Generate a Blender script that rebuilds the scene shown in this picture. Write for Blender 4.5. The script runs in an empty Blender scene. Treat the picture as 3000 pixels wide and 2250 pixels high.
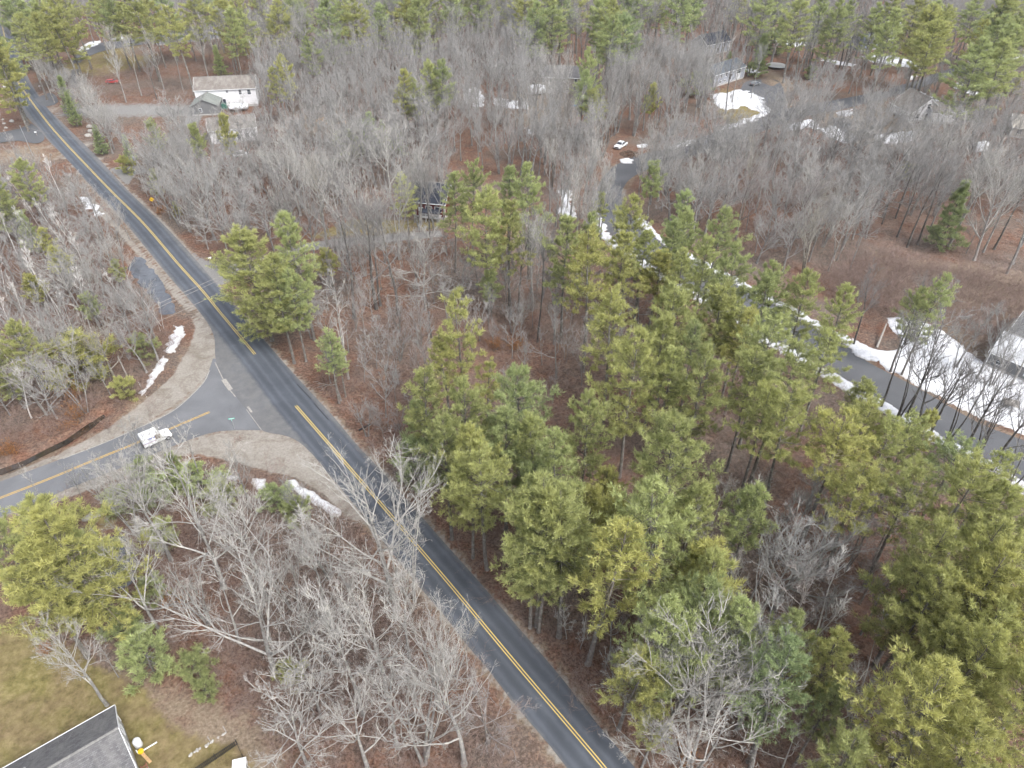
import bpy, bmesh, math, random
import numpy as np
from mathutils import Vector, Matrix

scene = bpy.context.scene
rad = math.radians

# ------------------------------------------------------------------ camera, world, sun, exposure
CAM_H, PITCH, FPX = 78.0, 38.0, 2080.0            # flying height in m, tilt below the horizon, focal length for a 3000 px wide frame
cam_data = bpy.data.cameras.new('camera')
cam_data.sensor_width = 36.0
cam_data.lens = FPX / 3000 * 36.0
cam_data.clip_start = 1.0
cam_data.clip_end = 9000.0
cam = bpy.data.objects.new('camera', cam_data)
scene.collection.objects.link(cam)
cam.location = (0, 0, CAM_H)
cam.rotation_euler = (rad(90 - PITCH), 0, 0)
scene.camera = cam

SUN_EL, SUN_AZ = 50.0, 138.0                       # compass-like: degrees clockwise from +Y
world = bpy.data.worlds.new('World')
scene.world = world
world.use_nodes = True
wn = world.node_tree
wn.nodes.clear()
sky = wn.nodes.new('ShaderNodeTexSky')
sky.sky_type = 'NISHITA'
sky.sun_disc = False
sky.sun_elevation = rad(SUN_EL)
sky.sun_rotation = rad(SUN_AZ)
sky.air_density = 1.0
sky.dust_density = 3.0
hsv = wn.nodes.new('ShaderNodeHueSaturation')      # thin high cloud: a paler sky
hsv.inputs['Saturation'].default_value = 0.36
bgn = wn.nodes.new('ShaderNodeBackground')
bgn.inputs['Strength'].default_value = 0.15
wout = wn.nodes.new('ShaderNodeOutputWorld')
wn.links.new(sky.outputs[0], hsv.inputs['Color'])
wn.links.new(hsv.outputs[0], bgn.inputs['Color'])
wn.links.new(bgn.outputs[0], wout.inputs['Surface'])

sun_data = bpy.data.lights.new('sun', 'SUN')
sun_data.energy = 1.5
sun_data.angle = rad(20)
sun_data.color = (1.0, 0.98, 0.945)
sun = bpy.data.objects.new('sun', sun_data)
scene.collection.objects.link(sun)
_sd = Vector((math.sin(rad(SUN_AZ)) * math.cos(rad(SUN_EL)), math.cos(rad(SUN_AZ)) * math.cos(rad(SUN_EL)), math.sin(rad(SUN_EL))))
sun.rotation_euler = _sd.to_track_quat('Z', 'Y').to_euler()
sun.location = (0, 0, 200)

vs = scene.view_settings
vs.view_transform = 'Standard'
vs.look = 'None'
vs.exposure = 1.2
vs.gamma = 1.0
vs.use_curve_mapping = False
scene.render.engine = 'CYCLES'
cy = scene.cycles
cy.max_bounces = 3
cy.adaptive_threshold = 0.05
cy.diffuse_bounces = 2
cy.glossy_bounces = 2
cy.transmission_bounces = 2
cy.transparent_max_bounces = 4
cy.caustics_reflective = False
cy.caustics_refractive = False

# ------------------------------------------------------------------ surveying helpers
_p = rad(PITCH)
_F = np.array([0, math.cos(_p), -math.sin(_p)])
_U = np.array([0, math.sin(_p), math.cos(_p)])
_R = np.array([1.0, 0, 0])
_C = np.array([0, 0, CAM_H])


def at(px, py, z=0.0):
    """the point at height z that a pixel of the 3000x2250 survey photograph looks at"""
    d = _R * (px - 1500) / FPX - _U * (py - 1125) / FPX + _F
    return _C + d * (z - CAM_H) / d[2]


def proj(P):
    d = np.asarray(P, float) - _C
    w = d @ _F
    return 1500 + FPX * (d @ _R) / w, 1125 - FPX * (d @ _U) / w


def gxy(pts, z=0.0):
    return np.array([at(x, y, z)[:2] for x, y in pts])


def inside(P, poly):
    P = np.atleast_2d(P)
    x, y = P[:, 0], P[:, 1]
    res = np.zeros(len(P), bool)
    n = len(poly)
    j = n - 1
    for i in range(n):
        xi, yi = poly[i]
        xj, yj = poly[j]
        dy = (yj - yi) if abs(yj - yi) > 1e-12 else 1e-12
        c = ((yi > y) != (yj > y)) & (x < (xj - xi) * (y - yi) / dy + xi)
        res ^= c
        j = i
    return res


def edge_dist(P, poly, closed=True):
    P = np.atleast_2d(P)
    best = np.full(len(P), 1e9)
    n = len(poly)
    for i in range(n if closed else n - 1):
        a, b = np.asarray(poly[i]), np.asarray(poly[(i + 1) % n])
        ab = b - a
        t = np.clip(((P - a) @ ab) / max(ab @ ab, 1e-9), 0, 1)
        best = np.minimum(best, np.linalg.norm(P - a - t[:, None] * ab, axis=1))
    return best


def sdist(P, poly):
    d = edge_dist(P, poly)
    return np.where(inside(P, poly), d, -d)


def sstep(a, b, x):
    t = np.clip((x - a) / (b - a), 0, 1)
    return t * t * (3 - 2 * t)


def smooth_line(pts, step=2.0):
    """Catmull-Rom through ground points"""
    P = np.asarray(pts, float)
    P = np.vstack([2 * P[0] - P[1], P, 2 * P[-1] - P[-2]])
    out = []
    for i in range(1, len(P) - 2):
        n = max(1, int(np.linalg.norm(P[i + 1] - P[i]) / step))
        for k in range(n):
            t = k / n
            a, b, c, d = P[i - 1], P[i], P[i + 1], P[i + 2]
            out.append(0.5 * (2 * b + (c - a) * t + (2 * a - 5 * b + 4 * c - d) * t * t + (3 * b - a - 3 * c + d) * t ** 3))
    out.append(P[-2])
    return np.array(out)


def vnoise(x, y, s, seed=0):
    """cheap smooth value noise in -1..1"""
    x = np.asarray(x, float) / s + seed * 17.31
    y = np.asarray(y, float) / s + seed * 9.77
    xi, yi = np.floor(x), np.floor(y)
    fx, fy = x - xi, y - yi
    fx, fy = fx * fx * (3 - 2 * fx), fy * fy * (3 - 2 * fy)

    def h(a, b):
        v = np.sin(a * 127.1 + b * 311.7 + seed * 3.3) * 43758.5453
        return v - np.floor(v)
    return 2 * ((h(xi, yi) * (1 - fx) + h(xi + 1, yi) * fx) * (1 - fy) + (h(xi, yi + 1) * (1 - fx) + h(xi + 1, yi + 1) * fx) * fy) - 1


# ------------------------------------------------------------------ object helpers
COL = scene.collection


def link(o, parent=None):
    COL.objects.link(o)
    if parent is not None:
        o.parent = parent
    return o


def tag(o, label=None, cat=None, group=None, kind=None):
    if label:
        o['label'] = label
    if cat:
        o['category'] = cat
    if group:
        o['group'] = group
    if kind:
        o['kind'] = kind
    return o


def empty(name, loc=(0, 0, 0), rz=0.0):
    o = bpy.data.objects.new(name, None)
    o.empty_display_size = 0.5
    o.location = loc
    o.rotation_euler = (0, 0, rz)
    COL.objects.link(o)
    return o


def mesh_np(name, V, tris=None, quads=None, smooth=False):
    V = np.asarray(V, np.float32)
    me = bpy.data.meshes.new(name)
    tris = np.zeros((0, 3), np.int32) if tris is None else np.asarray(tris, np.int32).reshape(-1, 3)
    quads = np.zeros((0, 4), np.int32) if quads is None else np.asarray(quads, np.int32).reshape(-1, 4)
    me.vertices.add(len(V))
    me.vertices.foreach_set('co', V.ravel())
    loops = np.concatenate([quads.ravel(), tris.ravel()])
    me.loops.add(len(loops))
    me.loops.foreach_set('vertex_index', loops)
    starts = np.concatenate([np.arange(len(quads)) * 4, len(quads) * 4 + np.arange(len(tris)) * 3]).astype(np.int32)
    me.polygons.add(len(starts))
    me.polygons.foreach_set('loop_start', starts)
    if smooth:
        me.polygons.foreach_set('use_smooth', np.ones(len(starts), bool))
    me.update(calc_edges=True)
    me.validate()
    return me


class MB:
    """collects boxes, tubes and prisms for ONE mesh object"""

    def __init__(self):
        self.v, self.f = [], []

    def add(self, V, F):
        o = len(self.v)
        self.v += [tuple(map(float, p)) for p in V]
        self.f += [tuple(o + i for i in f) for f in F]
        return self

    def box(self, c, s, rz=0.0, taper=1.0, rx=0.0, ry=0.0):
        hx, hy, hz = s[0] / 2, s[1] / 2, s[2] / 2
        pts = []
        for z in (-1, 1):
            k = 1.0 if z < 0 else taper
            for x, y in ((-1, -1), (1, -1), (1, 1), (-1, 1)):
                pts.append(Vector((x * hx * k, y * hy * k, z * hz)))
        M = Matrix.Rotation(rz, 3, 'Z') @ Matrix.Rotation(ry, 3, 'Y') @ Matrix.Rotation(rx, 3, 'X')
        pts = [M @ p + Vector(c) for p in pts]
        return self.add(pts, [(3, 2, 1, 0), (4, 5, 6, 7), (0, 1, 5, 4), (1, 2, 6, 5), (2, 3, 7, 6), (3, 0, 4, 7)])

    def prism(self, poly, y0, y1, axis='y'):
        """poly in (x,z), extruded along y (or x: poly in (y,z))"""
        n = len(poly)
        if axis == 'y':
            A = [(x, y0, z) for x, z in poly]
            B = [(x, y1, z) for x, z in poly]
        elif axis == 'x':
            A = [(y0, x, z) for x, z in poly]
            B = [(y1, x, z) for x, z in poly]
        else:
            A = [(x, y, y0) for x, y in poly]
            B = [(x, y, y1) for x, y in poly]
        F = [tuple(range(n)), tuple(range(2 * n - 1, n - 1, -1))]
        F += [(i, n + i, n + (i + 1) % n, (i + 1) % n) for i in range(n)]
        return self.add(A + B, F)

    def tube(self, pts, r, n=6, cap=True):
        P = [Vector(p) for p in pts]
        rr = r if hasattr(r, '__len__') else [r] * len(P)
        V, F = [], []
        for i, p in enumerate(P):
            d = (P[min(i + 1, len(P) - 1)] - P[max(i - 1, 0)]).normalized()
            a = d.cross(Vector((0, 0, 1)) if abs(d.z) < 0.9 else Vector((1, 0, 0))).normalized()
            b = d.cross(a)
            for k in range(n):
                t = 2 * math.pi * k / n
                V.append(p + (a * math.cos(t) + b * math.sin(t)) * rr[i])
        for i in range(len(P) - 1):
            for k in range(n):
                F.append((i * n + k, i * n + (k + 1) % n, (i + 1) * n + (k + 1) % n, (i + 1) * n + k))
        if cap:
            F.append(tuple(range(n - 1, -1, -1)))
            F.append(tuple((len(P) - 1) * n + k for k in range(n)))
        return self.add(V, F)

    def lathe(self, prof, n=16, c=(0, 0, 0)):
        V, F = [], []
        for r, z in prof:
            for k in range(n):
                t = 2 * math.pi * k / n
                V.append((c[0] + r * math.cos(t), c[1] + r * math.sin(t), c[2] + z))
        for i in range(len(prof) - 1):
            for k in range(n):
                F.append((i * n + k, i * n + (k + 1) % n, (i + 1) * n + (k + 1) % n, (i + 1) * n + k))
        F.append(tuple(range(n - 1, -1, -1)))
        F.append(tuple((len(prof) - 1) * n + k for k in range(n)))
        return self.add(V, F)

    def build(self, name, mat, parent=None, smooth=False, bevel=0.0):
        me = bpy.data.meshes.new(name)
        me.from_pydata(self.v, [], self.f)
        bm = bmesh.new()
        bm.from_mesh(me)
        bmesh.ops.recalc_face_normals(bm, faces=bm.faces)
        if bevel:
            bmesh.ops.bevel(bm, geom=list(bm.edges), offset=bevel, segments=2, profile=0.5, affect='EDGES', clamp_overlap=True)
        bm.to_mesh(me)
        bm.free()
        if smooth:
            for p in me.polygons:
                p.use_smooth = True
        me.materials.append(mat)
        o = bpy.data.objects.new(name, me)
        return link(o, parent)


# ------------------------------------------------------------------ materials
def new_mat(name):
    m = bpy.data.materials.new(name)
    m.use_nodes = True
    nt = m.node_tree
    b = nt.nodes['Principled BSDF']
    b.inputs['Specular IOR Level'].default_value = 0.25
    return m, nt, b


def N(nt, t, **kw):
    n = nt.nodes.new('ShaderNode' + t)
    for k, v in kw.items():
        if k in n.inputs:
            n.inputs[k].default_value = v
        else:
            setattr(n, k, v)
    return n


def noise(nt, scale, detail=4.0, rough=0.55, coord='Object', dist=0.0, stretch=None):
    tc = N(nt, 'TexCoord')
    if coord == 'World':
        out = N(nt, 'NewGeometry').outputs['Position']
    else:
        out = tc.outputs[coord]
    if stretch:
        mp = N(nt, 'Mapping')
        mp.inputs['Scale'].default_value = stretch
        nt.links.new(out, mp.inputs['Vector'])
        out = mp.outputs[0]
    n = N(nt, 'TexNoise', Scale=scale, Detail=detail, Roughness=rough, Distortion=dist)
    nt.links.new(out, n.inputs['Vector'])
    return n.outputs['Fac']


def ramp(nt, fac, stops, interp='LINEAR'):
    r = N(nt, 'ValToRGB')
    r.color_ramp.interpolation = interp
    el = r.color_ramp.elements
    while len(el) < len(stops):
        el.new(0.5)
    for e, (p, c) in zip(el, stops):
        e.position = p
        e.color = (*c, 1) if len(c) == 3 else c
    nt.links.new(fac, r.inputs[0])
    return r.outputs[0]


def mix(nt, fac, a, b, mode='MIX'):
    m = N(nt, 'Mix', data_type='RGBA', blend_type=mode)
    for s, v in ((m.inputs[0], fac), (m.inputs[6], a), (m.inputs[7], b)):
        if isinstance(v, (int, float)):
            s.default_value = v
        elif isinstance(v, tuple):
            s.default_value = (*v, 1)
        else:
            nt.links.new(v, s)
    return m.outputs[2]


def mathn(nt, op, a, b=0.0, c=None, clamp=False):
    m = N(nt, 'Math', operation=op)
    m.use_clamp = clamp
    for i, v in enumerate((a, b) if c is None else (a, b, c)):
        if isinstance(v, (int, float)):
            m.inputs[i].default_value = v
        else:
            nt.links.new(v, m.inputs[i])
    return m.outputs[0]


def bump(nt, b, h, strength=0.4, dist=0.1):
    bp = N(nt, 'Bump', Strength=strength, Distance=dist)
    nt.links.new(h, bp.inputs['Height'])
    nt.links.new(bp.outputs[0], b.inputs['Normal'])


def plain(name, col, rough=0.6, var=0.12, scale=3.0, metal=0.0, spec=0.3):
    m, nt, b = new_mat(name)
    f = noise(nt, scale, 4, 0.6)
    lo = tuple(c * (1 - var) for c in col)
    hi = tuple(min(1, c * (1 + var)) for c in col)
    nt.links.new(ramp(nt, f, [(0.3, lo), (0.7, hi)]), b.inputs['Base Color'])
    b.inputs['Roughness'].default_value = rough
    b.inputs['Metallic'].default_value = metal
    b.inputs['Specular IOR Level'].default_value = spec
    return m


M = {}


def mat_ground():
    m, nt, b = new_mat('forest_floor')
    fine = noise(nt, 2.6, 8, 0.72, 'World')
    mid = noise(nt, 0.35, 5, 0.6, 'World')
    big = noise(nt, 0.05, 3, 0.5, 'World')
    leaf = ramp(nt, fine, [(0.28, (0.036, 0.018, 0.012)), (0.44, (0.120, 0.060, 0.040)), (0.58, (0.205, 0.110, 0.075)), (0.74, (0.36, 0.225, 0.165))])
    leaf2 = ramp(nt, fine, [(0.28, (0.040, 0.026, 0.021)), (0.48, (0.125, 0.085, 0.068)), (0.72, (0.27, 0.195, 0.155))])
    base = mix(nt, ramp(nt, mid, [(0.35, (0, 0, 0)), (0.65, (1, 1, 1))]), leaf, leaf2)
    base = mix(nt, ramp(nt, big, [(0.44, (0, 0, 0)), (0.60, (0.8, 0.8, 0.8))]), base, ramp(nt, fine, [(0.28, (0.05, 0.040, 0.033)), (0.5, (0.13, 0.112, 0.097)), (0.72, (0.25, 0.22, 0.195))]))
    drift = noise(nt, 0.9, 6, 0.75, 'World', 1.2)
    base = mix(nt, ramp(nt, drift, [(0.54, (0, 0, 0)), (0.66, (0.7, 0.7, 0.7))]), base, (0.29, 0.19, 0.135))
    base = mix(nt, ramp(nt, drift, [(0.30, (0.75, 0.75, 0.75)), (0.42, (0, 0, 0))]), base, (0.045, 0.03, 0.023))
    zn = N(nt, 'Attribute', attribute_name='zone')
    sp = N(nt, 'SeparateColor')
    nt.links.new(zn.outputs['Color'], sp.inputs[0])
    edge = noise(nt, 0.55, 6, 0.68, 'World')

    def mask(sock, soft=0.14):
        a = mathn(nt, 'ADD', sock, mathn(nt, 'MULTIPLY', mathn(nt, 'SUBTRACT', edge, 0.5), 1.1))
        r = N(nt, 'MapRange')
        r.inputs[1].default_value = 0.5 - soft
        r.inputs[2].default_value = 0.5 + soft
        nt.links.new(a, r.inputs[0])
        return r.outputs[0]
    lawn_f = noise(nt, 1.1, 9, 0.7, 'World')
    lawn_b = noise(nt, 0.22, 5, 0.6, 'World', 0.6)
    lawn = ramp(nt, lawn_f, [(0.28, (0.09, 0.080, 0.028)), (0.5, (0.19, 0.163, 0.066)), (0.72, (0.32, 0.27, 0.135))])
    lawn = mix(nt, ramp(nt, lawn_b, [(0.38, (0, 0, 0)), (0.66, (1, 1, 1))]), lawn, ramp(nt, lawn_f, [(0.3, (0.12, 0.088, 0.048)), (0.7, (0.25, 0.19, 0.11))]))
    sand_f = noise(nt, 3.0, 8, 0.7, 'World')
    sand_b = noise(nt, 0.3, 4, 0.6, 'World', 1.0, (1, 1, 1))
    sand = ramp(nt, sand_f, [(0.25, (0.205, 0.185, 0.16)), (0.55, (0.30, 0.275, 0.245)), (0.8, (0.39, 0.365, 0.335))])
    sand = mix(nt, ramp(nt, sand_b, [(0.45, (0, 0, 0)), (0.7, (0.8, 0.8, 0.8))]), sand, ramp(nt, sand_f, [(0.3, (0.13, 0.108, 0.088)), (0.7, (0.22, 0.188, 0.155))]))
    tan = ramp(nt, fine, [(0.28, (0.10, 0.075, 0.054)), (0.5, (0.215, 0.167, 0.123)), (0.72, (0.35, 0.285, 0.22))])
    base = mix(nt, mask(sp.outputs[2]), base, tan)
    base = mix(nt, mask(sp.outputs[0]), base, lawn)
    base = mix(nt, mask(sp.outputs[1]), base, sand)
    gr = N(nt, 'Attribute', attribute_name='gravel')
    grav = ramp(nt, sand_f, [(0.25, (0.15, 0.145, 0.14)), (0.6, (0.235, 0.228, 0.22)), (0.8, (0.30, 0.293, 0.285))])
    base = mix(nt, mask(gr.outputs['Fac']), base, grav)
    nt.links.new(base, b.inputs['Base Color'])
    b.inputs['Roughness'].default_value = 0.95
    b.inputs['Specular IOR Level'].default_value = 0.1
    bump(nt, b, fine, 0.9, 0.25)
    return m


def mat_asphalt(name, base, streak=0.25, warm=0.0):
    m, nt, b = new_mat(name)
    f = noise(nt, 9.0, 5, 0.7, 'World')
    w = noise(nt, 0.16, 4, 0.55, 'World', 0.5)
    c1 = tuple(c * 0.86 for c in base)
    c2 = tuple(c * 1.2 for c in base)
    col = ramp(nt, f, [(0.3, c1), (0.7, c2)])
    col = mix(nt, ramp(nt, w, [(0.42, (0, 0, 0)), (0.68, (streak,) * 3)]), col, tuple(c * 1.7 + warm for c in base))
    nt.links.new(col, b.inputs['Base Color'])
    b.inputs['Roughness'].default_value = 0.82
    b.inputs['Specular IOR Level'].default_value = 0.35
    bump(nt, b, f, 0.25, 0.02)
    return m


def mat_paint(name, col, worn=0.5, under=(0.09, 0.09, 0.095)):
    m, nt, b = new_mat(name)
    f = noise(nt, 5.0, 8, 0.75, 'World')
    nt.links.new(mix(nt, ramp(nt, f, [(worn, (0, 0, 0)), (worn + 0.14, (0.75, 0.75, 0.75))]), col, under), b.inputs['Base Color'])
    b.inputs['Roughness'].default_value = 0.7
    return m


def mat_snow():
    m, nt, b = new_mat('old_snow')
    f = noise(nt, 1.6, 7, 0.65, 'World')
    g = noise(nt, 6.0, 5, 0.7, 'World')
    c = ramp(nt, f, [(0.25, (0.36, 0.36, 0.37)), (0.44, (0.58, 0.59, 0.62)), (0.64, (0.70, 0.71, 0.74))])
    c = mix(nt, ramp(nt, g, [(0.57, (0, 0, 0)), (0.70, (0.7, 0.7, 0.7))]), c, (0.26, 0.22, 0.19))
    ed = N(nt, 'Attribute', attribute_name='rim').outputs['Fac']
    ed = mathn(nt, 'ADD', ed, mathn(nt, 'MULTIPLY', mathn(nt, 'SUBTRACT', g, 0.5), 0.9))
    c = mix(nt, ramp(nt, ed, [(0.0, (0.75, 0.75, 0.75)), (0.38, (0, 0, 0))]), c, (0.30, 0.27, 0.24))
    nt.links.new(c, b.inputs['Base Color'])
    b.inputs['Roughness'].default_value = 0.65
    bump(nt, b, f, 0.6, 0.2)
    return m


def mat_water(name='still_water', lo=(0.022, 0.020, 0.018), hi=(0.05, 0.045, 0.042)):
    m, nt, b = new_mat(name)
    f = noise(nt, 0.5, 4, 0.6, 'World')
    nt.links.new(ramp(nt, f, [(0.35, lo), (0.7, hi)]), b.inputs['Base Color'])
    b.inputs['Roughness'].default_value = 0.04
    b.inputs['Specular IOR Level'].default_value = 1.0
    bump(nt, b, noise(nt, 2.2, 3, 0.5, 'World'), 0.05, 0.05)
    return m


def mat_bark(name, lo, hi, lichen=(0.42, 0.43, 0.36), amount=0.45, scale=1.4, tint=True):
    m, nt, b = new_mat(name)
    f = noise(nt, scale * 3, 6, 0.7, stretch=(1, 1, 0.35))
    g = noise(nt, scale, 4, 0.65)
    c = ramp(nt, f, [(0.3, lo), (0.7, hi)])
    c = mix(nt, ramp(nt, g, [(0.52, (0, 0, 0)), (0.64, (amount,) * 3)]), c, lichen)
    if tint:
        oi = N(nt, 'ObjectInfo')
        c = mix(nt, 1.0, c, oi.outputs['Color'], 'MULTIPLY')
    nt.links.new(c, b.inputs['Base Color'])
    b.inputs['Roughness'].default_value = 0.9
    b.inputs['Specular IOR Level'].default_value = 0.12
    return m


def mat_needles(name, dark, light, hue_var=0.03):
    m, nt, b = new_mat(name)
    at_ = N(nt, 'Attribute', attribute_name='tuft')
    c = ramp(nt, at_.outputs['Fac'], [(0.0, dark), (1.0, light)])
    oi = N(nt, 'ObjectInfo')
    c = mix(nt, 1.0, c, oi.outputs['Color'], 'MULTIPLY')
    nt.links.new(c, b.inputs['Base Color'])
    b.inputs['Roughness'].default_value = 0.6
    b.inputs['Specular IOR Level'].default_value = 0.2
    tr = N(nt, 'BsdfTranslucent')
    nt.links.new(c, tr.inputs['Color'])
    ms = N(nt, 'MixShader')
    ms.inputs[0].default_value = 0.45
    out = nt.nodes['Material Output']
    nt.links.new(b.outputs[0], ms.inputs[1])
    nt.links.new(tr.outputs[0], ms.inputs[2])
    nt.links.new(ms.outputs[0], out.inputs['Surface'])
    return m


def mat_shingle(name, col, var=0.25, moss=None):
    m, nt, b = new_mat(name)
    tc = N(nt, 'TexCoord')
    br = N(nt, 'TexBrick')
    br.inputs['Scale'].default_value = 1.0
    br.inputs['Brick Width'].default_value = 0.33
    br.inputs['Row Height'].default_value = 0.16
    br.inputs['Mortar Size'].default_value = 0.012
    br.inputs['Color1'].default_value = (*[c * (1 - var) for c in col], 1)
    br.inputs['Color2'].default_value = (*[c * (1 + var) for c in col], 1)
    br.inputs['Mortar'].default_value = (*[c * 0.45 for c in col], 1)
    nt.links.new(tc.outputs['Object'], br.inputs['Vector'])
    f = noise(nt, 0.7, 6, 0.7, stretch=(1, 0.35, 1))
    c = mix(nt, ramp(nt, f, [(0.42, (0, 0, 0)), (0.7, (0.6, 0.6, 0.6))]), br.outputs['Color'], moss or tuple(min(1, c * 1.5) for c in col))
    nt.links.new(c, b.inputs['Base Color'])
    b.inputs['Roughness'].default_value = 0.9
    return m


def mat_siding(name, col):
    m, nt, b = new_mat(name)
    tc = N(nt, 'TexCoord')
    w = N(nt, 'TexWave', wave_type='BANDS', bands_direction='Z', wave_profile='SAW')
    w.inputs['Scale'].default_value = 1.6
    nt.links.new(tc.outputs['Object'], w.inputs['Vector'])
    f = noise(nt, 0.8, 5, 0.65)
    c = ramp(nt, f, [(0.3, tuple(x * 0.86 for x in col)), (0.7, col)])
    nt.links.new(c, b.inputs['Base Color'])
    b.inputs['Roughness'].default_value = 0.65
    bump(nt, b, w.outputs['Fac'], 0.5, 0.04)
    return m


def mat_glass(name='window_glass', col=(0.03, 0.035, 0.045)):
    m, nt, b = new_mat(name)
    f = noise(nt, 2.0, 2, 0.5)
    nt.links.new(ramp(nt, f, [(0.3, col), (0.7, tuple(c * 2 for c in col))]), b.inputs['Base Color'])
    b.inputs['Roughness'].default_value = 0.08
    b.inputs['Specular IOR Level'].default_value = 0.6
    return m


def mat_worn_road(base):
    m, nt, b = new_mat('worn_main_road')
    f = noise(nt, 9.0, 5, 0.7, 'World')
    w = noise(nt, 0.12, 5, 0.6, 'World', 0.8)
    p = noise(nt, 0.7, 6, 0.7, 'World', 0.3)
    col = ramp(nt, f, [(0.3, tuple(c * 0.84 for c in base)), (0.7, tuple(c * 1.2 for c in base))])
    col = mix(nt, ramp(nt, w, [(0.40, (0, 0, 0)), (0.68, (0.5, 0.5, 0.5))]), col, tuple(c * 1.65 + 0.006 for c in base))
    u = mathn(nt, 'ABSOLUTE', N(nt, 'Attribute', attribute_name='across').outputs['Fac'])
    u = mathn(nt, 'ADD', u, mathn(nt, 'MULTIPLY', mathn(nt, 'SUBTRACT', p, 0.5), 0.7))

    def band(c, wd):
        d = mathn(nt, 'DIVIDE', mathn(nt, 'SUBTRACT', u, c), wd)
        return mathn(nt, 'POWER', 2.718, mathn(nt, 'MULTIPLY', mathn(nt, 'MULTIPLY', d, d), -1.0))
    track = mathn(nt, 'ADD', band(0.85, 0.28), band(2.35, 0.3), None, True)
    col = mix(nt, mathn(nt, 'MULTIPLY', track, mathn(nt, 'MULTIPLY', w, 0.75)), col, tuple(c * 1.8 + 0.01 for c in base))
    col = mix(nt, mathn(nt, 'MULTIPLY', band(1.6, 0.35), 0.3), col, tuple(c * 0.6 for c in base))
    grit = mathn(nt, 'MULTIPLY', mathn(nt, 'SUBTRACT', u, 2.75), 1.6, None, True)
    col = mix(nt, mathn(nt, 'MULTIPLY', grit, mathn(nt, 'MULTIPLY', p, 0.9)), col, (0.20, 0.19, 0.18))
    nt.links.new(col, b.inputs['Base Color'])
    b.inputs['Roughness'].default_value = 0.8
    b.inputs['Specular IOR Level'].default_value = 0.35
    bump(nt, b, f, 0.25, 0.02)
    return m


M['ground'] = mat_ground()
M['asphalt'] = mat_worn_road((0.058, 0.065, 0.079))
M['old_asphalt'] = mat_asphalt('old_asphalt', (0.118, 0.121, 0.130), 0.35, 0.02)
M['drive_asphalt'] = mat_asphalt('drive_asphalt', (0.085, 0.087, 0.094), 0.3)
M['yellow'] = mat_paint('yellow_road_paint', (0.60, 0.45, 0.14), 0.56)
M['yellow_old'] = mat_paint('worn_yellow_paint', (0.60, 0.38, 0.07), 0.50, (0.14, 0.14, 0.145))
M['grit'] = mat_paint('grit', (0.36, 0.34, 0.31), 0.46, (0.11, 0.11, 0.12))
M['tar'] = plain('tar_seal', (0.028, 0.029, 0.032), 0.6)
M['snow'] = mat_snow()
M['water'] = mat_water()
M['brook'] = mat_water('leafy_brook', (0.014, 0.012, 0.010), (0.075, 0.05, 0.036))
M['sky_water'] = mat_water('sky_tinted_water', (0.05, 0.054, 0.064), (0.10, 0.105, 0.12))  # pool water: bluish grey of the reflected sky put into the base colour
M['bark'] = mat_bark('grey_bark', (0.11, 0.104, 0.10), (0.27, 0.262, 0.256))
M['limb'] = mat_bark('limb_bark', (0.175, 0.171, 0.167), (0.36, 0.354, 0.345), (0.43, 0.428, 0.37), 0.35, 1.2)
M['pinebark'] = mat_bark('pine_bark', (0.085, 0.075, 0.068), (0.22, 0.20, 0.185), (0.33, 0.35, 0.31), 0.6)
M['birch'] = mat_bark('birch_bark', (0.50, 0.485, 0.46), (0.68, 0.665, 0.64), (0.16, 0.15, 0.14), 0.6, 2.0)
M['brush'] = mat_bark('brush_twigs', (0.15, 0.118, 0.106), (0.29, 0.245, 0.228), (0.33, 0.30, 0.28), 0.3)
M['needles'] = mat_needles('pine_needles', (0.172, 0.190, 0.098), (0.54, 0.545, 0.262))
M['white'] = plain('white_paint', (0.76, 0.77, 0.79), 0.5, 0.05)
M['glass'] = mat_glass()
M['metal'] = plain('galvanised', (0.42, 0.43, 0.45), 0.45, 0.1, metal=0.6)
M['black'] = plain('black_metal', (0.022, 0.022, 0.024), 0.5)
M['rubber'] = plain('tyre_rubber', (0.025, 0.025, 0.026), 0.8)
M['stone'] = mat_bark('field_stone', (0.24, 0.225, 0.205), (0.50, 0.48, 0.45), (0.30, 0.29, 0.24), 0.4, 2.0, False)
M['wood_grey'] = mat_bark('weathered_wood', (0.20, 0.18, 0.16), (0.38, 0.355, 0.33), (0.45, 0.43, 0.40), 0.3, 2.0, False)

# ------------------------------------------------------------------ survey lines (pixels of the photograph, turned into ground points)
MAIN_L = [(-40, 60), (-28, 120), (-12, 170), (0, 207), (34, 282), (68, 332), (112, 376), (142, 412), (204, 475), (282, 563), (373, 661), (482, 794), (543, 865), (604, 940), (628, 990), (630, 1040), (640, 1085), (661, 1126), (722, 1200), (766, 1262), (835, 1275), (886, 1302), (920, 1336), (967, 1394), (1038, 1479), (1215, 1704), (1293, 1792), (1371, 1894), (1425, 1955), (1510, 2067), (1612, 2186), (1760, 2380), (1900, 2560)]
MAIN_R = [(34, 50), (46, 100), (54, 142), (85, 231), (136, 312), (173, 350), (234, 410), (292, 468), (377, 560), (465, 644), (543, 726), (631, 828), (679, 885), (804, 1031), (889, 1126), (971, 1214), (1042, 1299), (1093, 1353), (1167, 1435), (1279, 1564), (1385, 1683), (1514, 1833), (1642, 1982), (1765, 2140), (1853, 2240), (2010, 2440), (2100, 2560)]
MAIN_C1 = [(2, 50), (14, 110), (24, 153), (27, 190), (58, 248), (129, 346), (187, 414), (254, 485), (326, 560), (421, 655), (522, 773), (590, 848), (648, 919), (747, 1038)]
MAIN_C2 = [(867, 1189), (1080, 1435), (1296, 1686), (1500, 1931), (1765, 2243), (2010, 2540)]
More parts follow.
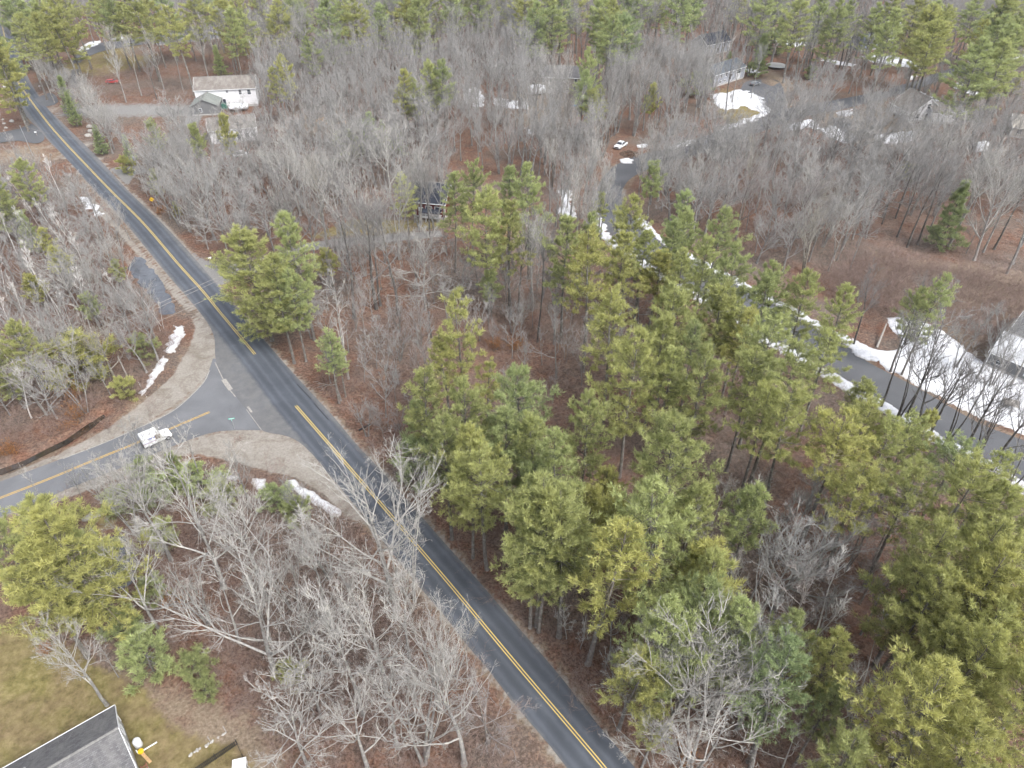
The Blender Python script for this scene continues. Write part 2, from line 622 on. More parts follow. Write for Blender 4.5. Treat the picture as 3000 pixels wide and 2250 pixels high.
SIDE_U = [(-260, 1500), (0, 1411), (183, 1343), (305, 1296), (431, 1241), (499, 1207), (543, 1173), (594, 1121), (612, 1085), (624, 1050)]
SIDE_D = [(800, 1262), (743, 1260), (645, 1263), (567, 1284), (430, 1338), (339, 1377), (204, 1430), (54, 1493), (0, 1514), (-260, 1625)]
SIDE_C = [(614, 1207), (414, 1292), (288, 1343), (136, 1406), (0, 1459), (-260, 1560)]
LANE_F = [(3300, 1420), (2997, 1289), (2895, 1252), (2779, 1190), (2688, 1136), (2538, 1058), (2488, 1018), (2328, 923), (2073, 787), (1951, 719), (1858, 645), (1820, 580), (1852, 520), (1955, 476), (2060, 447), (2150, 415), (2260, 375), (2340, 345), (2460, 322), (2570, 294), (2690, 260), (2840, 205), (3000, 170), (3200, 140)]
LANE_N = [(3300, 1560), (2997, 1414), (2905, 1352), (2793, 1300), (2711, 1252), (2589, 1180), (2501, 1128), (2420, 1080), (2338, 1030), (2209, 972), (2155, 926), (2056, 865), (1948, 806), (1907, 780), (1795, 700), (1752, 625), (1748, 555), (1790, 494), (1866, 455), (1950, 436), (2036, 408), (2130, 375), (2240, 335), (2330, 312), (2450, 292), (2560, 270), (2675, 238), (2827, 188), (2996, 156), (3200, 128)]


def ring(a, b, step=2.0):
    return np.vstack([smooth_line(gxy(a), step), smooth_line(gxy(b), step)[::-1]])


POLY = {}
POLY['main'] = ring(MAIN_L, MAIN_R)
POLY['side'] = np.vstack([smooth_line(gxy(SIDE_U)), gxy([(720, 1060), (840, 1190)]), smooth_line(gxy(SIDE_D))])
POLY['lane'] = ring(LANE_F, LANE_N)
DRIVES = {
    'house_drive': [(0, 388), (60, 376), (92, 362), (130, 400), (110, 420), (50, 412), (0, 418), (-60, 425), (-60, 392)],
    'upper_drive': [(100, 290), (150, 272), (170, 300), (128, 312)],
    'loop_drive': [(205, 250), (212, 190), (225, 160), (290, 128), (380, 112), (470, 108), (472, 122), (385, 135), (300, 150), (245, 175), (232, 200), (228, 255)],
    'grey_house_drive': [(2168, 262), (2190, 238), (2262, 232), (2290, 250), (2300, 305), (2262, 345), (2225, 300)],
    'white_house_drive': [(2440, 345), (2490, 350), (2488, 385), (2446, 375)],
}
GRAVEL = [
    [(160, 322), (250, 318), (360, 312), (450, 305), (530, 296), (570, 310), (660, 345), (560, 360), (440, 345), (360, 332), (250, 336), (168, 345)],
    [(318, 492), (420, 484), (432, 500), (395, 512), (372, 545), (352, 522)],
    [(556, 735), (600, 762), (640, 772), (690, 768), (700, 790), (668, 830), (636, 836), (600, 800)],
    [(700, 790), (880, 712), (960, 700), (1050, 690), (1180, 680), (1290, 672), (1300, 690), (1100, 708), (960, 722), (880, 735), (720, 810)],
]
SAND = [
    [(556, 915), (600, 945), (624, 995), (626, 1050), (600, 1105), (540, 1165), (431, 1236), (305, 1290), (183, 1338), (0, 1406), (-200, 1480), (-200, 1455), (0, 1390), (170, 1330), (288, 1270), (407, 1190), (502, 1106), (556, 1014), (572, 960)],
    [(566, 1290), (645, 1268), (750, 1266), (835, 1280), (886, 1306), (920, 1342), (970, 1400), (1040, 1485), (1060, 1530), (1020, 1520), (950, 1450), (870, 1400), (760, 1372), (680, 1350), (600, 1330), (540, 1330), (430, 1372), (339, 1404), (204, 1455), (54, 1520), (54, 1496), (204, 1432), (339, 1380), (430, 1341)],
    [(240, 560), (272, 580), (360, 672), (470, 800), (545, 885), (560, 912), (548, 915), (520, 880), (455, 805), (345, 680), (262, 600)],
    [(395, 566), (470, 640), (550, 725), (600, 780), (560, 750), (480, 680), (420, 620)],
    [(215, 400), (300, 470), (330, 500), (300, 490), (240, 440), (175, 365)],
    [(1100, 1580), (1160, 1640), (1110, 1600)],
]
LAWN = [
    [(-80, 1850), (60, 1815), (130, 1860), (230, 1905), (330, 1975), (430, 2030), (470, 2090), (560, 2160), (680, 2170), (760, 2250), (800, 2420), (-200, 2420)],
    [(165, 195), (210, 150), (300, 120), (420, 95), (470, 110), (420, 140), (330, 170), (260, 215), (200, 215)],
    [(280, 150), (420, 135), (470, 160), (430, 200), (330, 200), (270, 185)],
    [(640, 90), (760, 75), (800, 110), (740, 150), (650, 135)],
    [(900, 690), (1040, 640), (1180, 645), (1280, 640), (1300, 665), (1180, 676), (1050, 686), (930, 695)],
    [(2120, 272), (2170, 258), (2215, 305), (2250, 350), (2180, 372), (2110, 350), (2100, 300)],
    [(270, 1500), (330, 1490), (345, 1520), (300, 1550)],
]
TAN = [
    [(2560, 740), (2700, 760), (2850, 770), (3000, 800), (3300, 860), (3300, 1100), (3000, 1090), (2870, 1050), (2790, 985), (2700, 940), (2620, 900), (2560, 820)],
    [(2210, 190), (2300, 200), (2330, 260), (2300, 310), (2240, 220)],
    [(2400, 330), (2640, 320), (2680, 400), (2560, 430), (2440, 400)],
    [(820, 330), (1000, 320), (1020, 380), (880, 400)],
    [(1480, 250), (1680, 290), (1700, 350), (1560, 380), (1480, 330)],
    [(560, 1010), (520, 1100), (440, 1160), (380, 1190), (330, 1250), (200, 1310), (0, 1380), (0, 1395), (180, 1335), (330, 1265), (420, 1195), (520, 1120)],
    [(0, 420), (120, 425), (150, 450), (90, 480), (0, 480)],
    [(300, 1985), (650, 2060), (780, 2120), (840, 2250), (700, 2400), (560, 2400), (520, 2150)],
]
WATER = {
    'roadside_pool': [(383, 744), (410, 752), (447, 798), (478, 850), (502, 888), (508, 914), (480, 914), (462, 884), (435, 847), (398, 802), (385, 780)],
    'stream': [(-160, 1416), (0, 1370), (68, 1346), (136, 1311), (190, 1285), (254, 1240), (300, 1208), (306, 1217), (258, 1255), (190, 1298), (131, 1326), (62, 1360), (0, 1386), (-160, 1434)],
    'woodland_pool': [(299, 1572), (342, 1576), (380, 1632), (376, 1700), (340, 1722), (308, 1694), (298, 1630)],
}
SNOW = [  # (outline, height, label)
    ([(2605, 930), (2640, 925), (2701, 942), (2740, 965), (2779, 988), (2861, 1056), (2900, 1072), (2963, 1080), (3010, 1090), (3250, 1180), (3250, 1330), (3000, 1266), (2895, 1232), (2779, 1170), (2700, 1128), (2600, 1078), (2538, 1040), (2490, 1008), (2500, 995), (2555, 1022), (2610, 1030), (2645, 1018), (2650, 988), (2618, 962)], 0.4, 'broad white snowfield along the dark lane before the meadow'),
    ([(1640, 560), (1672, 562), (1668, 590), (1676, 610), (1680, 640), (1668, 650), (1655, 628), (1640, 620), (1652, 595)], 0.4, 'knobbly snow pile in the bare wood above the pines'),
    ([(1815, 468), (1840, 466), (1856, 470), (1846, 478), (1820, 478)], 0.5, 'white snow heap at the lane fork below the pickup'),
    ([(1870, 426), (1892, 422), (1890, 430), (1872, 432)], 0.4, 'little snow heap beside the parked pickup'),
    ([(1948, 434), (2000, 420), (2034, 408), (2034, 414), (1998, 428), (1950, 440)], 0.4, 'thin curved snowbank along the lane beyond the fork'),
    ([(2085, 278), (2140, 272), (2168, 260), (2200, 268), (2248, 290), (2252, 325), (2222, 326), (2180, 308), (2128, 320), (2090, 300)], 0.4, 'white snow sheet on the lawn before the grey house'),
    ([(2104, 378), (2160, 360), (2232, 330), (2250, 318), (2250, 334), (2200, 356), (2130, 382), (2108, 386)], 0.4, 'snowbank along the lane below the grey house lawn'),
    ([(2180, 200), (2215, 204), (2224, 216), (2190, 212)], 0.4, 'small snow heap at the corner of the grey house'),
    ([(2292, 375), (2330, 358), (2380, 352), (2400, 378), (2365, 372), (2310, 382)], 0.4, 'snow strip across the lane from the grey house'),
    ([(2405, 378), (2440, 370), (2470, 384), (2505, 395), (2508, 412), (2475, 418), (2430, 402)], 0.45, 'snow heap beside the small drive among bare trees'),
    ([(2452, 330), (2494, 320), (2486, 342), (2462, 338)], 0.4, 'snow patch at the head of the small drive'),
    ([(2566, 392), (2600, 396), (2640, 382), (2680, 386), (2670, 408), (2620, 420), (2580, 415)], 0.4, 'snow patch below the white gabled house'),
    ([(2690, 268), (2740, 290), (2800, 312), (2835, 328), (2820, 334), (2770, 322), (2700, 290)], 0.4, 'dashed snowbank behind the white gabled house'),
    ([(2795, 246), (2822, 240), (2818, 256), (2798, 258)], 0.4, 'small snow heap by the far lane at the yellow shrub'),
    ([(2830, 258), (2876, 272), (2870, 282), (2836, 272)], 0.4, 'little snow strip near the far lane and the yellow shrub'),
    ([(2520, 164), (2580, 162), (2640, 170), (2700, 188), (2700, 204), (2640, 196), (2560, 182)], 0.45, 'long snowfield below the blue-grey far house'),
    ([(2408, 168), (2460, 178), (2500, 186), (2498, 194), (2450, 188), (2408, 176)], 0.35, 'dashed snow strip left of the far snowfield'),
    ([(2265, 116), (2310, 112), (2372, 108), (2375, 128), (2330, 138), (2280, 130)], 0.45, 'snow patch by the dark evergreen beyond the grey house'),
    ([(2650, 226), (2690, 216), (2692, 226), (2662, 236)], 0.35, 'curved snow scrap under bare trees below the far snowfield'),
    ([(2840, 182), (2880, 184), (2862, 188)], 0.3, 'snow sliver on the far lane by tall pines'),
    ([(2915, 176), (2960, 168), (3000, 160), (3000, 166), (2960, 176)], 0.35, 'snow sliver along the far lane at the picture edge'),
    ([(1360, 262), (1400, 258), (1418, 285), (1410, 312), (1380, 310), (1362, 295)], 0.35, 'snow patch in the bare wood left of the covered boat'),
    ([(1448, 288), (1500, 292), (1545, 300), (1545, 318), (1500, 316), (1455, 308)], 0.35, 'snow patch in front of the beige house and covered boat'),
    ([(1538, 375), (1566, 380), (1564, 394), (1545, 392)], 0.35, 'snow scrap in the wood below the beige house'),
    ([(228, 146), (262, 124), (292, 118), (288, 128), (250, 150), (232, 154)], 0.4, 'snowbank curving beside the loop drive at upper corner'),
    ([(316, 112), (345, 108), (372, 114), (370, 118), (330, 116)], 0.4, 'thin snowbank on the loop drive near the long grey house'),
    ([(505, 392), (530, 390), (532, 412), (520, 420), (512, 440), (500, 455), (488, 478), (470, 498), (466, 486), (488, 440), (500, 415)], 0.0, ''),
    ([(508, 952), (530, 955), (526, 975), (532, 985), (516, 1020), (505, 1040), (485, 1042), (476, 1030), (500, 1000), (510, 975)], 0.4, 'dirty snow ridge beside the roadside pool and sandy corner'),
    ([(478, 1050), (490, 1056), (478, 1085), (460, 1100), (445, 1125), (432, 1128), (440, 1105), (466, 1070), (480, 1040)], 0.35, 'dirty melting snow ridge leading down to the stream'),
    ([(410, 1152), (436, 1126), (446, 1122), (440, 1135), (416, 1162)], 0.3, 'thin end of the dirty snow ridge near orange leaves'),
    ([(618, 1380), (650, 1372), (672, 1388), (700, 1392), (690, 1402), (650, 1398), (625, 1406)], 0.35, 'grey snow scrap behind the evergreen shrubs near the junction'),
    ([(838, 1406), (862, 1408), (880, 1430), (920, 1440), (950, 1465), (975, 1480), (1000, 1500), (990, 1512), (940, 1485), (900, 1460), (850, 1430)], 0.4, 'dirty snow ridge on the sandy road corner below the junction'),
    ([(740, 1400), (770, 1402), (772, 1425), (755, 1430)], 0.3, 'small dirty snow scrap beside the sandy corner'),
    ([(1115, 1655), (1140, 1660), (1138, 1672), (1118, 1668)], 0.0, ''),
    ([(232, 575), (262, 578), (292, 612), (300, 632), (280, 630), (250, 600)], 0.22, 'grey crusted snow scrap at the roadside among shrubs'),
]
HOUSE_PADS = []                                     # filled by the house builder, trees keep off

P_MAIN, P_SIDE, P_LANE = POLY['main'], POLY['side'], POLY['lane']
Q_MAIN, Q_SIDE, Q_LANE = ring(MAIN_L, MAIN_R, 9.0), POLY['side'][::2], ring(LANE_F, LANE_N, 9.0)      # coarser outlines for distance queries
G_WATER = {k: gxy(v) for k, v in WATER.items()}


def road_clear(P):
    P = np.atleast_2d(P)
    return np.maximum.reduce([sdist(P, Q_MAIN), sdist(P, Q_SIDE), sdist(P, Q_LANE)])     # positive inside a road


def gz(x, y):
    """height of the ground"""
    x, y = np.atleast_1d(np.asarray(x, float)), np.atleast_1d(np.asarray(y, float))
    P = np.stack([x, y], 1)
    d = -road_clear(P)
    z = -0.05 + (0.35 * vnoise(x, y, 13, 1) + 0.12 * vnoise(x, y, 3.1, 2) - 0.1) * sstep(2.0, 9.0, d)
    for w in G_WATER.values():
        b = ((P > w.min(0) - 2.5) & (P < w.max(0) + 2.5)).all(1)
        if b.any():
            k = sstep(-1.8, 0.7, sdist(P[b], w) + 0.6 * vnoise(P[b][:, 0], P[b][:, 1], 1.7, 5))
            z[b] = z[b] * (1 - k) - 0.62 * k
    return z


def gz1(x, y):
    """the same, read off the ground mesh"""
    i = int(np.clip(np.searchsorted(gx_, x) - 1, 0, len(gx_) - 2))
    j = int(np.clip(np.searchsorted(gy_, y) - 1, 0, len(gy_) - 2))
    u, v = (x - gx_[i]) / (gx_[i + 1] - gx_[i]), (y - gy_[j]) / (gy_[j + 1] - gy_[j])
    Z = gZ.reshape(len(gy_), len(gx_))
    return float((Z[j, i] * (1 - u) + Z[j, i + 1] * u) * (1 - v) + (Z[j + 1, i] * (1 - u) + Z[j + 1, i + 1] * u) * v)


def poly_sheet(name, pts, z, mat, parent=None, kind='structure'):
    bm = bmesh.new()
    vs_ = [bm.verts.new((p[0], p[1], z)) for p in pts]
    f = bm.faces.new(vs_)
    if f.normal.z < 0:
        f.normal_flip()
    bm.normal_update()
    bmesh.ops.triangulate(bm, faces=list(bm.faces))
    for f in bm.faces:
        if f.normal.z < 0:
            f.normal_flip()
    me = bpy.data.meshes.new(name)
    bm.to_mesh(me)
    bm.free()
    me.materials.append(mat)
    o = link(bpy.data.objects.new(name, me), parent)
    if parent is None:
        o['kind'] = kind
    return o


def ribbon(name, line, w, z, mat, parent):
    L = np.asarray(line)
    T = np.gradient(L, axis=0)
    T /= np.linalg.norm(T, axis=1)[:, None]
    S = np.stack([-T[:, 1], T[:, 0]], 1)
    V = np.zeros((len(L) * 2, 3))
    V[0::2, :2] = L + S * w / 2
    V[1::2, :2] = L - S * w / 2
    V[:, 2] = z
    i = np.arange(len(L) - 1) * 2
    me = mesh_np(name, V, quads=np.stack([i, i + 1, i + 3, i + 2], 1))
    me.materials.append(mat)
    return link(bpy.data.objects.new(name, me), parent)


# ------------------------------------------------------------------ ground
def axis(lo, hi, step, far, grow=1.28):
    a = list(np.arange(lo, hi + 1e-6, step))
    s = step
    while a[-1] < far:
        s *= grow
        a.append(a[-1] + s)
    s = step
    b = []
    x = lo
    while x > -far:
        s *= grow
        x -= s
        b.append(x)
    return np.array(b[::-1] + a)


gx_ = axis(-112, 112, 0.8, 5200)
gy_ = axis(18, 205, 0.8, 5200)
GX, GY = np.meshgrid(gx_, gy_)
gP = np.stack([GX.ravel(), GY.ravel()], 1)
gZ = gz(gP[:, 0], gP[:, 1])
nx, ny = len(gx_), len(gy_)
idx = np.arange(nx * ny).reshape(ny, nx)
q = np.stack([idx[:-1, :-1], idx[:-1, 1:], idx[1:, 1:], idx[1:, :-1]], -1).reshape(-1, 4)
gme = mesh_np('ground', np.column_stack([gP, gZ]), quads=q, smooth=True)


def zone(polys, soft):
    m = np.zeros(len(gP))
    for p in polys:
        w = gxy(p)
        k = ((gP > w.min(0) - soft) & (gP < w.max(0) + soft)).all(1)
        m[k] = np.maximum(m[k], sstep(-soft, soft, sdist(gP[k], w)))
    return m


dr = -road_clear(gP)
dmain = -np.maximum(sdist(gP, Q_MAIN), sdist(gP, Q_SIDE))
ca = gme.attributes.new('zone', 'FLOAT_COLOR', 'POINT')
zc = np.ones((len(gP), 4), np.float32)
zc[:, 0] = zone(LAWN, 2.2)
zc[:, 1] = np.maximum(zone(SAND, 0.9), 0.62 * (1 - sstep(0.25, 1.1, dmain)))
zc[:, 2] = np.maximum(0.95 * zone(TAN, 7.0), 0.5 * (1 - sstep(0.4, 3.0, dr)))
ca.data.foreach_set('color', zc.ravel())
ga = gme.attributes.new('gravel', 'FLOAT', 'POINT')
ga.data.foreach_set('value', zone(GRAVEL, 0.9).astype(np.float32))
gme.materials.append(M['ground'])
ground = link(bpy.data.objects.new('ground', gme))
ground['kind'] = 'structure'

# ------------------------------------------------------------------ roads
side_road = poly_sheet('side_road', P_SIDE, 0.006, M['old_asphalt'])


def road_strip(name, cline, poly, z, mat, cols=13):
    """a road as a strip across its centre line; carries the distance from the centre"""
    C = smooth_line(cline, 1.2)
    T = np.gradient(C, axis=0)
    T /= np.linalg.norm(T, axis=1)[:, None]
    S = np.stack([T[:, 1], -T[:, 0]], 1)
    A, B = np.asarray(poly), np.roll(np.asarray(poly), -1, 0)
    lo, hi = np.zeros(len(C)), np.zeros(len(C))
    for i in range(len(C)):
        d = B - A
        den = S[i, 0] * d[:, 1] - S[i, 1] * d[:, 0]
        den = np.where(abs(den) < 1e-9, 1e-9, den)
        r = A - C[i]
        t = (r[:, 0] * d[:, 1] - r[:, 1] * d[:, 0]) / den
        v = (r[:, 0] * S[i, 1] - r[:, 1] * S[i, 0]) / den
        t = t[(v >= 0) & (v <= 1)]
        hi[i] = t[t > 0].min() if (t > 0).any() else 3.3
        lo[i] = t[t < 0].max() if (t < 0).any() else -3.3
    k = np.linspace(0, 1, cols)
    U = lo[:, None] * (1 - k) + hi[:, None] * k
    V = np.zeros((len(C), cols, 3))
    V[..., :2] = C[:, None] + S[:, None] * U[..., None]
    V[..., 2] = z
    ii = np.arange(len(C) * cols).reshape(len(C), cols)
    q_ = np.stack([ii[:-1, :-1], ii[:-1, 1:], ii[1:, 1:], ii[1:, :-1]], -1).reshape(-1, 4)
    me = mesh_np(name, V.reshape(-1, 3), quads=q_)
    a = me.attributes.new('across', 'FLOAT', 'POINT')
    a.data.foreach_set('value', U.ravel().astype(np.float32))
    me.materials.append(mat)
    o = link(bpy.data.objects.new(name, me))
    o['kind'] = 'structure'
    return o


main_road = road_strip('main_road', gxy(MAIN_C1 + [(808, 1115)] + MAIN_C2), P_MAIN, 0.022, M['asphalt'])
lane = poly_sheet('lane', P_LANE, 0.010, M['drive_asphalt'])
for nm, pts in DRIVES.items():
    poly_sheet('driveway', smooth_line(gxy(pts + pts[:1]), 1.5)[:-1], 0.03 if nm != 'house_drive' else 0.004, M['drive_asphalt'])


def offset_line(line, d):
    L = np.asarray(line)
    T = np.gradient(L, axis=0)
    T /= np.linalg.norm(T, axis=1)[:, None]
    return L + np.stack([-T[:, 1], T[:, 0]], 1) * d


for cl in (MAIN_C1, MAIN_C2):
    c = smooth_line(gxy(cl), 1.5)
    for s in (-0.16, 0.16):
        ribbon('yellow_line', offset_line(c, s), 0.125, 0.028, M['yellow'], main_road)
c = smooth_line(gxy(SIDE_C), 1.5)
for s in (-0.15, 0.15):
    ribbon('yellow_line', offset_line(c, s), 0.12, 0.012, M['yellow_old'], side_road)
# grit washed along the side road's edge and at the joint with the newer paving
ribbon('grit_line', offset_line(smooth_line(gxy(SIDE_U[2:9]), 1.0), -0.12), 0.2, 0.013, M['grit'], side_road)
ribbon('grit_line', smooth_line(gxy([(630, 1062), (661, 1124), (690, 1163)]), 1.0), 0.16, 0.030, M['grit'], main_road)
ribbon('grit_line', smooth_line(gxy([(655, 1112), (665, 1126), (676, 1142)]), 0.6), 0.8, 0.031, M['grit'], main_road)
ribbon('grit_line', smooth_line(gxy([(722, 1200), (766, 1260)]), 0.6), 0.10, 0.030, M['grit'], main_road)
ribbon('grit_line', smooth_line(gxy([(726, 1192), (738, 1208)]), 0.6), 0.35, 0.030, M['grit'], main_road)
ribbon('tar_seam', smooth_line(gxy([(870, 1126), (912, 1170)]), 1), 0.16, 0.029, M['tar'], main_road)
ribbon('tar_seam', smooth_line(gxy([(920, 1182), (962, 1230)]), 1), 0.16, 0.029, M['tar'], main_road)
for s_, w_ in ():
    ribbon('wheel_polish', offset_line(smooth_line(gxy([(140, 340), (180, 372), (225, 420), (270, 470)]), 1.5), -1.9 + s_), 0.18, 0.0285, M['grit'], main_road)

# ------------------------------------------------------------------ water
for nm, p in G_WATER.items():
    c0 = p.mean(0)
    big = []
    n = len(p)
    for i in range(n):
        t = p[(i + 1) % n] - p[i - 1]
        t = t / np.linalg.norm(t)
        nrm = np.array([t[1], -t[0]])
        if inside(p[i] + nrm * 0.3, p)[0]:
            nrm = -nrm
        big.append(p[i] + nrm * (0.9 if nm != 'stream' else 0.15))
    o = poly_sheet(nm, big, -0.38, M['brook'] if nm == 'stream' else M['sky_water'])

# ------------------------------------------------------------------ snow
def bank(line, w0, w1):
    L = smooth_line(gxy(line), 3.0)
    a, c_ = offset_line(L, w0), offset_line(L, w1)
    if sdist(c_[len(c_) // 2:len(c_) // 2 + 1], Q_LANE)[0] > 0:
        a, c_ = offset_line(L, -w0), offset_line(L, -w1)
    return np.vstack([a, c_[::-1]])


BANKS = [(bank(LANE_N[0:8], 0.05, 2.4), 0.4, 'long ploughed snowbank on the near edge of the lane under bare trees'),
         (bank(LANE_N[7:16], 0.05, 2.2), 0.4, 'ploughed snowbank on the near edge of the lane among dense pines'),
         (bank(LANE_F[5:11], 0.05, 2.0), 0.4, 'ploughed snowbank on the far edge of the lane behind the pines')]
for k, (out, hgt, lab) in enumerate(SNOW + BANKS):
    if not lab:
        continue
    p = out if isinstance(out, np.ndarray) else gxy(out)
    swell = 0.35 if 'ploughed' in lab else (0.12 if 'dirty' in lab else (-0.02 if 'scrap' in lab else 0.6))
    lo, hi = p.min(0) - 0.5, p.max(0) + 0.5
    area = abs(np.sum(p[:, 0] * np.roll(p[:, 1], 1) - p[:, 1] * np.roll(p[:, 0], 1))) / 2
    st = float(np.clip(math.sqrt(area) / 40, 0.13, 0.6))
    far_ = min(1.0, max(0.45, p[:, 1].mean() / 160))
    X, Y = np.meshgrid(np.arange(lo[0], hi[0], st), np.arange(lo[1], hi[1], st))
    Q = np.stack([X.ravel(), Y.ravel()], 1)
    Q += np.random.RandomState(k).uniform(-0.3, 0.3, Q.shape) * st
    d = sdist(Q, p) + far_ * (0.75 * vnoise(Q[:, 0], Q[:, 1], 2.2, k) + 0.55 * vnoise(Q[:, 0], Q[:, 1], 0.9, k + 50) + 0.3 * vnoise(Q[:, 0], Q[:, 1], 0.4, k + 70)) + swell
    top = np.where(d > 0, hgt * (1 - np.exp(-np.maximum(d, 0) / 0.6)) * (0.75 + 0.4 * vnoise(Q[:, 0], Q[:, 1], 1.3, k + 9)), -0.18)
    base = np.maximum(gz(Q[:, 0], Q[:, 1]), np.where(road_clear(Q) > -0.3, 0.03, -9))
    z = base + top
    ok = d > -st * 1.1
    ii = np.arange(len(Q)).reshape(X.shape)
    qq = np.stack([ii[:-1, :-1], ii[:-1, 1:], ii[1:, 1:], ii[1:, :-1]], -1).reshape(-1, 4)
    qq = qq[(d[qq] > -st).all(1) & (d[qq] > 0).any(1)]
    if not len(qq):
        continue
    used, inv = np.unique(qq, return_inverse=True)
    me = mesh_np('snow', np.column_stack([Q, z])[used], quads=inv.reshape(-1, 4), smooth=True)
    ra = me.attributes.new('rim', 'FLOAT', 'POINT')
    ra.data.foreach_set('value', np.clip(d[used] / 1.4, 0, 1).astype(np.float32))
    me.materials.append(M['snow'])
    tag(link(bpy.data.objects.new('snow', me)), lab, 'snow', kind='stuff')

# ------------------------------------------------------------------ houses
M['w_white'] = mat_siding('white_siding', (0.70, 0.70, 0.72))
M['w_grey'] = mat_siding('grey_siding', (0.30, 0.32, 0.36))
M['w_dgrey'] = mat_siding('dark_grey_siding', (0.17, 0.175, 0.18))
M['w_beige'] = mat_siding('beige_siding', (0.36, 0.335, 0.30))
M['w_red'] = mat_siding('barn_red_siding', (0.12, 0.022, 0.020))
M['w_blue'] = mat_siding('blue_grey_siding', (0.26, 0.30, 0.36))
M['w_found'] = plain('concrete', (0.38, 0.37, 0.36), 0.85)
M['r_dark'] = mat_shingle('dark_shingle', (0.115, 0.113, 0.118), 0.25, (0.19, 0.185, 0.18))
M['r_brown'] = mat_shingle('brown_shingle', (0.175, 0.155, 0.14), 0.15, (0.30, 0.285, 0.26))
M['r_green'] = mat_shingle('green_grey_shingle', (0.19, 0.205, 0.19), 0.15, (0.28, 0.29, 0.27))
M['r_blue'] = mat_shingle('slate_shingle', (0.082, 0.095, 0.112), 0.2)
M['r_navy'] = mat_shingle('navy_shingle', (0.035, 0.040, 0.055), 0.25)
M['r_tan'] = mat_shingle('tan_shingle', (0.42, 0.39, 0.34), 0.12)
M['r_pale'] = mat_shingle('pale_roof', (0.44, 0.45, 0.47), 0.1)
M['door'] = plain('dark_door', (0.03, 0.035, 0.05), 0.5)
M['doorw'] = plain('pale_door', (0.5, 0.51, 0.53), 0.5)
M['brick'] = plain('chimney_brick', (0.32, 0.17, 0.13), 0.85, 0.2, 8)
M['ridge'] = plain('ridge_cap_worn', (0.21, 0.205, 0.195), 0.9, 0.3, 6)


def house_at(A, B, h, W):
    """centre and turn of a house from the pixels of its near eave (ends A, B at height h)"""
    a, b = at(*A, h)[:2], at(*B, h)[:2]
    u = (b - a) / np.linalg.norm(b - a)
    n = np.array([-u[1], u[0]])
    if n @ ((a + b) / 2) < 0:
        n = -n
    c = (a + b) / 2 + n * W / 2
    return c, math.atan2(u[1], u[0]), float(np.linalg.norm(b - a))


def opening(root, face, u, z, w, h, L, W, kind='window', mat=None, trim=0.09, mull=True):
    """a window or door on a face of a box L x W; u runs along the face, z is the sill height"""
    ux, off, rz = {'S': ((1, 0), (0, -W / 2), 0), 'N': ((-1, 0), (0, W / 2), math.pi), 'E': ((0, 1), (L / 2, 0), math.pi / 2), 'W': ((0, -1), (-L / 2, 0), -math.pi / 2)}[face]
    nx_, ny_ = {'S': (0, -1), 'N': (0, 1), 'E': (1, 0), 'W': (-1, 0)}[face]

    def P(a, zz, d):
        return (off[0] + ux[0] * a + nx_ * d, off[1] + ux[1] * a + ny_ * d, zz)
    fr = MB()
    t = trim
    if kind != 'garage':
        fr.box(P(u - w / 2 - t / 2, z + h / 2, 0.035), (t, 0.09, h + 2 * t), rz)
        fr.box(P(u + w / 2 + t / 2, z + h / 2, 0.035), (t, 0.09, h + 2 * t), rz)
        fr.box(P(u, z + h + t / 2, 0.033), (w, 0.08, t), rz)
        fr.box(P(u, z - t / 2, 0.045), (w, 0.12, t), rz)
        if mull and kind == 'window':
            fr.box(P(u, z + h / 2, 0.028), (w, 0.05, 0.05), rz)
        o = fr.build('window' if kind == 'window' else 'door', M['white'], root)
    else:
        fr.box(P(u, z + h + t / 2, 0.03), (w + 2 * t, 0.08, t), rz)
        o = fr.build('garage_door', M['white'], root)
    pn = MB().box(P(u, z + h / 2, 0.012), (w, 0.03, h), rz)
    pn.build('pane' if kind == 'window' else 'leaf', mat or (M['glass'] if kind == 'window' else M['door']), o)
    return o


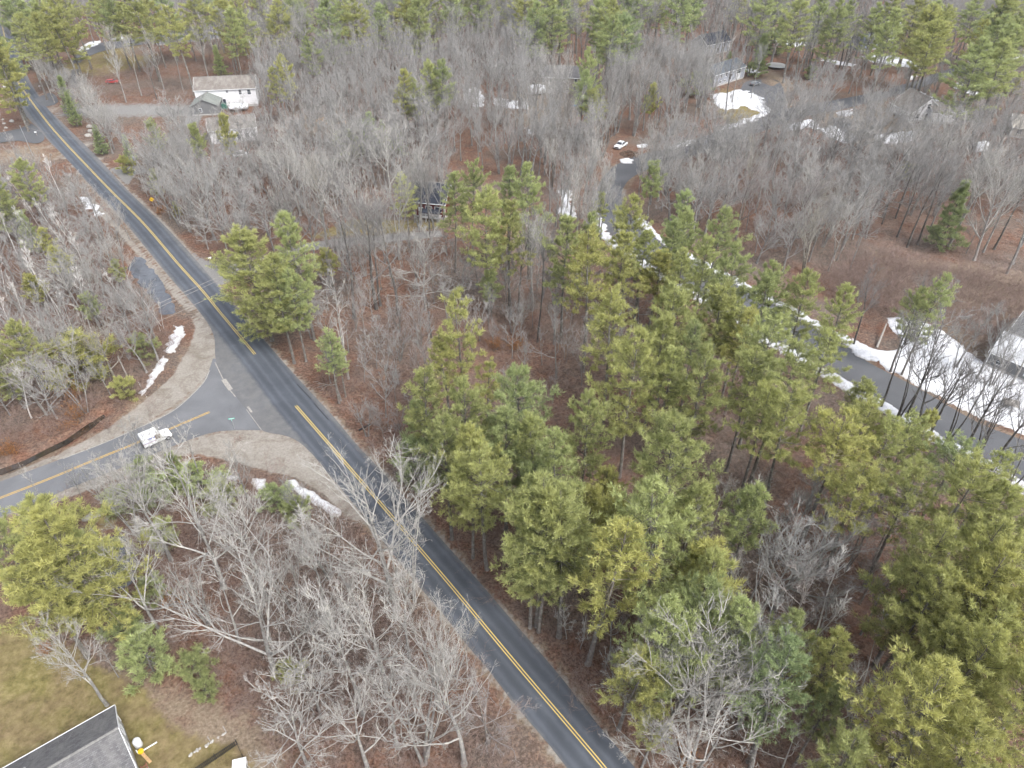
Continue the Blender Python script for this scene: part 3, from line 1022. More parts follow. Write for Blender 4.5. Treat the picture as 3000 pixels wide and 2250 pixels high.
def gable_house(name, label, c, yaw, L, W, h, rise, wall, roof, over=0.35, wins=(), doors=(), found=0.4, chimney=None, corner=True, gutter=True, trim=None):
    root = empty(name, (c[0], c[1], 0.0), yaw)
    tag(root, label, 'house')
    HOUSE_PADS.append((np.array(c), yaw, L / 2 + 1.0, W / 2 + 1.0))
    MB().box((0, 0, found / 2 - 0.4), (L + 0.04, W + 0.04, found + 0.8)).build('foundation', M['w_found'], root)
    wl = MB().prism([(-W / 2, found), (W / 2, found), (W / 2, h), (0, h + rise), (-W / 2, h)], -L / 2, L / 2, 'x').build('wall', wall, root)
    th = 0.16
    k = rise / (W / 2)
    eo = W / 2 + over
    rf = MB()
    for s in (-1, 1):
        y1, z1 = s * eo, h - over * k
        prof = [(0, h + rise + 0.02), (y1, z1 + 0.02), (y1, z1 + th + 0.02), (0, h + rise + th + 0.02)]
        rf.prism(prof, -L / 2 - over, L / 2 + over, 'x')
    ro = rf.build('roof', roof, root)
    MB().box((0, 0, h + rise + th + 0.035), (L + 2 * over + 0.02, 0.26, 0.05)).build('ridge_cap', M['ridge'], ro)
    for sx in (-1, 1):
        for s in (-1, 1):
            y1, z1 = s * (eo + 0.01), h - over * k
            MB().prism([(0, h + rise - 0.10), (y1, z1 - 0.10), (y1, z1 + th + 0.03), (0, h + rise + th + 0.03)], sx * (L / 2 + over + 0.002), sx * (L / 2 + over + 0.05), 'x').build('rake_board', trim or M['white'], ro)
    if gutter:
        for s in (-1, 1):
            MB().box((0, s * (eo + 0.07), h - over * k + 0.07), (L + 2 * over, 0.13, 0.13)).build('gutter', M['white'], ro)
    if corner:
        for sx in (-1, 1):
            for s in (-1, 1):
                MB().box((sx * (L / 2 + 0.012), s * (W / 2 + 0.012), (found + h) / 2), (0.14, 0.14, h - found - 0.02)).build('corner_board', M['white'], root)
    for w in wins:
        opening(root, w[0], w[1], w[2], w[3], w[4], L, W)
    for d in doors:
        opening(root, d[0], d[1], d[2], d[3], d[4], L, W, d[5] if len(d) > 5 else 'door', d[6] if len(d) > 6 else None)
    if chimney:
        x, y, hh = chimney
        ch = MB().box((x, y, (h + rise + hh) / 2 + 1), (0.75, 0.75, h + rise + hh - 2)).build('chimney', M['brick'], ro)
        MB().box((x, y, h + rise + hh + 0.04), (0.9, 0.9, 0.14)).build('chimney_cap', M['w_found'], ch)
        MB().box((x, y, h + rise + hh + 0.13), (0.35, 0.35, 0.06)).build('flue', M['black'], ch)
    return root


def wing(parent_c, yaw, dx, dy, dyaw=0.0):
    cs, sn = math.cos(yaw), math.sin(yaw)
    return np.array([parent_c[0] + cs * dx - sn * dy, parent_c[1] + sn * dx + cs * dy]), yaw + dyaw


# near house at the lower corner: dark shingles, white gable with windows
B_ = at(338, 2069, 2.8)[:2]
yaw1 = rad(38.0)
u1 = np.array([math.cos(yaw1), math.sin(yaw1)])
n1_ = np.array([-u1[1], u1[0]])
L1_, W1_ = 13.0, 9.0
c1_ = B_ - u1 * (L1_ / 2 + 0.3) - n1_ * (W1_ / 2 + 0.3)
h1 = gable_house('house', 'dark-roofed house with white gable end in the lower lawn corner', c1_, yaw1, L1_, W1_, 3.0, 2.5, M['w_white'], M['r_dark'], 0.3,
                 wins=[('E', -1.9, 1.0, 0.9, 1.5), ('E', 0.6, 1.0, 0.8, 1.5), ('E', 2.6, 1.0, 0.8, 1.5), ('E', 0.0, 3.4, 0.7, 1.0), ('N', -3, 1.2, 1.0, 1.2), ('N', 2, 1.2, 1.0, 1.2)], doors=[('E', -3.6, 0.45, 0.9, 2.05, 'door', M['doorw'])])
HX = h1
rp = MB().box((2.2 - L1_ / 2 + 2.6, 1.2, 5.15), (0.5, 0.5, 1.1)).build('chimney', M['brick'], h1)
MB().box((2.2 - L1_ / 2 + 2.6, 1.2, 5.74), (0.62, 0.62, 0.1)).build('chimney_cap', M['w_found'], rp)
MB().box((2.2 - L1_ / 2 + 2.6, 1.2, 5.8), (0.22, 0.22, 0.05)).build('flue', M['black'], rp)
MB().lathe([(0.09, 0), (0.09, 0.5), (0.14, 0.5), (0.14, 0.6)], 10, (2.9 - L1_ / 2 + 2.9, 0.7, 5.0)).build('vent_pipe', M['metal'], h1)

# white farmhouse with its green-grey wing
c, y, L = house_at((569, 265), (746, 257), 5.9, 10.0)
gable_house('house', 'long white two-storey house with brown roof beside the yellow pine', c, y, L, 10.0, 5.9, 3.0, M['w_white'], M['r_brown'], 0.35,
            wins=[('S', 0.6, 4.7, 0.8, 0.7), ('S', 5.0, 3.9, 0.9, 1.5), ('S', 8.0, 3.8, 1.1, 1.6), ('E', 0, 3.8, 1.0, 1.5), ('E', -2.5, 1.2, 1.0, 1.5)], doors=[('S', -1.0, 0.45, 1.0, 2.1)])
H2c, H2y = c, y
wc, wy = wing(c, y, -6.2, -9.6, math.pi / 2)
gable_house('house_wing', 'green-grey roofed shed wing built against the long white house', wc, wy, 9.2, 9.0, 3.0, 2.1, M['w_dgrey'], M['r_green'], 0.3, wins=[('W', -1.5, 1.2, 0.9, 1.1)], gutter=False, corner=False, trim=M['w_dgrey'])
c, y, L = house_at((612, 384), (748, 371), 4.4, 9.0)
gable_house('house', 'white house with brown roof half hidden by bare trees below the farmhouse', c, y, L, 9.0, 4.4, 2.4, M['w_white'], M['r_brown'], 0.35,
            wins=[('S', -4.5, 1.4, 1.0, 1.5), ('S', 4.0, 1.4, 1.0, 1.4)], doors=[('S', -1.5, 0.45, 2.6, 2.2, 'garage', M['door']), ('S', 1.4, 0.45, 1.0, 2.1)])
# long grey ranch house, upper corner
c, y, L = house_at((455, 112), (646, 92), 3.0, 9.0)
gable_house('house', 'long low grey house with white windows behind tall bare trunks', c, y, L, 9.0, 3.0, 2.2, M['w_grey'], M['r_dark'], 0.4,
            wins=[('S', x, 1.1, 1.5, 1.3) for x in (-11, -6, 3, 8.5, 11)] + [('S', -1, 1.0, 2.2, 1.4)], doors=[('S', 0.8 + 5, 0.45, 1.0, 2.1)], chimney=(-3, 0.5, 0.8))
# beige colonial behind the tall pine
c, y, L = house_at((1580, 224), (1700, 228), 5.6, 9.0)
gable_house('house', 'beige two-storey house with grey roof beside the covered boat', c, y, L, 9.0, 5.6, 2.8, M['w_beige'], M['r_dark'], 0.35,
            wins=[('S', x, 3.8, 0.9, 1.3) for x in (-6, -3.3, 1.5, 6)] + [('S', x, 1.1, 0.9, 1.5) for x in (-6.2, -3.4, 3.0, 6)], doors=[('S', 0, 0.45, 1.1, 2.2, 'door', M['w_grey'])])
# dark red house
c, y, L = house_at((1212, 588), (1302, 596), 4.2, 8.0)
gable_house('house', 'dark red house with navy roof and white trim behind the pines', c, y, L, 8.0, 4.2, 3.4, M['w_red'], M['r_navy'], 0.4,
            wins=[('S', -0.2, 1.7, 1.6, 1.3), ('S', 2.2, 1.7, 1.6, 1.3), ('W', 0, 1.6, 1.1, 1.3)], doors=[('S', -2.3, 0.45, 1.0, 2.1, 'door', M['doorw'])])
H6c, H6y = c, y
# grey raised ranch
c, y, L = house_at((2096, 220), (2184, 194), 4.4, 9.0)
gable_house('house', 'grey split-level house with white-framed windows above the snowy lawn', c, y, L, 9.0, 4.4, 2.3, M['w_grey'], M['r_blue'], 0.35,
            wins=[('S', -5.6, 2.8, 1.2, 1.2), ('S', -2.4, 2.8, 1.2, 1.3), ('S', 5.6, 2.5, 3.0, 1.5), ('S', -5.6, 0.8, 1.2, 0.8), ('S', -2.8, 0.8, 1.1, 0.8), ('W', 0, 2.7, 1.2, 1.3)],
            doors=[('S', 0.6, 0.9, 1.1, 2.3), ('S', 5.8, 0.42, 2.6, 2.0, 'garage', M['doorw'])], found=0.4)
c, y, L = house_at((2072, 132), (2140, 118), 4.6, 9.0)
gable_house('house', 'grey house with near-black roof just behind the split-level house', c, y, L, 9.0, 4.6, 3.2, M['w_grey'], M['r_navy'], 0.35,
            wins=[('W', -2, 2.6, 1.0, 1.3), ('W', 1.5, 2.6, 1.0, 1.3), ('S', -3, 1.4, 1.0, 1.3), ('S', 3, 1.4, 1.0, 1.3)], doors=[('S', 0, 0.45, 1.0, 2.1)], chimney=(-2.5, 1, 0.9))
# far right houses
c, y, L = house_at((2528, 128), (2620, 112), 3.2, 9.0)
gable_house('house', 'blue-grey far house with white windows above the long snowfield', c, y, L, 9.0, 3.2, 2.6, M['w_blue'], M['r_blue'], 0.35,
            wins=[('S', x, 1.1, 1.4, 1.3) for x in (-5.5, -1.5, 3.5, 7.0)], doors=[('S', 1.2, 0.45, 1.0, 2.1, 'door', M['doorw'])])
c, y, L = house_at((2596, 84), (2644, 82), 3.2, 8.0)
gable_house('house', 'pale slate-roofed far house tucked among pines above the blue-grey house', c, y, L, 8.0, 3.2, 2.6, M['w_grey'], M['r_pale'], 0.35, wins=[('S', -2.5, 1.1, 1.2, 1.3), ('S', 2.5, 1.1, 1.2, 1.3)])
# white gabled cape
c0 = at(2692, 350)[:2]
yc = rad(98)
gable_house('house', 'white gabled house with brown roof standing in bare trees', c0 + np.array([0, 4.0]), yc, 12.0, 11.0, 3.0, 4.4, M['w_white'], M['r_brown'], 0.4,
            wins=[('W', 0.0, 4.2, 1.2, 1.5), ('W', -3.0, 1.1, 1.2, 1.4), ('W', 3.0, 1.1, 1.2, 1.4)], doors=[('W', 0.2, 0.45, 1.1, 2.1)])
cg = at(2742, 362)[:2]
gable_house('garage', 'white-walled garage wing beside the white gabled house', cg + np.array([2.0, 4.5]), rad(8), 9.5, 8.5, 3.6, 2.2, M['w_white'], M['r_brown'], 0.3, wins=[('S', 2.8, 1.4, 0.9, 1.0)], doors=[('S', -1.6, 0.42, 3.0, 2.3, 'garage', M['doorw'])])
c, y, L = house_at((2905, 1030), (3075, 1100), 3.0, 9.0)
gable_house('house', 'pale-roofed house cut by the picture edge beyond the snowfield', c, y, L, 9.0, 3.0, 2.2, M['w_dgrey'], M['r_pale'], 0.35, wins=[('S', -3, 1.1, 1.2, 1.2), ('S', 2, 1.1, 1.2, 1.2)])
wc, wy = wing(c, y, -0.5, 8.6, 0.0)
gable_house('house_wing', 'dark shingled rear wing of the pale-roofed house at the edge', wc, wy, L - 1.0, 9.0, 3.4, 3.0, M['w_dgrey'], M['r_dark'], 0.35, gutter=False)
c, y, L = house_at((2968, 372), (3100, 385), 3.0, 10.0)
gable_house('house', 'tan-roofed house at the picture edge under bare branches', c, y, L, 10.0, 3.0, 2.6, M['w_beige'], M['r_tan'], 0.35, wins=[('S', -4, 1.1, 1.2, 1.2), ('S', 2, 1.1, 1.2, 1.2)], doors=[('S', -1, 0.45, 1.0, 2.1)])


def keep_off(P, pad=0.0):
    P = np.atleast_2d(P)
    bad = np.zeros(len(P), bool)
    for c, yw, hx, hy in HOUSE_PADS:
        d = P - c
        a = d[:, 0] * math.cos(yw) + d[:, 1] * math.sin(yw)
        b = -d[:, 0] * math.sin(yw) + d[:, 1] * math.cos(yw)
        bad |= (abs(a) < hx + pad) & (abs(b) < hy + pad)
    return bad

# ------------------------------------------------------------------ houses come first so that trees keep off them (see build_houses below)
# ------------------------------------------------------------------ tree shapes
def nrm(v):
    return v / np.maximum(np.linalg.norm(v, axis=-1, keepdims=True), 1e-9)


class Geo:
    def __init__(self):
        self.V, self.T, self.Q, self.n, self.A = [], [], [], 0, []

    def tube(self, P, R, n):
        P = np.asarray(P)
        k = len(P)
        D = nrm(np.gradient(P, axis=0))
        ref = np.array([0.31, 0.95, 0.05]) if abs(D[0, 2]) > 0.8 else np.array([0.1, 0.2, 0.97])
        A = nrm(np.cross(D, ref))
        B = np.cross(D, A)
        t = np.arange(n) * 2 * math.pi / n
        ring_ = P[:, None] + (A[:, None] * np.cos(t)[None, :, None] + B[:, None] * np.sin(t)[None, :, None]) * np.asarray(R)[:, None, None]
        i = np.arange(k - 1)[:, None] * n
        j = np.arange(n)[None]
        q = np.stack([i + j, i + (j + 1) % n, i + n + (j + 1) % n, i + n + j], -1).reshape(-1, 4) + self.n
        self.V.append(ring_.reshape(-1, 3))
        self.Q.append(q)
        self.n += k * n

    def ribbons(self, P0, P1, P2, w, rng):
        """thin three-point twigs: a flat tapering strip each"""
        m = len(P0)
        D = nrm(P2 - P0)
        S = nrm(np.cross(D, rng.normal(size=(m, 3)))) * (w[:, None] if hasattr(w, '__len__') else w) / 2
        V = np.stack([P0 - S, P0 + S, P1 - S * 0.75, P1 + S * 0.75, P2], 1).reshape(-1, 3)
        i = np.arange(m)[:, None] * 5 + self.n
        self.Q.append(i + np.array([[0, 1, 3, 2]]))
        self.T.append(i + np.array([[2, 3, 4]]))
        self.V.append(V)
        self.n += 5 * m

    def blades(self, P, D, L, w, rng, attr):
        m = len(P)
        S = nrm(np.cross(D, rng.normal(size=(m, 3)))) * np.asarray(w)[:, None]
        V = np.stack([P - S * 0.5 + D * L[:, None] * 0.18, P + D * L[:, None], P + S * 0.5 + D * L[:, None] * 0.12], 1)
        self.T.append(np.arange(m)[:, None] * 3 + self.n + np.array([[0, 1, 2]]))
        self.V.append(V.reshape(-1, 3))
        self.A.append(np.repeat(attr, 3))
        self.n += 3 * m

    def mesh(self, name, mat, smooth=False, attr=None):
        V = np.concatenate(self.V)
        me = mesh_np(name, V, np.concatenate(self.T) if self.T else None, np.concatenate(self.Q) if self.Q else None, smooth)
        if attr:
            a = me.attributes.new(attr, 'FLOAT', 'POINT')
            vals = np.concatenate(self.A).astype(np.float32)
            full = np.full(len(V), 0.3, np.float32)
            full[-len(vals):] = vals
            a.data.foreach_set('value', full)
        for m_ in (mat if isinstance(mat, (list, tuple)) else [mat]):
            me.materials.append(m_)
        return me


def grow(rng, p, d, L, n, wander, up):
    P = [np.array(p, float)]
    d = nrm(np.array(d, float))
    for i in range(n):
        d = nrm(d + rng.normal(size=3) * wander + np.array([0, 0, up]))
        P.append(P[-1] + d * L / n)
    return np.array(P)


def on_line(P, t):
    k = len(P) - 1
    f = np.clip(t, 0, 0.9999) * k
    i = np.floor(f).astype(int)
    fr = (f - i)[..., None]
    return P[i] * (1 - fr) + P[i + 1] * fr, nrm(P[i + 1] - P[i])


def deviate(rng, D, ang):
    """turn directions by ang about random axes"""
    S = nrm(np.cross(D, rng.normal(size=D.shape)))
    return nrm(D * np.cos(ang)[:, None] + S * np.sin(ang)[:, None])


def bare_tree(seed, H, spread, fork, n1, r0, dens=1.0, up=0.10, lean=0.0, stems=1, fine=1.0, wander=0.042, droop=0.0):
    """returns (trunk mesh data, crown mesh data) as Geo"""
    rng = np.random.RandomState(seed)
    tr, cr = Geo(), Geo()
    L1 = []
    for s in range(stems):
        a0 = rng.uniform(0, 6.28)
        d0 = np.array([math.cos(a0) * (0.16 * (stems > 1)) + lean, math.sin(a0) * (0.16 * (stems > 1)), 1.0])
        top = H * (0.78 if stems == 1 else rng.uniform(0.6, 0.75))
        P = grow(rng, (0.25 * math.cos(a0) * (stems > 1), 0.25 * math.sin(a0) * (stems > 1), -0.5), d0, top + 0.5, 14, 0.035, 0.02)
        t = np.linspace(0, 1, len(P))
        R = r0 * (1 - 0.88 * t ** 0.85) * (0.75 if stems > 1 else 1.0)
        R[0] *= 1.45
        R[1] *= 1.08
        tr.tube(P, R, 7)
        k = max(3, int(n1 / stems))
        ts = np.sort(fork + (1 - fork) * rng.uniform(0, 1, k) ** 0.85)
        az = rng.uniform(0, 6.28)
        for q_, tt in enumerate(ts):
            az += 2.4 + rng.normal() * 0.35
            p, d = on_line(P, np.array([tt]))
            rise = 0.5 + 4.0 * max(0.0, up - 0.05) + 1.0 * (tt - fork) / max(1 - fork, 0.05) + rng.normal() * 0.15
            dd = np.array([math.cos(az), math.sin(az), max(0.12, rise)])
            ln = H * spread * (1.12 - 0.55 * (tt - fork) / max(1 - fork, 0.05)) * rng.uniform(0.7, 1.15)
            LP = grow(rng, p[0], dd, ln, 8, wander, up - droop)
            rr = np.interp(tt, t, R) * rng.uniform(0.48, 0.72)
            L1.append((LP, rr, ln))
        L1.append((P[int(len(P) * 0.6):], 0, H * 0.3))
    for LP, rr, ln in L1:
        if rr:
            cr.tube(LP, rr * (1 - 0.82 * np.linspace(0, 1, len(LP))), 5)
    L2 = []
    for LP, rr, ln in L1:
        k = max(4, int(round(ln * 1.15 * dens)))
        ts = rng.uniform(0.2, 1.0, k)
        p, d = on_line(LP, ts)
        d = deviate(rng, d, rng.uniform(0.38, 0.85, k))
        for i in range(k):
            l2 = ln * 0.46 * (1.1 - 0.55 * ts[i]) * rng.uniform(0.65, 1.2)
            LP2 = grow(rng, p[i], d[i] + np.array([0, 0, 0.12]), l2, 5, wander * 1.2, up * 0.9 - droop)
            r2 = max(0.034, (rr or 0.08) * 0.5 * (1 - 0.5 * ts[i]))
            cr.tube(LP2, np.linspace(r2, 0.014, len(LP2)), 4)
            L2.append((LP2, l2))
    P3 = []
    for LP2, l2 in L2:
        k = max(4, int(round(l2 * 2.7 * dens)))
        ts = rng.uniform(0.15, 1.0, k)
        p, d = on_line(LP2, ts)
        d = deviate(rng, d, rng.uniform(0.4, 0.95, k)) + np.array([0, 0, 0.10 - droop])
        ll = l2 * 0.45 * (1.1 - 0.5 * ts) * rng.uniform(0.6, 1.25, k)
        P3.append((p, nrm(d), ll))
    p = np.concatenate([a[0] for a in P3])
    d = np.concatenate([a[1] for a in P3])
    ll = np.concatenate([a[2] for a in P3])
    m1 = p + d * ll[:, None] * 0.5 + rng.normal(size=p.shape) * ll[:, None] * 0.05
    e1 = p + d * ll[:, None] + rng.normal(size=p.shape) * ll[:, None] * 0.09 + np.array([0, 0, 1]) * ll[:, None] * (0.10 - droop)
    cr.ribbons(p, m1, e1, np.clip(0.012 + ll * 0.012, 0.018, 0.042), rng)
    # twigs of two further orders
    for rep, frac, w in ((4 * fine, 0.58, 0.019), (3 * fine, 0.55, 0.013)):
        k = max(1, int(round(rep)))
        tt = rng.uniform(0.25, 1.0, (len(p), k))
        b = np.where(tt[..., None] < 0.5, p[:, None] + (m1 - p)[:, None] * (tt * 2)[..., None], m1[:, None] + (e1 - m1)[:, None] * (tt * 2 - 1)[..., None]).reshape(-1, 3)
        dd = deviate(rng, np.repeat(nrm(e1 - p), k, 0), rng.uniform(0.35, 0.9, len(p) * k)) + np.array([0, 0, 0.12 - droop])
        ln = np.repeat(ll, k) * frac * rng.uniform(0.6, 1.2, len(p) * k)
        dd = nrm(dd)
        mm = b + dd * ln[:, None] * 0.5 + rng.normal(size=b.shape) * ln[:, None] * 0.05
        ee = b + dd * ln[:, None] + rng.normal(size=b.shape) * ln[:, None] * 0.08
        cr.ribbons(b, mm, ee, np.full(len(b), w), rng)
        p, m1, e1, ll = b, mm, ee, ln
    return tr, cr


def pine(seed, H, cb, R, dens=1.0, shape='white', gap=0.15, tuft=1.0):
    rng = np.random.RandomState(seed)
    tr, cr = Geo(), Geo()
    P = grow(rng, (0, 0, -0.5), (rng.normal() * 0.03, rng.normal() * 0.03, 1), H + 0.5, 16, 0.022, 0.05)
    t = np.linspace(0, 1, len(P))
    r0 = 0.0125 * H + 0.03
    Rr = r0 * (1 - 0.93 * t)
    Rr[0] *= 1.35
    tr.tube(P, Rr, 7)
    TP, TD, TS, TA = [], [], [], []
    z = cb * H
    az = rng.uniform(0, 6.28)
    # bare dead stubs under the crown
    for i in range(int(8 + (cb * H) * 0.9)):
        tt = rng.uniform(min(cb * 0.35, 0.3), cb + 0.12)
        p, d = on_line(P, np.array([tt]))
        a = rng.uniform(0, 6.28)
        L = rng.uniform(0.5, R * 0.55)
        LP = grow(rng, p[0], (math.cos(a), math.sin(a), rng.uniform(-0.25, 0.25)), L, 3, 0.1, 0)
        cr.tube(LP, np.linspace(0.035, 0.01, len(LP)), 3)
    while z < H * 0.985:
        u = (z - cb * H) / (H * (1 - cb))
        if shape == 'white':
            prof = (0.62 + 0.55 * math.sin(min(1, u * 1.5) * 2.2)) * (1 - u ** 2.0) ** 0.75 + 0.10
        elif shape == 'cone':
            prof = 1.08 * (1 - u) ** 0.85 + 0.06
        else:
            prof = (0.9 * math.sin(math.pi * min(1, 0.25 + u * 0.72)) + 0.12)
        nb = rng.randint(4, 7)
        wob = rng.uniform(0.55, 1.28)
        az += rng.uniform(0.3, 1.0)
        for b in range(nb):
            if rng.rand() < gap:
                continue
            a = az + b * 6.283 / nb + rng.normal() * 0.22
            L = max(0.45, R * prof * wob * rng.uniform(0.55, 1.15))
            p, _ = on_line(P, np.array([(z + 0.5 + rng.normal() * 0.12) / (H + 0.5)]))
            el = -0.05 + 0.75 * u ** 1.3 + rng.normal() * 0.14
            LP = grow(rng, p[0], (math.cos(a), math.sin(a), el), L, 5, 0.07, 0.055)
            cr.tube(LP, np.linspace(0.02 + 0.011 * L, 0.01, len(LP)), 3)
            ns = max(3, int(L * 2.6 * dens))
            ts = np.concatenate([rng.uniform(0.3, 1.0, ns), [1.0, 0.97]])
            bp, bd = on_line(LP, ts)
            side = nrm(np.cross(bd, np.array([0, 0, 1.0])))
            sg = np.where(rng.rand(len(ts)) < 0.5, -1.0, 1.0)
            sd = nrm(bd * rng.uniform(0.6, 1.1, (len(ts), 1)) + side * (sg * rng.uniform(0.3, 1.1, len(ts)))[:, None] + np.array([0, 0, 1.0]) * rng.uniform(0.05, 0.5, (len(ts), 1)))
            sl = np.clip(L * 0.30 * (1.15 - 0.6 * ts) * rng.uniform(0.6, 1.3, len(ts)), 0.3, 1.3)
            for k_ in range(3):
                f = (0.35 + 0.33 * k_)
                pos = bp + sd * (sl * f)[:, None] + rng.normal(size=bp.shape) * 0.07
                TP.append(pos)
                TD.append(nrm(sd + np.array([0, 0, 0.55]) + rng.normal(size=bp.shape) * 0.25))
                TS.append(np.full(len(ts), 1.0 + 0.15 * k_))
                # tufts get paler from the stem out to the branch tips
                TA.append(np.clip(0.25 + 0.22 * k_ + 0.25 * ts + rng.normal() * 0.13 + rng.normal(size=len(ts)) * 0.12, 0, 1))
        z += rng.uniform(0.42, 0.75) * (1 if shape != 'cone' else 0.75) * (0.8 + R * 0.07)
    TP, TD, TS, TA = (np.concatenate(a) for a in (TP, TD, TS, TA))
    k = 9
    m = len(TP)
    d = nrm(np.repeat(TD, k, 0) + rng.normal(size=(m * k, 3)) * 0.62)
    L = np.repeat(TS, k) * rng.uniform(0.30, 0.52, m * k) * tuft
    pos = np.repeat(TP, k, 0) + rng.normal(size=(m * k, 3)) * 0.06
    nf = cr.n
    cr.blades(pos, d, L, rng.uniform(0.05, 0.092, m * k) * tuft, rng, np.repeat(TA, k) + rng.normal(size=m * k) * 0.07)
    return tr, cr


def shrub(seed, H, n, spreadf=0.6, dens=1.0):
    rng = np.random.RandomState(seed)
    g = Geo()
    p = np.column_stack([rng.normal(size=n) * 0.25, rng.normal(size=n) * 0.25, np.full(n, -0.1)])
    d = nrm(np.column_stack([rng.normal(size=n) * spreadf, rng.normal(size=n) * spreadf, np.ones(n)]))
    ll = H * rng.uniform(0.6, 1.15, n)
    m1 = p + d * ll[:, None] * 0.5 + rng.normal(size=p.shape) * 0.06
    e1 = p + d * ll[:, None] + rng.normal(size=p.shape) * 0.15
    g.ribbons(p, m1, e1, np.full(n, 0.03), rng)
    for k, frac, w in ((int(6 * dens), 0.5, 0.02), (int(4 * dens), 0.55, 0.014)):
        tt = rng.uniform(0.3, 1.0, (len(p), k))
        b = np.where(tt[..., None] < 0.5, p[:, None] + (m1 - p)[:, None] * (tt * 2)[..., None], m1[:, None] + (e1 - m1)[:, None] * (tt * 2 - 1)[..., None]).reshape(-1, 3)
        dd = nrm(deviate(rng, np.repeat(nrm(e1 - p), k, 0), rng.uniform(0.4, 0.9, len(p) * k)) + np.array([0, 0, 0.15]))
        ln = np.repeat(ll, k) * frac * rng.uniform(0.5, 1.2, len(p) * k)
        mm = b + dd * ln[:, None] * 0.5 + rng.normal(size=b.shape) * ln[:, None] * 0.06
        ee = b + dd * ln[:, None] + rng.normal(size=b.shape) * ln[:, None] * 0.1
        g.ribbons(b, mm, ee, np.full(len(b), w), rng)
        p, m1, e1, ll = b, mm, ee, ln
    return g


BARE = {}      # name -> (trunk mesh, crown mesh, nominal height)


def reg_bare(key, tm=None, cm=None, **kw):
    t, c = bare_tree(**kw)
    BARE[key] = (t.mesh('trunk', tm or M['bark'], True), c.mesh('crown', cm or M['limb']), kw['H'])


for i in range(5):   # tall forest-grown: high narrow ascending crowns
    reg_bare('forest%d' % i, seed=10 + i, H=20.0, spread=0.28 + 0.02 * (i % 3), fork=0.36 + 0.06 * (i % 3), n1=12, r0=0.20, up=0.15, fine=0.9)
for i in range(3):   # broad open-grown
    reg_bare('broad%d' % i, seed=30 + i, H=19.0, spread=0.46, fork=0.24, n1=13, r0=0.30, up=0.07, wander=0.065, dens=0.85, fine=1.0)
for i in range(2):   # many-stemmed maples
    reg_bare('clump%d' % i, seed=40 + i, H=17.0, spread=0.34, fork=0.26, n1=17, r0=0.19, up=0.12, stems=3 + i, dens=0.85, fine=0.8)
for i in range(2):   # oaks with long level limbs
    reg_bare('oak%d' % i, seed=46 + i, H=18.0, spread=0.55, fork=0.3, n1=12, r0=0.32, up=0.03, wander=0.075, dens=0.75, fine=0.75)
reg_bare('young0', seed=50, H=10.0, spread=0.30, fork=0.25, n1=10, r0=0.085, up=0.12, dens=1.3)
reg_bare('young1', seed=51, H=9.0, spread=0.36, fork=0.2, n1=9, r0=0.075, up=0.05, dens=1.3, stems=2)
reg_bare('twiggy0', seed=55, H=13.0, spread=0.34, fork=0.2, n1=16, r0=0.15, up=0.04, dens=1.25, fine=1.35, droop=0.03)
reg_bare('birch0', M['birch'], M['birch'], seed=60, H=15.0, spread=0.20, fork=0.5, n1=8, r0=0.12, up=0.14, dens=0.6, fine=0.7)
reg_bare('sparse0', seed=65, H=15.0, spread=0.30, fork=0.35, n1=8, r0=0.17, up=0.06, dens=0.55, fine=0.8, wander=0.13)

PINE = {}


def reg_pine(key, **kw):
    t, c = pine(**kw)
    PINE[key] = (t.mesh('trunk', M['pinebark'], True), c, kw['H'])
    me = c.mesh('crown', [M['pinebark'], M['needles']], False, 'tuft')
    npoly = len(me.polygons)
    nb = len(c.A[0]) // 3
    mi = np.zeros(npoly, np.int32)
    mi[npoly - nb:] = 1
    me.polygons.foreach_set('material_index', mi)
    PINE[key] = (PINE[key][0], me, kw['H'])


for i in range(4):
    reg_pine('tall%d' % i, seed=100 + i, H=23.0, cb=0.42 + 0.05 * (i % 2), R=3.5 + 0.25 * (i % 3), gap=0.24)
for i in range(3):
    reg_pine('broad%d' % i, seed=110 + i, H=21.0, cb=0.26 + 0.06 * i, R=4.2, gap=0.2, dens=1.0)
for i in range(3):   # high crowns on long bare boles
    reg_pine('high%d' % i, seed=140 + i, H=24.0, cb=0.56, R=4.1, gap=0.22)
reg_pine('big0', seed=150, H=25.0, cb=0.10, R=5.3, gap=0.10, dens=1.1)
for i in range(2):
    reg_pine('thin%d' % i, seed=120 + i, H=20.0, cb=0.45, R=2.7, gap=0.38, dens=0.8)
reg_pine('top0', seed=130, H=14.0, cb=0.45, R=2.5, gap=0.1, dens=1.3)
reg_pine('young0', seed=131, H=7.0, cb=0.1, R=2.0, gap=0.05, dens=1.5, shape='cone', tuft=0.85)
reg_pine('spruce0', seed=132, H=11.0, cb=0.06, R=2.5, gap=0.05, dens=1.3, shape='cone', tuft=0.85)
reg_pine('bushy0', seed=133, H=5.0, cb=0.04, R=2.4, gap=0.05, dens=1.6, shape='round', tuft=0.85)

SHRUB = [shrub(200 + i, 2.2 + 0.5 * i, 16 - 2 * i, 0.55 + 0.1 * i).mesh('twigs', M['brush']) for i in range(3)]

ALLTREES = []        # (root, kind words, x, y, height)


def place(proto, name, x, y, h, rz, tint_t=(1, 1, 1), tint_c=(1, 1, 1), sx=1.0, tilt=(0, 0)):
    tm, cm, H0 = proto
    r = empty(name, (x, y, gz1(x, y)), rz)
    s = h / H0
    r.scale = (s * sx, s * sx, s)
    r.rotation_euler = (tilt[0], tilt[1], rz)
    a = bpy.data.objects.new('trunk', tm)
    b = bpy.data.objects.new('crown', cm)
    for o, c in ((a, tint_t), (b, tint_c)):
        o.color = (*c, 1)
        link(o, r)
    return r

# ------------------------------------------------------------------ trees
RNG = random.Random(7)


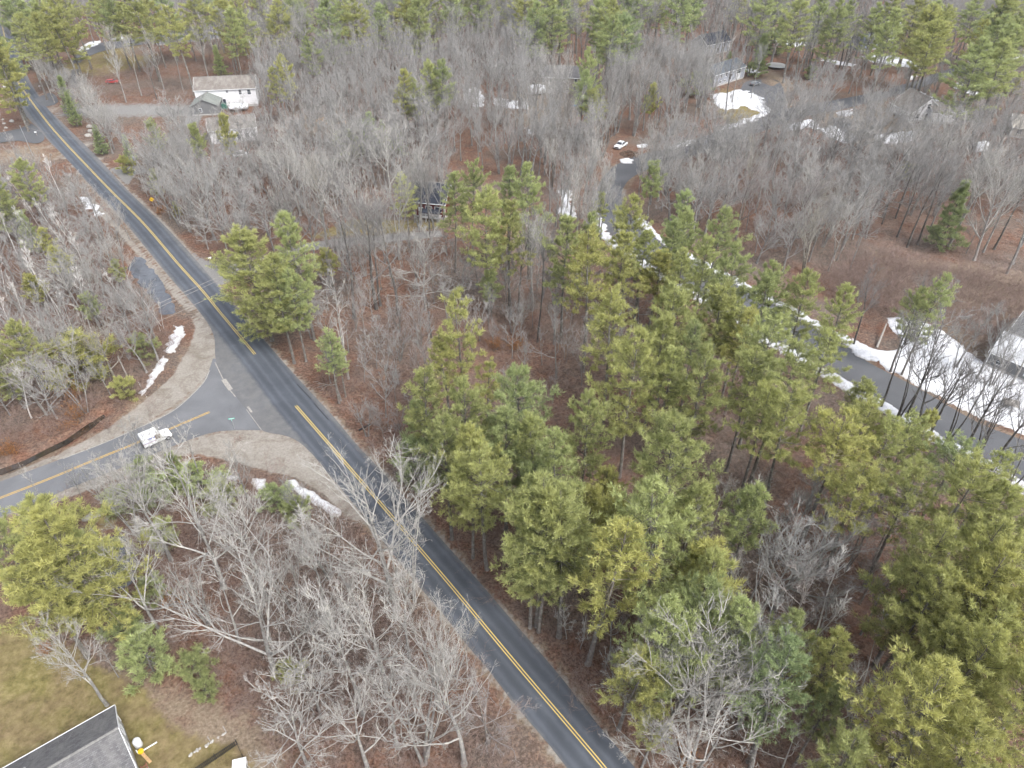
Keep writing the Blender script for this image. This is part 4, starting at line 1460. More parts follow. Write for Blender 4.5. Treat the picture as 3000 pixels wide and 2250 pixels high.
def tone(yel, dark=1.0):
    """needle tint from blue-green (0) to yellow (1)"""
    y = max(0.0, min(0.85, yel))
    return ((0.77 + 0.30 * y) * dark, (0.93 + 0.07 * y) * dark, (1.0 - 0.28 * y) * dark)


def add_pine(px, py, h, kind, yel=0.45, sx=1.0, dark=1.0, tilt=(0, 0), name='pine_tree'):
    """px, py: pixel of the treetop"""
    p = at(px, py, h)
    x, y = float(p[0]), float(p[1])
    for _ in range(12):
        if road_clear((x, y))[0] < -1.1:
            break
        x += 0.8 if px > 600 else -0.8
    if keep_off((x, y), 0.2)[0]:
        return None
    yy = yel + RNG.uniform(-0.15, 0.15)
    k = RNG.uniform(0.88, 1.1) * dark
    r = place(PINE[kind], name, x, y, h, RNG.uniform(0, 6.28), (k, k, k), tone(yy, k), sx * RNG.uniform(0.92, 1.1), tilt)
    w = {'young0': 'young pine', 'spruce0': 'dark conical evergreen', 'bushy0': 'bushy evergreen', 'top0': 'round-topped pine'}.get(kind, 'pine')
    if kind.startswith('thin'):
        w = 'sparse thin-crowned pine'
    elif kind == 'big0':
        w = 'huge full-skirted pine'
    elif kind.startswith('high'):
        w = 'high-crowned pine'
    elif kind.startswith('broad'):
        w = 'broad full-crowned pine'
    elif kind.startswith('tall'):
        w = 'tall pine'
    adj = 'yellow-green' if yy > 0.72 else ('deep green' if yy < 0.3 else 'olive green')
    ALLTREES.append((r, adj + ' ' + w, 'pine', x, y, h))
    return r


T_, B_k, N_ = ['tall0', 'tall1', 'tall2', 'tall3'], ['broad0', 'broad1', 'broad2'], ['thin0', 'thin1']
_pc = [0]


def pk(c):
    _pc[0] += 1
    L = {'t': T_, 'b': B_k, 'n': N_}[c]
    return L[_pc[0] % len(L)]


PINES = [  # treetop pixel, height, type, yellowness, width
    # middle wood, back to front
    (1376, 459, 22, 't', .35, 1), (1318, 509, 20, 't', .3, 1), (1489, 477, 22, 't', .35, 1), (1553, 477, 23, 'b', .3, .9), (1426, 545, 24, 'b', .45, 1.0), (1489, 585, 21, 't', .4, 1),
    (1436, 790, 11, 'top0', .4, 1.0), (1340, 850, 24, 'n', .75, 1.0), (1304, 985, 19, 'n', .7, 1.0), (1426, 1050, 15, 'n', .65, 1.1),
    (1661, 632, 23, 't', .4, 1), (1738, 625, 18, 't', .35, .8), (1738, 692, 24, 'n', .8, 1.2), (1765, 565, 12, 'top0', .5, .8), (1869, 477, 14, 'top0', .4, 1.0),
    (1855, 585, 22, 'b', .5, .95), (1824, 678, 20, 't', .65, 1), (1892, 668, 18, 't', .45, 1), (2000, 563, 20, 't', .1, 1), (2014, 602, 20, 'b', .35, .8), (1968, 650, 19, 't', .35, 1),
    (2113, 606, 21, 'b', .4, .9), (1932, 741, 15, 'top0', 1.0, 1.2), (2014, 732, 18, 't', .4, 1), (2077, 687, 19, 'b', .45, .9), (2158, 704, 22, 'b', .4, .9),
    (1978, 828, 23, 'b', .45, 1.0), (1801, 872, 22, 'n', .7, 1.2), (1869, 985, 23, 'b', .6, 1.0), (1964, 1020, 20, 't', .35, 1), (1941, 918, 21, 't', .55, 1), (2072, 1012, 22, 'b', .6, .9), (2032, 972, 20, 't', .3, 1),
    (1516, 1069, 22, 'b', .3, .95), (1354, 1101, 21, 'b', .4, .95), (1214, 1094, 18, 'n', .55, 1.1), (1722, 1140, 19, 'b', .45, .95),
    (2131, 842, 19, 'top0', .6, 1.2), (2176, 905, 17, 'top0', .7, 1.2),
    # front wood by the road
    (1258, 1239, 19, 't', .4, 1), (1344, 1250, 21, 'b', .55, .85), (1415, 1282, 21, 't', .65, 1), (1478, 1188, 20, 't', .3, 1), (1573, 1204, 20, 't', .35, .9), (1644, 1266, 21, 't', .4, 1.1),
    (1565, 1352, 16, 'top0', .35, 1), (1586, 1400, 23, 'b', .35, .95), (1478, 1440, 22, 'b', .4, .95), (1667, 1455, 22, 't', .55, 1.1),
    (1754, 1360, 14, 'thin0', .95, .9), (1801, 1360, 14, 'thin1', .95, .9), (1738, 1424, 14, 'top0', .7, 1), (1817, 1455, 17, 'top0', .85, .9), (1770, 1535, 22, 'n', .9, 1.3),
    (1990, 1210, 23, 'b', .55, 1.05), (1951, 1415, 23, 'b', .45, 1.05), (2045, 1400, 20, 't', .6, 1), (2069, 1604, 16, 'top0', .75, 1.2), (1430, 1515, 18, 't', .35, 1.1),
    
    # along the lane
    (2307, 768, 20, 't', .4, 1), (2378, 783, 20, 'b', .5, .8), (2268, 799, 19, 't', .3, 1), (2607, 808, 18, 'b', .3, .8), (2545, 835, 16, 't', .35, 1), (2480, 846, 18, 't', .6, 1.1), (2197, 910, 18, 't', .75, 1),
    (2268, 925, 22, 'b', .35, 1.0), (2318, 997, 23, 'b', .5, 1.0), (2441, 972, 19, 't', .45, 1.0), (2220, 1030, 20, 't', .45, 1), (2354, 1130, 22, 'b', .6, 1.0), (2260, 1131, 20, 't', .5, 1.1), (2488, 1225, 20, 'n', .8, 1.3), (2552, 1194, 19, 't', .75, 1.1), (2630, 1225, 18, 't', .6, 1),
    (2690, 1218, 17, 't', .5, 1), (2733, 1200, 13, 'top0', .6, .7), (2551, 1122, 12, 'top0', .5, 1.0), (2559, 1352, 19, 'n', .8, 1.3), (2709, 1359, 20, 't', .6, 1.1), (2827, 1282, 17, 't', .15, 1.1), (2875, 1376, 22, 'b', .55, 1.05), (2945, 1322, 15, 't', .35, 1),
    (2213, 1422, 15, 'top0', .5, 1.1), (2985, 1408, 20, 't', .6, 1.1), 
    # lower right
    (2095, 1605, 18, 't', .7, 1), (2083, 1725, 19, 'b', .4, .9), (2197, 1756, 18, 't', .45, 1.1), (1957, 1748, 20, 'b', .4, .9), (1860, 1880, 15, 'n', .7, 1.2), (1830, 2080, 11, 'n', .7, 1.2), (2315, 1804, 17, 't', .5, 1),
    (2339, 1898, 19, 'b', .1, .85), (2480, 1850, 17, 't', .75, 1.1), (2796, 1543, 22, 'b', .75, 1.0), (2748, 1662, 20, 't', .8, 1.1), (2945, 1527, 22, 'b', .6, 1.0), (2975, 1622, 22, 'b', .85, 1.0),
    (2875, 1748, 20, 't', .7, 1.0), (2788, 1835, 19, 't', .75, 1.0), (2914, 1850, 21, 'b', .85, .95), (2820, 1978, 22, 'b', .95, 1.05), (2965, 2118, 20, 't', .85, 1.1), (2552, 2135, 15, 'n', .6, 1.1), (3050, 1700, 21, 'b', .8, 1), (3080, 1950, 21, 'b', .8, 1), (3060, 1500, 21, 'b', .6, 1), (2930, 2260, 18, 'b', .8, 1), (2450, 2010, 14, 't', .5, .9),
    # junction and left side
    (712, 662, 24.0, 'big0', .55, 1.2), (845, 628, 23, 't', .25, 1.1), (735, 760, 19, 'broad1', .4, 1.1), (838, 790, 17, 'broad2', .4, 1.0), (956, 728, 10, 'top0', .75, 1.2), (1180, 505, 16, 'n', .55, 1.2), (1214, 1182, 10, 'top0', .25, 1), (1225, 1290, 9, 'bushy0', .2, 1), (950, 955, 14, 'thin0', .35, 1.1), (985, 1010, 11, 'thin1', .35, 1.2),
    (54, 462, 16, 'b', .35, 1), (-40, 500, 17, 'b', .35, 1), (5, 560, 12, 't', .7, 1), (115, 668, 11, 'top0', .9, .9), (150, 722, 11, 'top0', .85, 1), (85, 800, 10, 'top0', .8, 1.1), (27, 930, 15, 'b', .5, 1), (-30, 1010, 13, 'b', .6, 1), (205, 995, 9, 'bushy0', 1.0, 1.3), (405, 985, 5.5, 'bushy0', .35, .9), (350, 1110, 4.5, 'bushy0', .5, .9), (330, 760, 8, 'top0', .4, 1), (60, 620, 10, 'spruce0', .3, 1), (250, 860, 9, 'top0', .4, 1.2),
    (140, 1495, 20, 'broad0', .75, 1.35), (205, 1560, 14, 'b', .45, .95), (40, 1600, 18, 'broad1', .85, 1.25), (190, 1680, 13, 'b', .55, 1.1), (-40, 1500, 17, 'b', .6, 1), (105, 1475, 8, 'bushy0', .5, 1), (-20, 1240, 12, 't', .4, 1),
    # shrubs south of the side road
    (405, 1345, 5, 'bushy0', .2, 1.0), (440, 1400, 5, 'bushy0', .25, 1.0), (500, 1330, 6, 'young0', .3, 1), (560, 1370, 5.5, 'bushy0', .25, 1.2), (340, 1430, 5, 'bushy0', .25, 1.1), (310, 1470, 3, 'bushy0', .2, .8), (460, 1530, 5, 'bushy0', .35, 1.0), (640, 1420, 5, 'bushy0', .25, 1.1), (800, 1430, 5, 'bushy0', .2, 1), (860, 1470, 4.5, 'bushy0', .25, 1), (560, 1920, 4, 'bushy0', .4, 1), (840, 1945, 3.5, 'bushy0', .6, .9), (430, 1700, 4.5, 'bushy0', .3, 1), (590, 1990, 3.5, 'bushy0', .35, 1), (400, 1880, 6, 'bushy0', .2, 1.1), (350, 1800, 5, 'bushy0', .2, 1),
    # around the farmhouse
    (441, 348, 14, 'top0', .5, 1.0), (563, 362, 14, 'top0', .4, .9), (648, 334, 16, 'top0', .95, .8), (820, 158, 20, 'b', .9, .85), (790, 200, 16, 't', .8, 1), (915, 104, 20, 't', .2, 1), (1254, 172, 22, 'b', .35, .8), (1293, 176, 22, 't', .35, 1), (1180, 205, 20, 't', .6, 1), (1205, 235, 18, 't', .4, 1), (359, 395, 9, 'spruce0', .2, .9), (272, 366, 9, 'spruce0', .15, .9), (172, 222, 13, 'spruce0', .2, .8), (190, 270, 11, 'spruce0', .15, .8), (360, 460, 5, 'bushy0', .8, .9), (440, 500, 7, 'young0', .4, .9), (545, 165, 16, 'spruce0', .05, .8), (630, 130, 12, 'spruce0', .1, 1), (1080, 330, 13, 'spruce0', .05, 1.1), (1120, 350, 9, 'spruce0', .15, 1), (1010, 390, 8, 'bushy0', .3, 1.2), (645, 740, 5, 'young0', .4, .9), (510, 590, 4, 'young0', .6, .9), (1060, 350, 10, 'spruce0', .1, 1), (1160, 360, 10, 'spruce0', .1, 1),
    (1722, 138, 24, 'b', .25, .8), (1710, 200, 20, 't', .25, 1.1), (1743, 262, 15, 'top0', .7, 1.1), (1920, 246, 14, 'top0', .75, .8), (1895, 280, 10, 'top0', .6, .9), (1765, 250, 15, 't', .5, 1),
    # right side
    (2834, 531, 15, 'spruce0', .2, 1.0), (2660, 480, 5, 'bushy0', .4, 1), (2240, 100, 14, 'spruce0', .2, 1.1), (2280, 95, 9, 'bushy0', .2, 1.3), (2385, 85, 13, 'top0', .3, 1.3), (2870, 205, 7, 'bushy0', .9, 1.2), (2980, 215, 7, 'bushy0', 1.0, 1.2), (2140, 150, 8, 'spruce0', .1, 1.2), (2050, 215, 8, 'bushy0', .15, 1.3), (2380, 195, 5, 'bushy0', .3, 1),
]
for e in PINES:
    px, py, h, kd, yel, sx = e
    if h > 13 and px > 2170 and 880 < py < 1400:
        kd = ['high0', 'high1', 'high2'][_pc[0] % 3]
        _pc[0] += 1
    if h > 13 and kd != 'big0':
        h, sx = h * 1.13, sx * 0.87
    if px < 2000 or py < 1400:
        yel += 0.08
    add_pine(px, py, h, pk(kd) if kd in 'tbn' else kd, yel, sx)
FAR_PINES = [(720, 20), (800, 0), (850, -15), (950, -20), (1040, -10), (1120, 10), (1180, 25), (660, 30), (500, 20), (1230, 15), (1570, 30), (1620, 40), (20, -10), (70, 5), (110, -5), (160, -25), (200, -10), (-20, 20), (45, 40), (275, -30), (320, -15), (345, 5), (390, -20), (430, -10), (470, -30), (545, -25), (640, -15), (690, -25), (760, -40), (1150, -20), (1200, -40), (1260, -25), (1310, -15), (1350, -30), (1400, -35), (1440, -45),
             (1480, -30), (1540, -15), (1600, -20), (1650, -10), (1700, -5), (1760, 5), (1800, 20), (1850, -10), (1890, -20), (1940, -15), (1990, -20), (2040, -30), (2110, -30), (2180, -25), (2420, -15), (2460, 0), (2510, 5), (2540, 30), (2580, 15), (2620, -10), (2660, 10), (2700, -5), (2740, 5), (2780, 15), (2820, -10), (2860, 0), (2760, 50), (2800, 60), (2720, 60),
             (2900, 60), (2950, 50), (2985, 75), (3030, 60), (2900, 110), (2960, 120), (3020, 20), (2880, -25), (2950, -30), (5, 90), (-30, 110), (1780, 60), (1830, 55), (1690, 30), (100, 40), (150, 20), (30, -40), (250, -45), (600, -40), (880, -45), (1000, -50), (1080, -40), (2300, -40), (2250, -10), (2350, 10)]
for px, py in FAR_PINES:
    k = 'b' if RNG.random() < 0.45 else 't'
    if 1130 < px < 2360:
        py -= 24
    add_pine(px + RNG.uniform(-6, 6), py + RNG.uniform(-4, 4), RNG.uniform(25, 31), pk(k), RNG.uniform(0.2, 0.75) if px > 200 else RNG.uniform(.3, .8), RNG.uniform(0.95, 1.2), 1.0)

# ---- bare trees --------------------------------------------------
BT = {'light': ((1.2, 1.19, 1.17), (1.28, 1.26, 1.22)), 'grey': ((1, 1, 1), (1, 1, 1)), 'dark': ((0.55, 0.53, 0.52), (0.82, 0.8, 0.8)), 'pink': ((1.0, 0.92, 0.88), (1.0, 0.93, 0.92)), 'tan': ((1.05, 1.0, 0.9), (1.1, 1.05, 0.95)), 'brown': ((0.7, 0.64, 0.58), (0.72, 0.66, 0.62)), 'birch': ((1, 1, 1), (1.0, 0.99, 0.98))}
BAREPOS = []


def add_bare(x, y, h, kind, tint='grey', rz=None, sx=1.0, tilt=(0, 0), words=None, name='bare_tree'):
    ct, cc = BT[tint]
    j = RNG.uniform(0.9, 1.12)
    r = place(BARE[kind], name, x, y, h, RNG.uniform(0, 6.28) if rz is None else rz, tuple(c * j for c in ct), tuple(c * j for c in cc), sx, tilt)
    base = {'for': 'slender bare tree', 'bro': 'spreading bare tree', 'clu': 'many-stemmed bare tree', 'oak': 'wide-limbed bare oak', 'you': 'small bare sapling', 'twi': 'twiggy bare tree', 'bir': 'white birch', 'spa': 'gaunt bare tree'}[kind[:3]]
    adj = {'light': 'pale grey', 'grey': 'grey', 'dark': 'dark-trunked', 'pink': 'pinkish grey', 'tan': 'tan', 'brown': 'brown', 'birch': 'bare'}[tint]
    size = 'tall ' if h > 20.5 else ('short ' if h < 14 and kind[:3] != 'you' else '')
    ALLTREES.append((r, words or (size + adj + ' ' + base), 'bare', x, y, h))
    BAREPOS.append((x, y))
    return r


HERO = [  # foot pixel, height, type, tint, width
    (312, 2062, 15, 'broad0', 'light', .85), (345, 1980, 9, 'sparse0', 'grey', .8), (815, 1985, 19, 'oak0', 'light', 1.05), (1165, 1785, 22, 'broad2', 'light', 1.2), (1215, 1770, 20, 'clump0', 'light', 1.0),
    (1238, 2225, 22, 'clump1', 'light', 1.15), (1165, 2190, 17, 'forest1', 'light', 1.2), (1060, 2090, 20, 'forest0', 'light', 1.35), (1140, 2050, 18, 'broad0', 'light', 1.0), (890, 1935, 14, 'sparse0', 'light', 1.0), (890, 1650, 13, 'birch0', 'birch', 1.3), (795, 1640, 13, 'birch0', 'birch', 1.1), (1360, 2240, 19, 'broad1', 'light', 1.0),
    (655, 1720, 18, 'oak1', 'light', 1.0), (470, 1850, 15, 'oak1', 'light', .9), (600, 1580, 20, 'sparse0', 'light', 1.2), (500, 1640, 17, 'broad1', 'light', 1.0), (720, 1600, 15, 'clump0', 'light', 1.0), (960, 1830, 17, 'forest2', 'light', 1.3), (1000, 1950, 17, 'clump1', 'light', 1.0), (780, 1750, 18, 'broad0', 'light', 1.0), (700, 1880, 15, 'sparse0', 'light', 1.1), (1290, 2080, 16, 'broad2', 'light', .9), (1430, 2180, 13, 'twiggy0', 'pink', 1.0), (1330, 1990, 13, 'clump0', 'light', 1.0), (940, 2100, 16, 'twiggy0', 'light', 1.0), (1080, 2260, 16, 'broad0', 'light', 1.0), (900, 2240, 14, 'twiggy0', 'light', 1.2), (1200, 1930, 17, 'forest3', 'light', 1.2), (870, 1800, 16, 'clump1', 'light', .9),
    (130, 1475, 9, 'sparse0', 'light', .8), (240, 1458, 9, 'young0', 'grey', .8), (305, 1470, 9, 'young0', 'grey', .9), (440, 1420, 12, 'twiggy0', 'grey', 1.0), (500, 1450, 12, 'broad1', 'light', .9), (600, 1440, 14, 'sparse0', 'light', 1.0), (395, 1560, 13, 'clump0', 'light', 1.0), (480, 1560, 13, 'broad2', 'light', 1.0),
    # lower right
    (2032, 2262, 22, 'clump0', 'light', 1.15), (1935, 2160, 21, 'broad2', 'light', 1.0), (2160, 2130, 20, 'forest1', 'grey', 1.2), (2080, 2110, 19, 'broad0', 'light', 1.0), (2200, 2250, 18, 'sparse0', 'light', 1.2), (2420, 2255, 16, 'sparse0', 'light', 1.0), (2560, 2260, 15, 'broad1', 'light', 1.0), (2370, 1915, 17, 'birch0', 'birch', 1.1), (2345, 1920, 16, 'birch0', 'birch', 1.0), (2525, 2010, 14, 'birch0', 'birch', .7), (2140, 1580, 15, 'birch0', 'birch', 1.0), (2190, 1870, 18, 'broad1', 'grey', 1.1), (2260, 1790, 17, 'broad2', 'grey', 1.1), (2400, 1690, 16, 'clump1', 'grey', 1.0), (2300, 1640, 15, 'forest0', 'grey', 1.2), (2480, 1660, 14, 'clump0', 'pink', 1.0), (2560, 1640, 14, 'twiggy0', 'pink', 1.0), (2300, 1930, 15, 'twiggy0', 'pink', 1.1), (1880, 2250, 12, 'twiggy0', 'light', 1.0), (1880, 2290, 11, 'broad0', 'light', 1.0), (2500, 2180, 13, 'twiggy0', 'pink', 1.0), (1800, 2010, 9, 'young1', 'light', 1.1), (1660, 1870, 9, 'young0', 'light', 1.0), (1700, 1900, 8, 'young0', 'light', 1.0), (1900, 1850, 14, 'clump1', 'light', .9),
    # centre, feet in view
    (906, 815, 24, 'forest0', 'dark', 1.3), (930, 800, 20, 'forest3', 'grey', 1.2), (1038, 930, 25, 'forest1', 'dark', 1.3), (1103, 903, 25, 'broad1', 'dark', .95), (1115, 895, 22, 'forest2', 'dark', 1.2), (1167, 920, 25, 'forest4', 'dark', 1.25), (1020, 765, 21, 'forest2', 'dark', 1.2), (960, 720, 22, 'broad0', 'light', .9), (1090, 780, 22, 'broad2', 'light', .9), (1170, 760, 20, 'broad1', 'light', .9), (1246, 905, 17, 'twiggy0', 'light', 1.25), (1021, 1110, 20, 'sparse0', 'light', 1.0), (1235, 1010, 13, 'clump1', 'pink', 1.0), (900, 960, 13, 'twiggy0', 'grey', 1.0), (1000, 690, 20, 'forest4', 'light', 1.3), (1250, 640, 20, 'broad0', 'light', .9), (1232, 660, 21, 'forest1', 'light', 1.2), (1260, 690, 18, 'forest2', 'dark', 1.1), (870, 790, 20, 'forest3', 'light', 1.2), (1130, 1250, 8, 'young1', 'pink', 1.1), (1125, 1285, 8, 'twiggy0', 'pink', .9), (1560, 905, 20, 'forest2', 'light', 1.2), (1590, 870, 20, 'forest3', 'grey', 1.1), (1520, 900, 21, 'forest0', 'dark', 1), (1575, 1000, 22, 'forest1', 'dark', .9), (1620, 1180, 9, 'clump0', 'pink', 1.0), (1490, 1170, 8, 'twiggy0', 'pink', 1.0),
    # snow side trees
    (2628, 1225, 19, 'clump0', 'dark', 1.0), (2655, 1222, 19, 'forest1', 'dark', 1.3), (2690, 1262, 19, 'clump1', 'dark', 1.0), (2720, 1280, 18, 'forest3', 'dark', 1.3), (2765, 1305, 19, 'clump0', 'dark', 1.0), (2815, 1335, 19, 'broad0', 'dark', .9), (2860, 1352, 18, 'clump1', 'dark', 1.0), (2905, 1378, 18, 'broad1', 'dark', .9), (2580, 1192, 18, 'forest2', 'dark', 1.2), (2965, 1422, 17, 'clump0', 'grey', 1), (3010, 1448, 18, 'broad2', 'grey', .9), (2500, 1010, 17, 'forest0', 'dark', 1.1), (2860, 1110, 15, 'broad0', 'grey', .9), (2905, 1130, 15, 'clump1', 'grey', 1.0), (2800, 1080, 14, 'clump0', 'grey', 1.0), (2740, 1010, 13, 'twiggy0', 'grey', 1.1), (2650, 1010, 15, 'forest4', 'dark', 1.2), (2960, 1130, 14, 'broad1', 'light', 1.0),
    # open-floored wood at the right edge
    (2583, 658, 15, 'forest0', 'dark', 1.0), (2623, 640, 19, 'forest1', 'dark', 1.1), (2627, 695, 20, 'forest2', 'dark', 1.1), (2657, 724, 22, 'forest3', 'dark', 1.1), (2688, 717, 22, 'forest4', 'dark', 1.15), (2720, 680, 18, 'forest0', 'grey', 1.1), (2779, 722, 23, 'broad1', 'light', .9), (2792, 702, 22, 'forest2', 'light', 1.2), (2796, 644, 17, 'forest1', 'dark', 1.0), (2854, 762, 23, 'broad2', 'light', .9), (2880, 740, 21, 'forest3', 'light', 1.1), (2912, 730, 22, 'forest4', 'dark', 1.1), (2949, 800, 22, 'forest0', 'grey', 1.2), (2965, 775, 22, 'forest1', 'grey', 1.2), (2830, 742, 12, 'young0', 'grey', 1.0), (2990, 720, 21, 'forest2', 'grey', 1.2), (2450, 760, 17, 'clump0', 'light', 1.0), (2490, 790, 14, 'forest2', 'grey', 1.1), (2410, 720, 17, 'clump1', 'light', 1.0), (2350, 690, 19, 'broad0', 'light', 1.0), (2500, 700, 17, 'clump0', 'light', 1.0), (3030, 800, 22, 'forest3', 'grey', 1.2), (2620, 560, 20, 'forest4', 'light', 1.1), (2700, 560, 21, 'broad0', 'light', .9), (2760, 570, 20, 'forest1', 'light', 1.1),
    # main road upper side
    (160, 300, 15, 'broad1', 'light', .8), (150, 275, 17, 'forest1', 'light', 1.2), (330, 450, 16, 'broad2', 'light', .9), (300, 400, 16, 'broad0', 'light', 1.0), (280, 360, 15, 'broad1', 'light', 1.0), (500, 640, 13, 'broad0', 'light', .9), (560, 680, 13, 'clump0', 'light', 1.0), (610, 730, 12, 'twiggy0', 'light', 1.0), (530, 560, 15, 'broad2', 'light', 1.0), (450, 520, 13, 'clump1', 'light', .9), (120, 250, 17, 'forest3', 'light', 1.1), (90, 190, 17, 'broad0', 'light', .8),
    (60, 480, 11, 'sparse0', 'light', .9), (5, 400, 12, 'sparse0', 'light', .9),
    (370, 300, 19, 'forest0', 'light', 1.1), (415, 280, 20, 'forest2', 'light', 1.1), (460, 290, 18, 'forest3', 'dark', 1.1), (350, 240, 19, 'broad1', 'light', .8), (535, 260, 21, 'forest4', 'light', 1.0), (480, 260, 20, 'forest1', 'light', 1.0), (645, 220, 22, 'forest0', 'light', 1.0), (690, 215, 23, 'forest2', 'grey', 1.0), (610, 225, 20, 'forest3', 'light', 1.0), (755, 205, 22, 'forest1', 'grey', 1.0), (575, 180, 22, 'forest4', 'light', 1.0), (520, 190, 22, 'forest2', 'light', 1.0), (870, 215, 22, 'broad0', 'light', .8), (880, 200, 22, 'forest2', 'light', 1.0), (1000, 160, 23, 'forest0', 'light', 1.1),
    (2125, 332, 24, 'forest1', 'dark', 1.1), (2065, 275, 22, 'forest3', 'grey', 1.0), (2085, 290, 21, 'clump0', 'light', 1.0), (2145, 300, 20, 'forest0', 'grey', 1.0), (2200, 290, 18, 'forest2', 'grey', 1.0), (1235, 655, 18, 'forest1', 'light', 1.0), (1275, 668, 18, 'clump0', 'light', .9), (1215, 650, 18, 'forest3', 'light', 1.0), (1300, 650, 17, 'forest0', 'grey', 1.0), (1590, 320, 20, 'forest2', 'light', 1.0), (1632, 325, 21, 'clump1', 'light', 1.0), (1665, 318, 20, 'forest4', 'light', 1.0), (1620, 300, 20, 'forest0', 'light', 1.0), (1760, 470, 19, 'clump0', 'light', 1.0), (1780, 420, 22, 'forest3', 'dark', 1.0), (1768, 398, 22, 'forest1', 'dark', 1.0), (1800, 395, 20, 'forest0', 'dark', 1.0), (2330, 390, 20, 'clump0', 'grey', 1.0), (2640, 440, 17, 'forest1', 'grey', .9), (1258, 672, 17, 'broad0', 'grey', .8), (1700, 640, 18, 'clump0', 'light', .9), (1722, 668, 18, 'forest1', 'grey', 1.0), (1690, 690, 19, 'forest3', 'light', 1.0), (1742, 690, 17, 'forest0', 'light', 1.0), (1885, 560, 17, 'clump1', 'light', .9), (1905, 600, 18, 'forest2', 'grey', 1.0), (1900, 530, 17, 'forest4', 'light', 1.0), (1945, 505, 18, 'clump0', 'light', .9), (1870, 610, 16, 'forest1', 'light', 1.0), (1230, 672, 18, 'clump1', 'grey', .9), (1290, 640, 16, 'forest2', 'light', 1.0),
    # left of the road, by the pool
    (480, 962, 8, 'birch0', 'birch', .7), (470, 970, 6, 'birch0', 'birch', .7), (390, 870, 13, 'forest1', 'light', 1.2), (360, 850, 12, 'broad0', 'light', 1), (380, 700, 9, 'broad1', 'light', 1.0), (350, 660, 10, 'clump0', 'light', 1.0), (290, 950, 15, 'broad1', 'light', 1.0), (250, 930, 14, 'broad2', 'light', 1.0), (180, 1130, 14, 'broad0', 'light', 1.0), (140, 1210, 15, 'clump1', 'light', 1.0), (80, 1180, 15, 'forest0', 'light', 1.0), (430, 1165, 4, 'birch0', 'birch', .6), (300, 1060, 12, 'sparse0', 'light', 1.0), (325, 1110, 9, 'sparse0', 'grey', .9), (60, 1100, 14, 'birch0', 'birch', .9), (140, 900, 15, 'birch0', 'birch', .9), (180, 920, 14, 'birch0', 'birch', .9), (90, 980, 14, 'birch0', 'birch', .8), (225, 820, 13, 'twiggy0', 'light', 1.1), (30, 1160, 15, 'clump0', 'light', 1.0),
]
for px, py, h, kd, tn, sx in HERO:
    g = at(px, py)
    if h >= 12:
        h, sx = h * 1.16, sx * 0.95
    if road_clear(g[:2])[0] > -0.2 or keep_off(g[:2], 0.1)[0]:
        continue
    add_bare(float(g[0]), float(g[1]), h, kd, tn, None, sx)

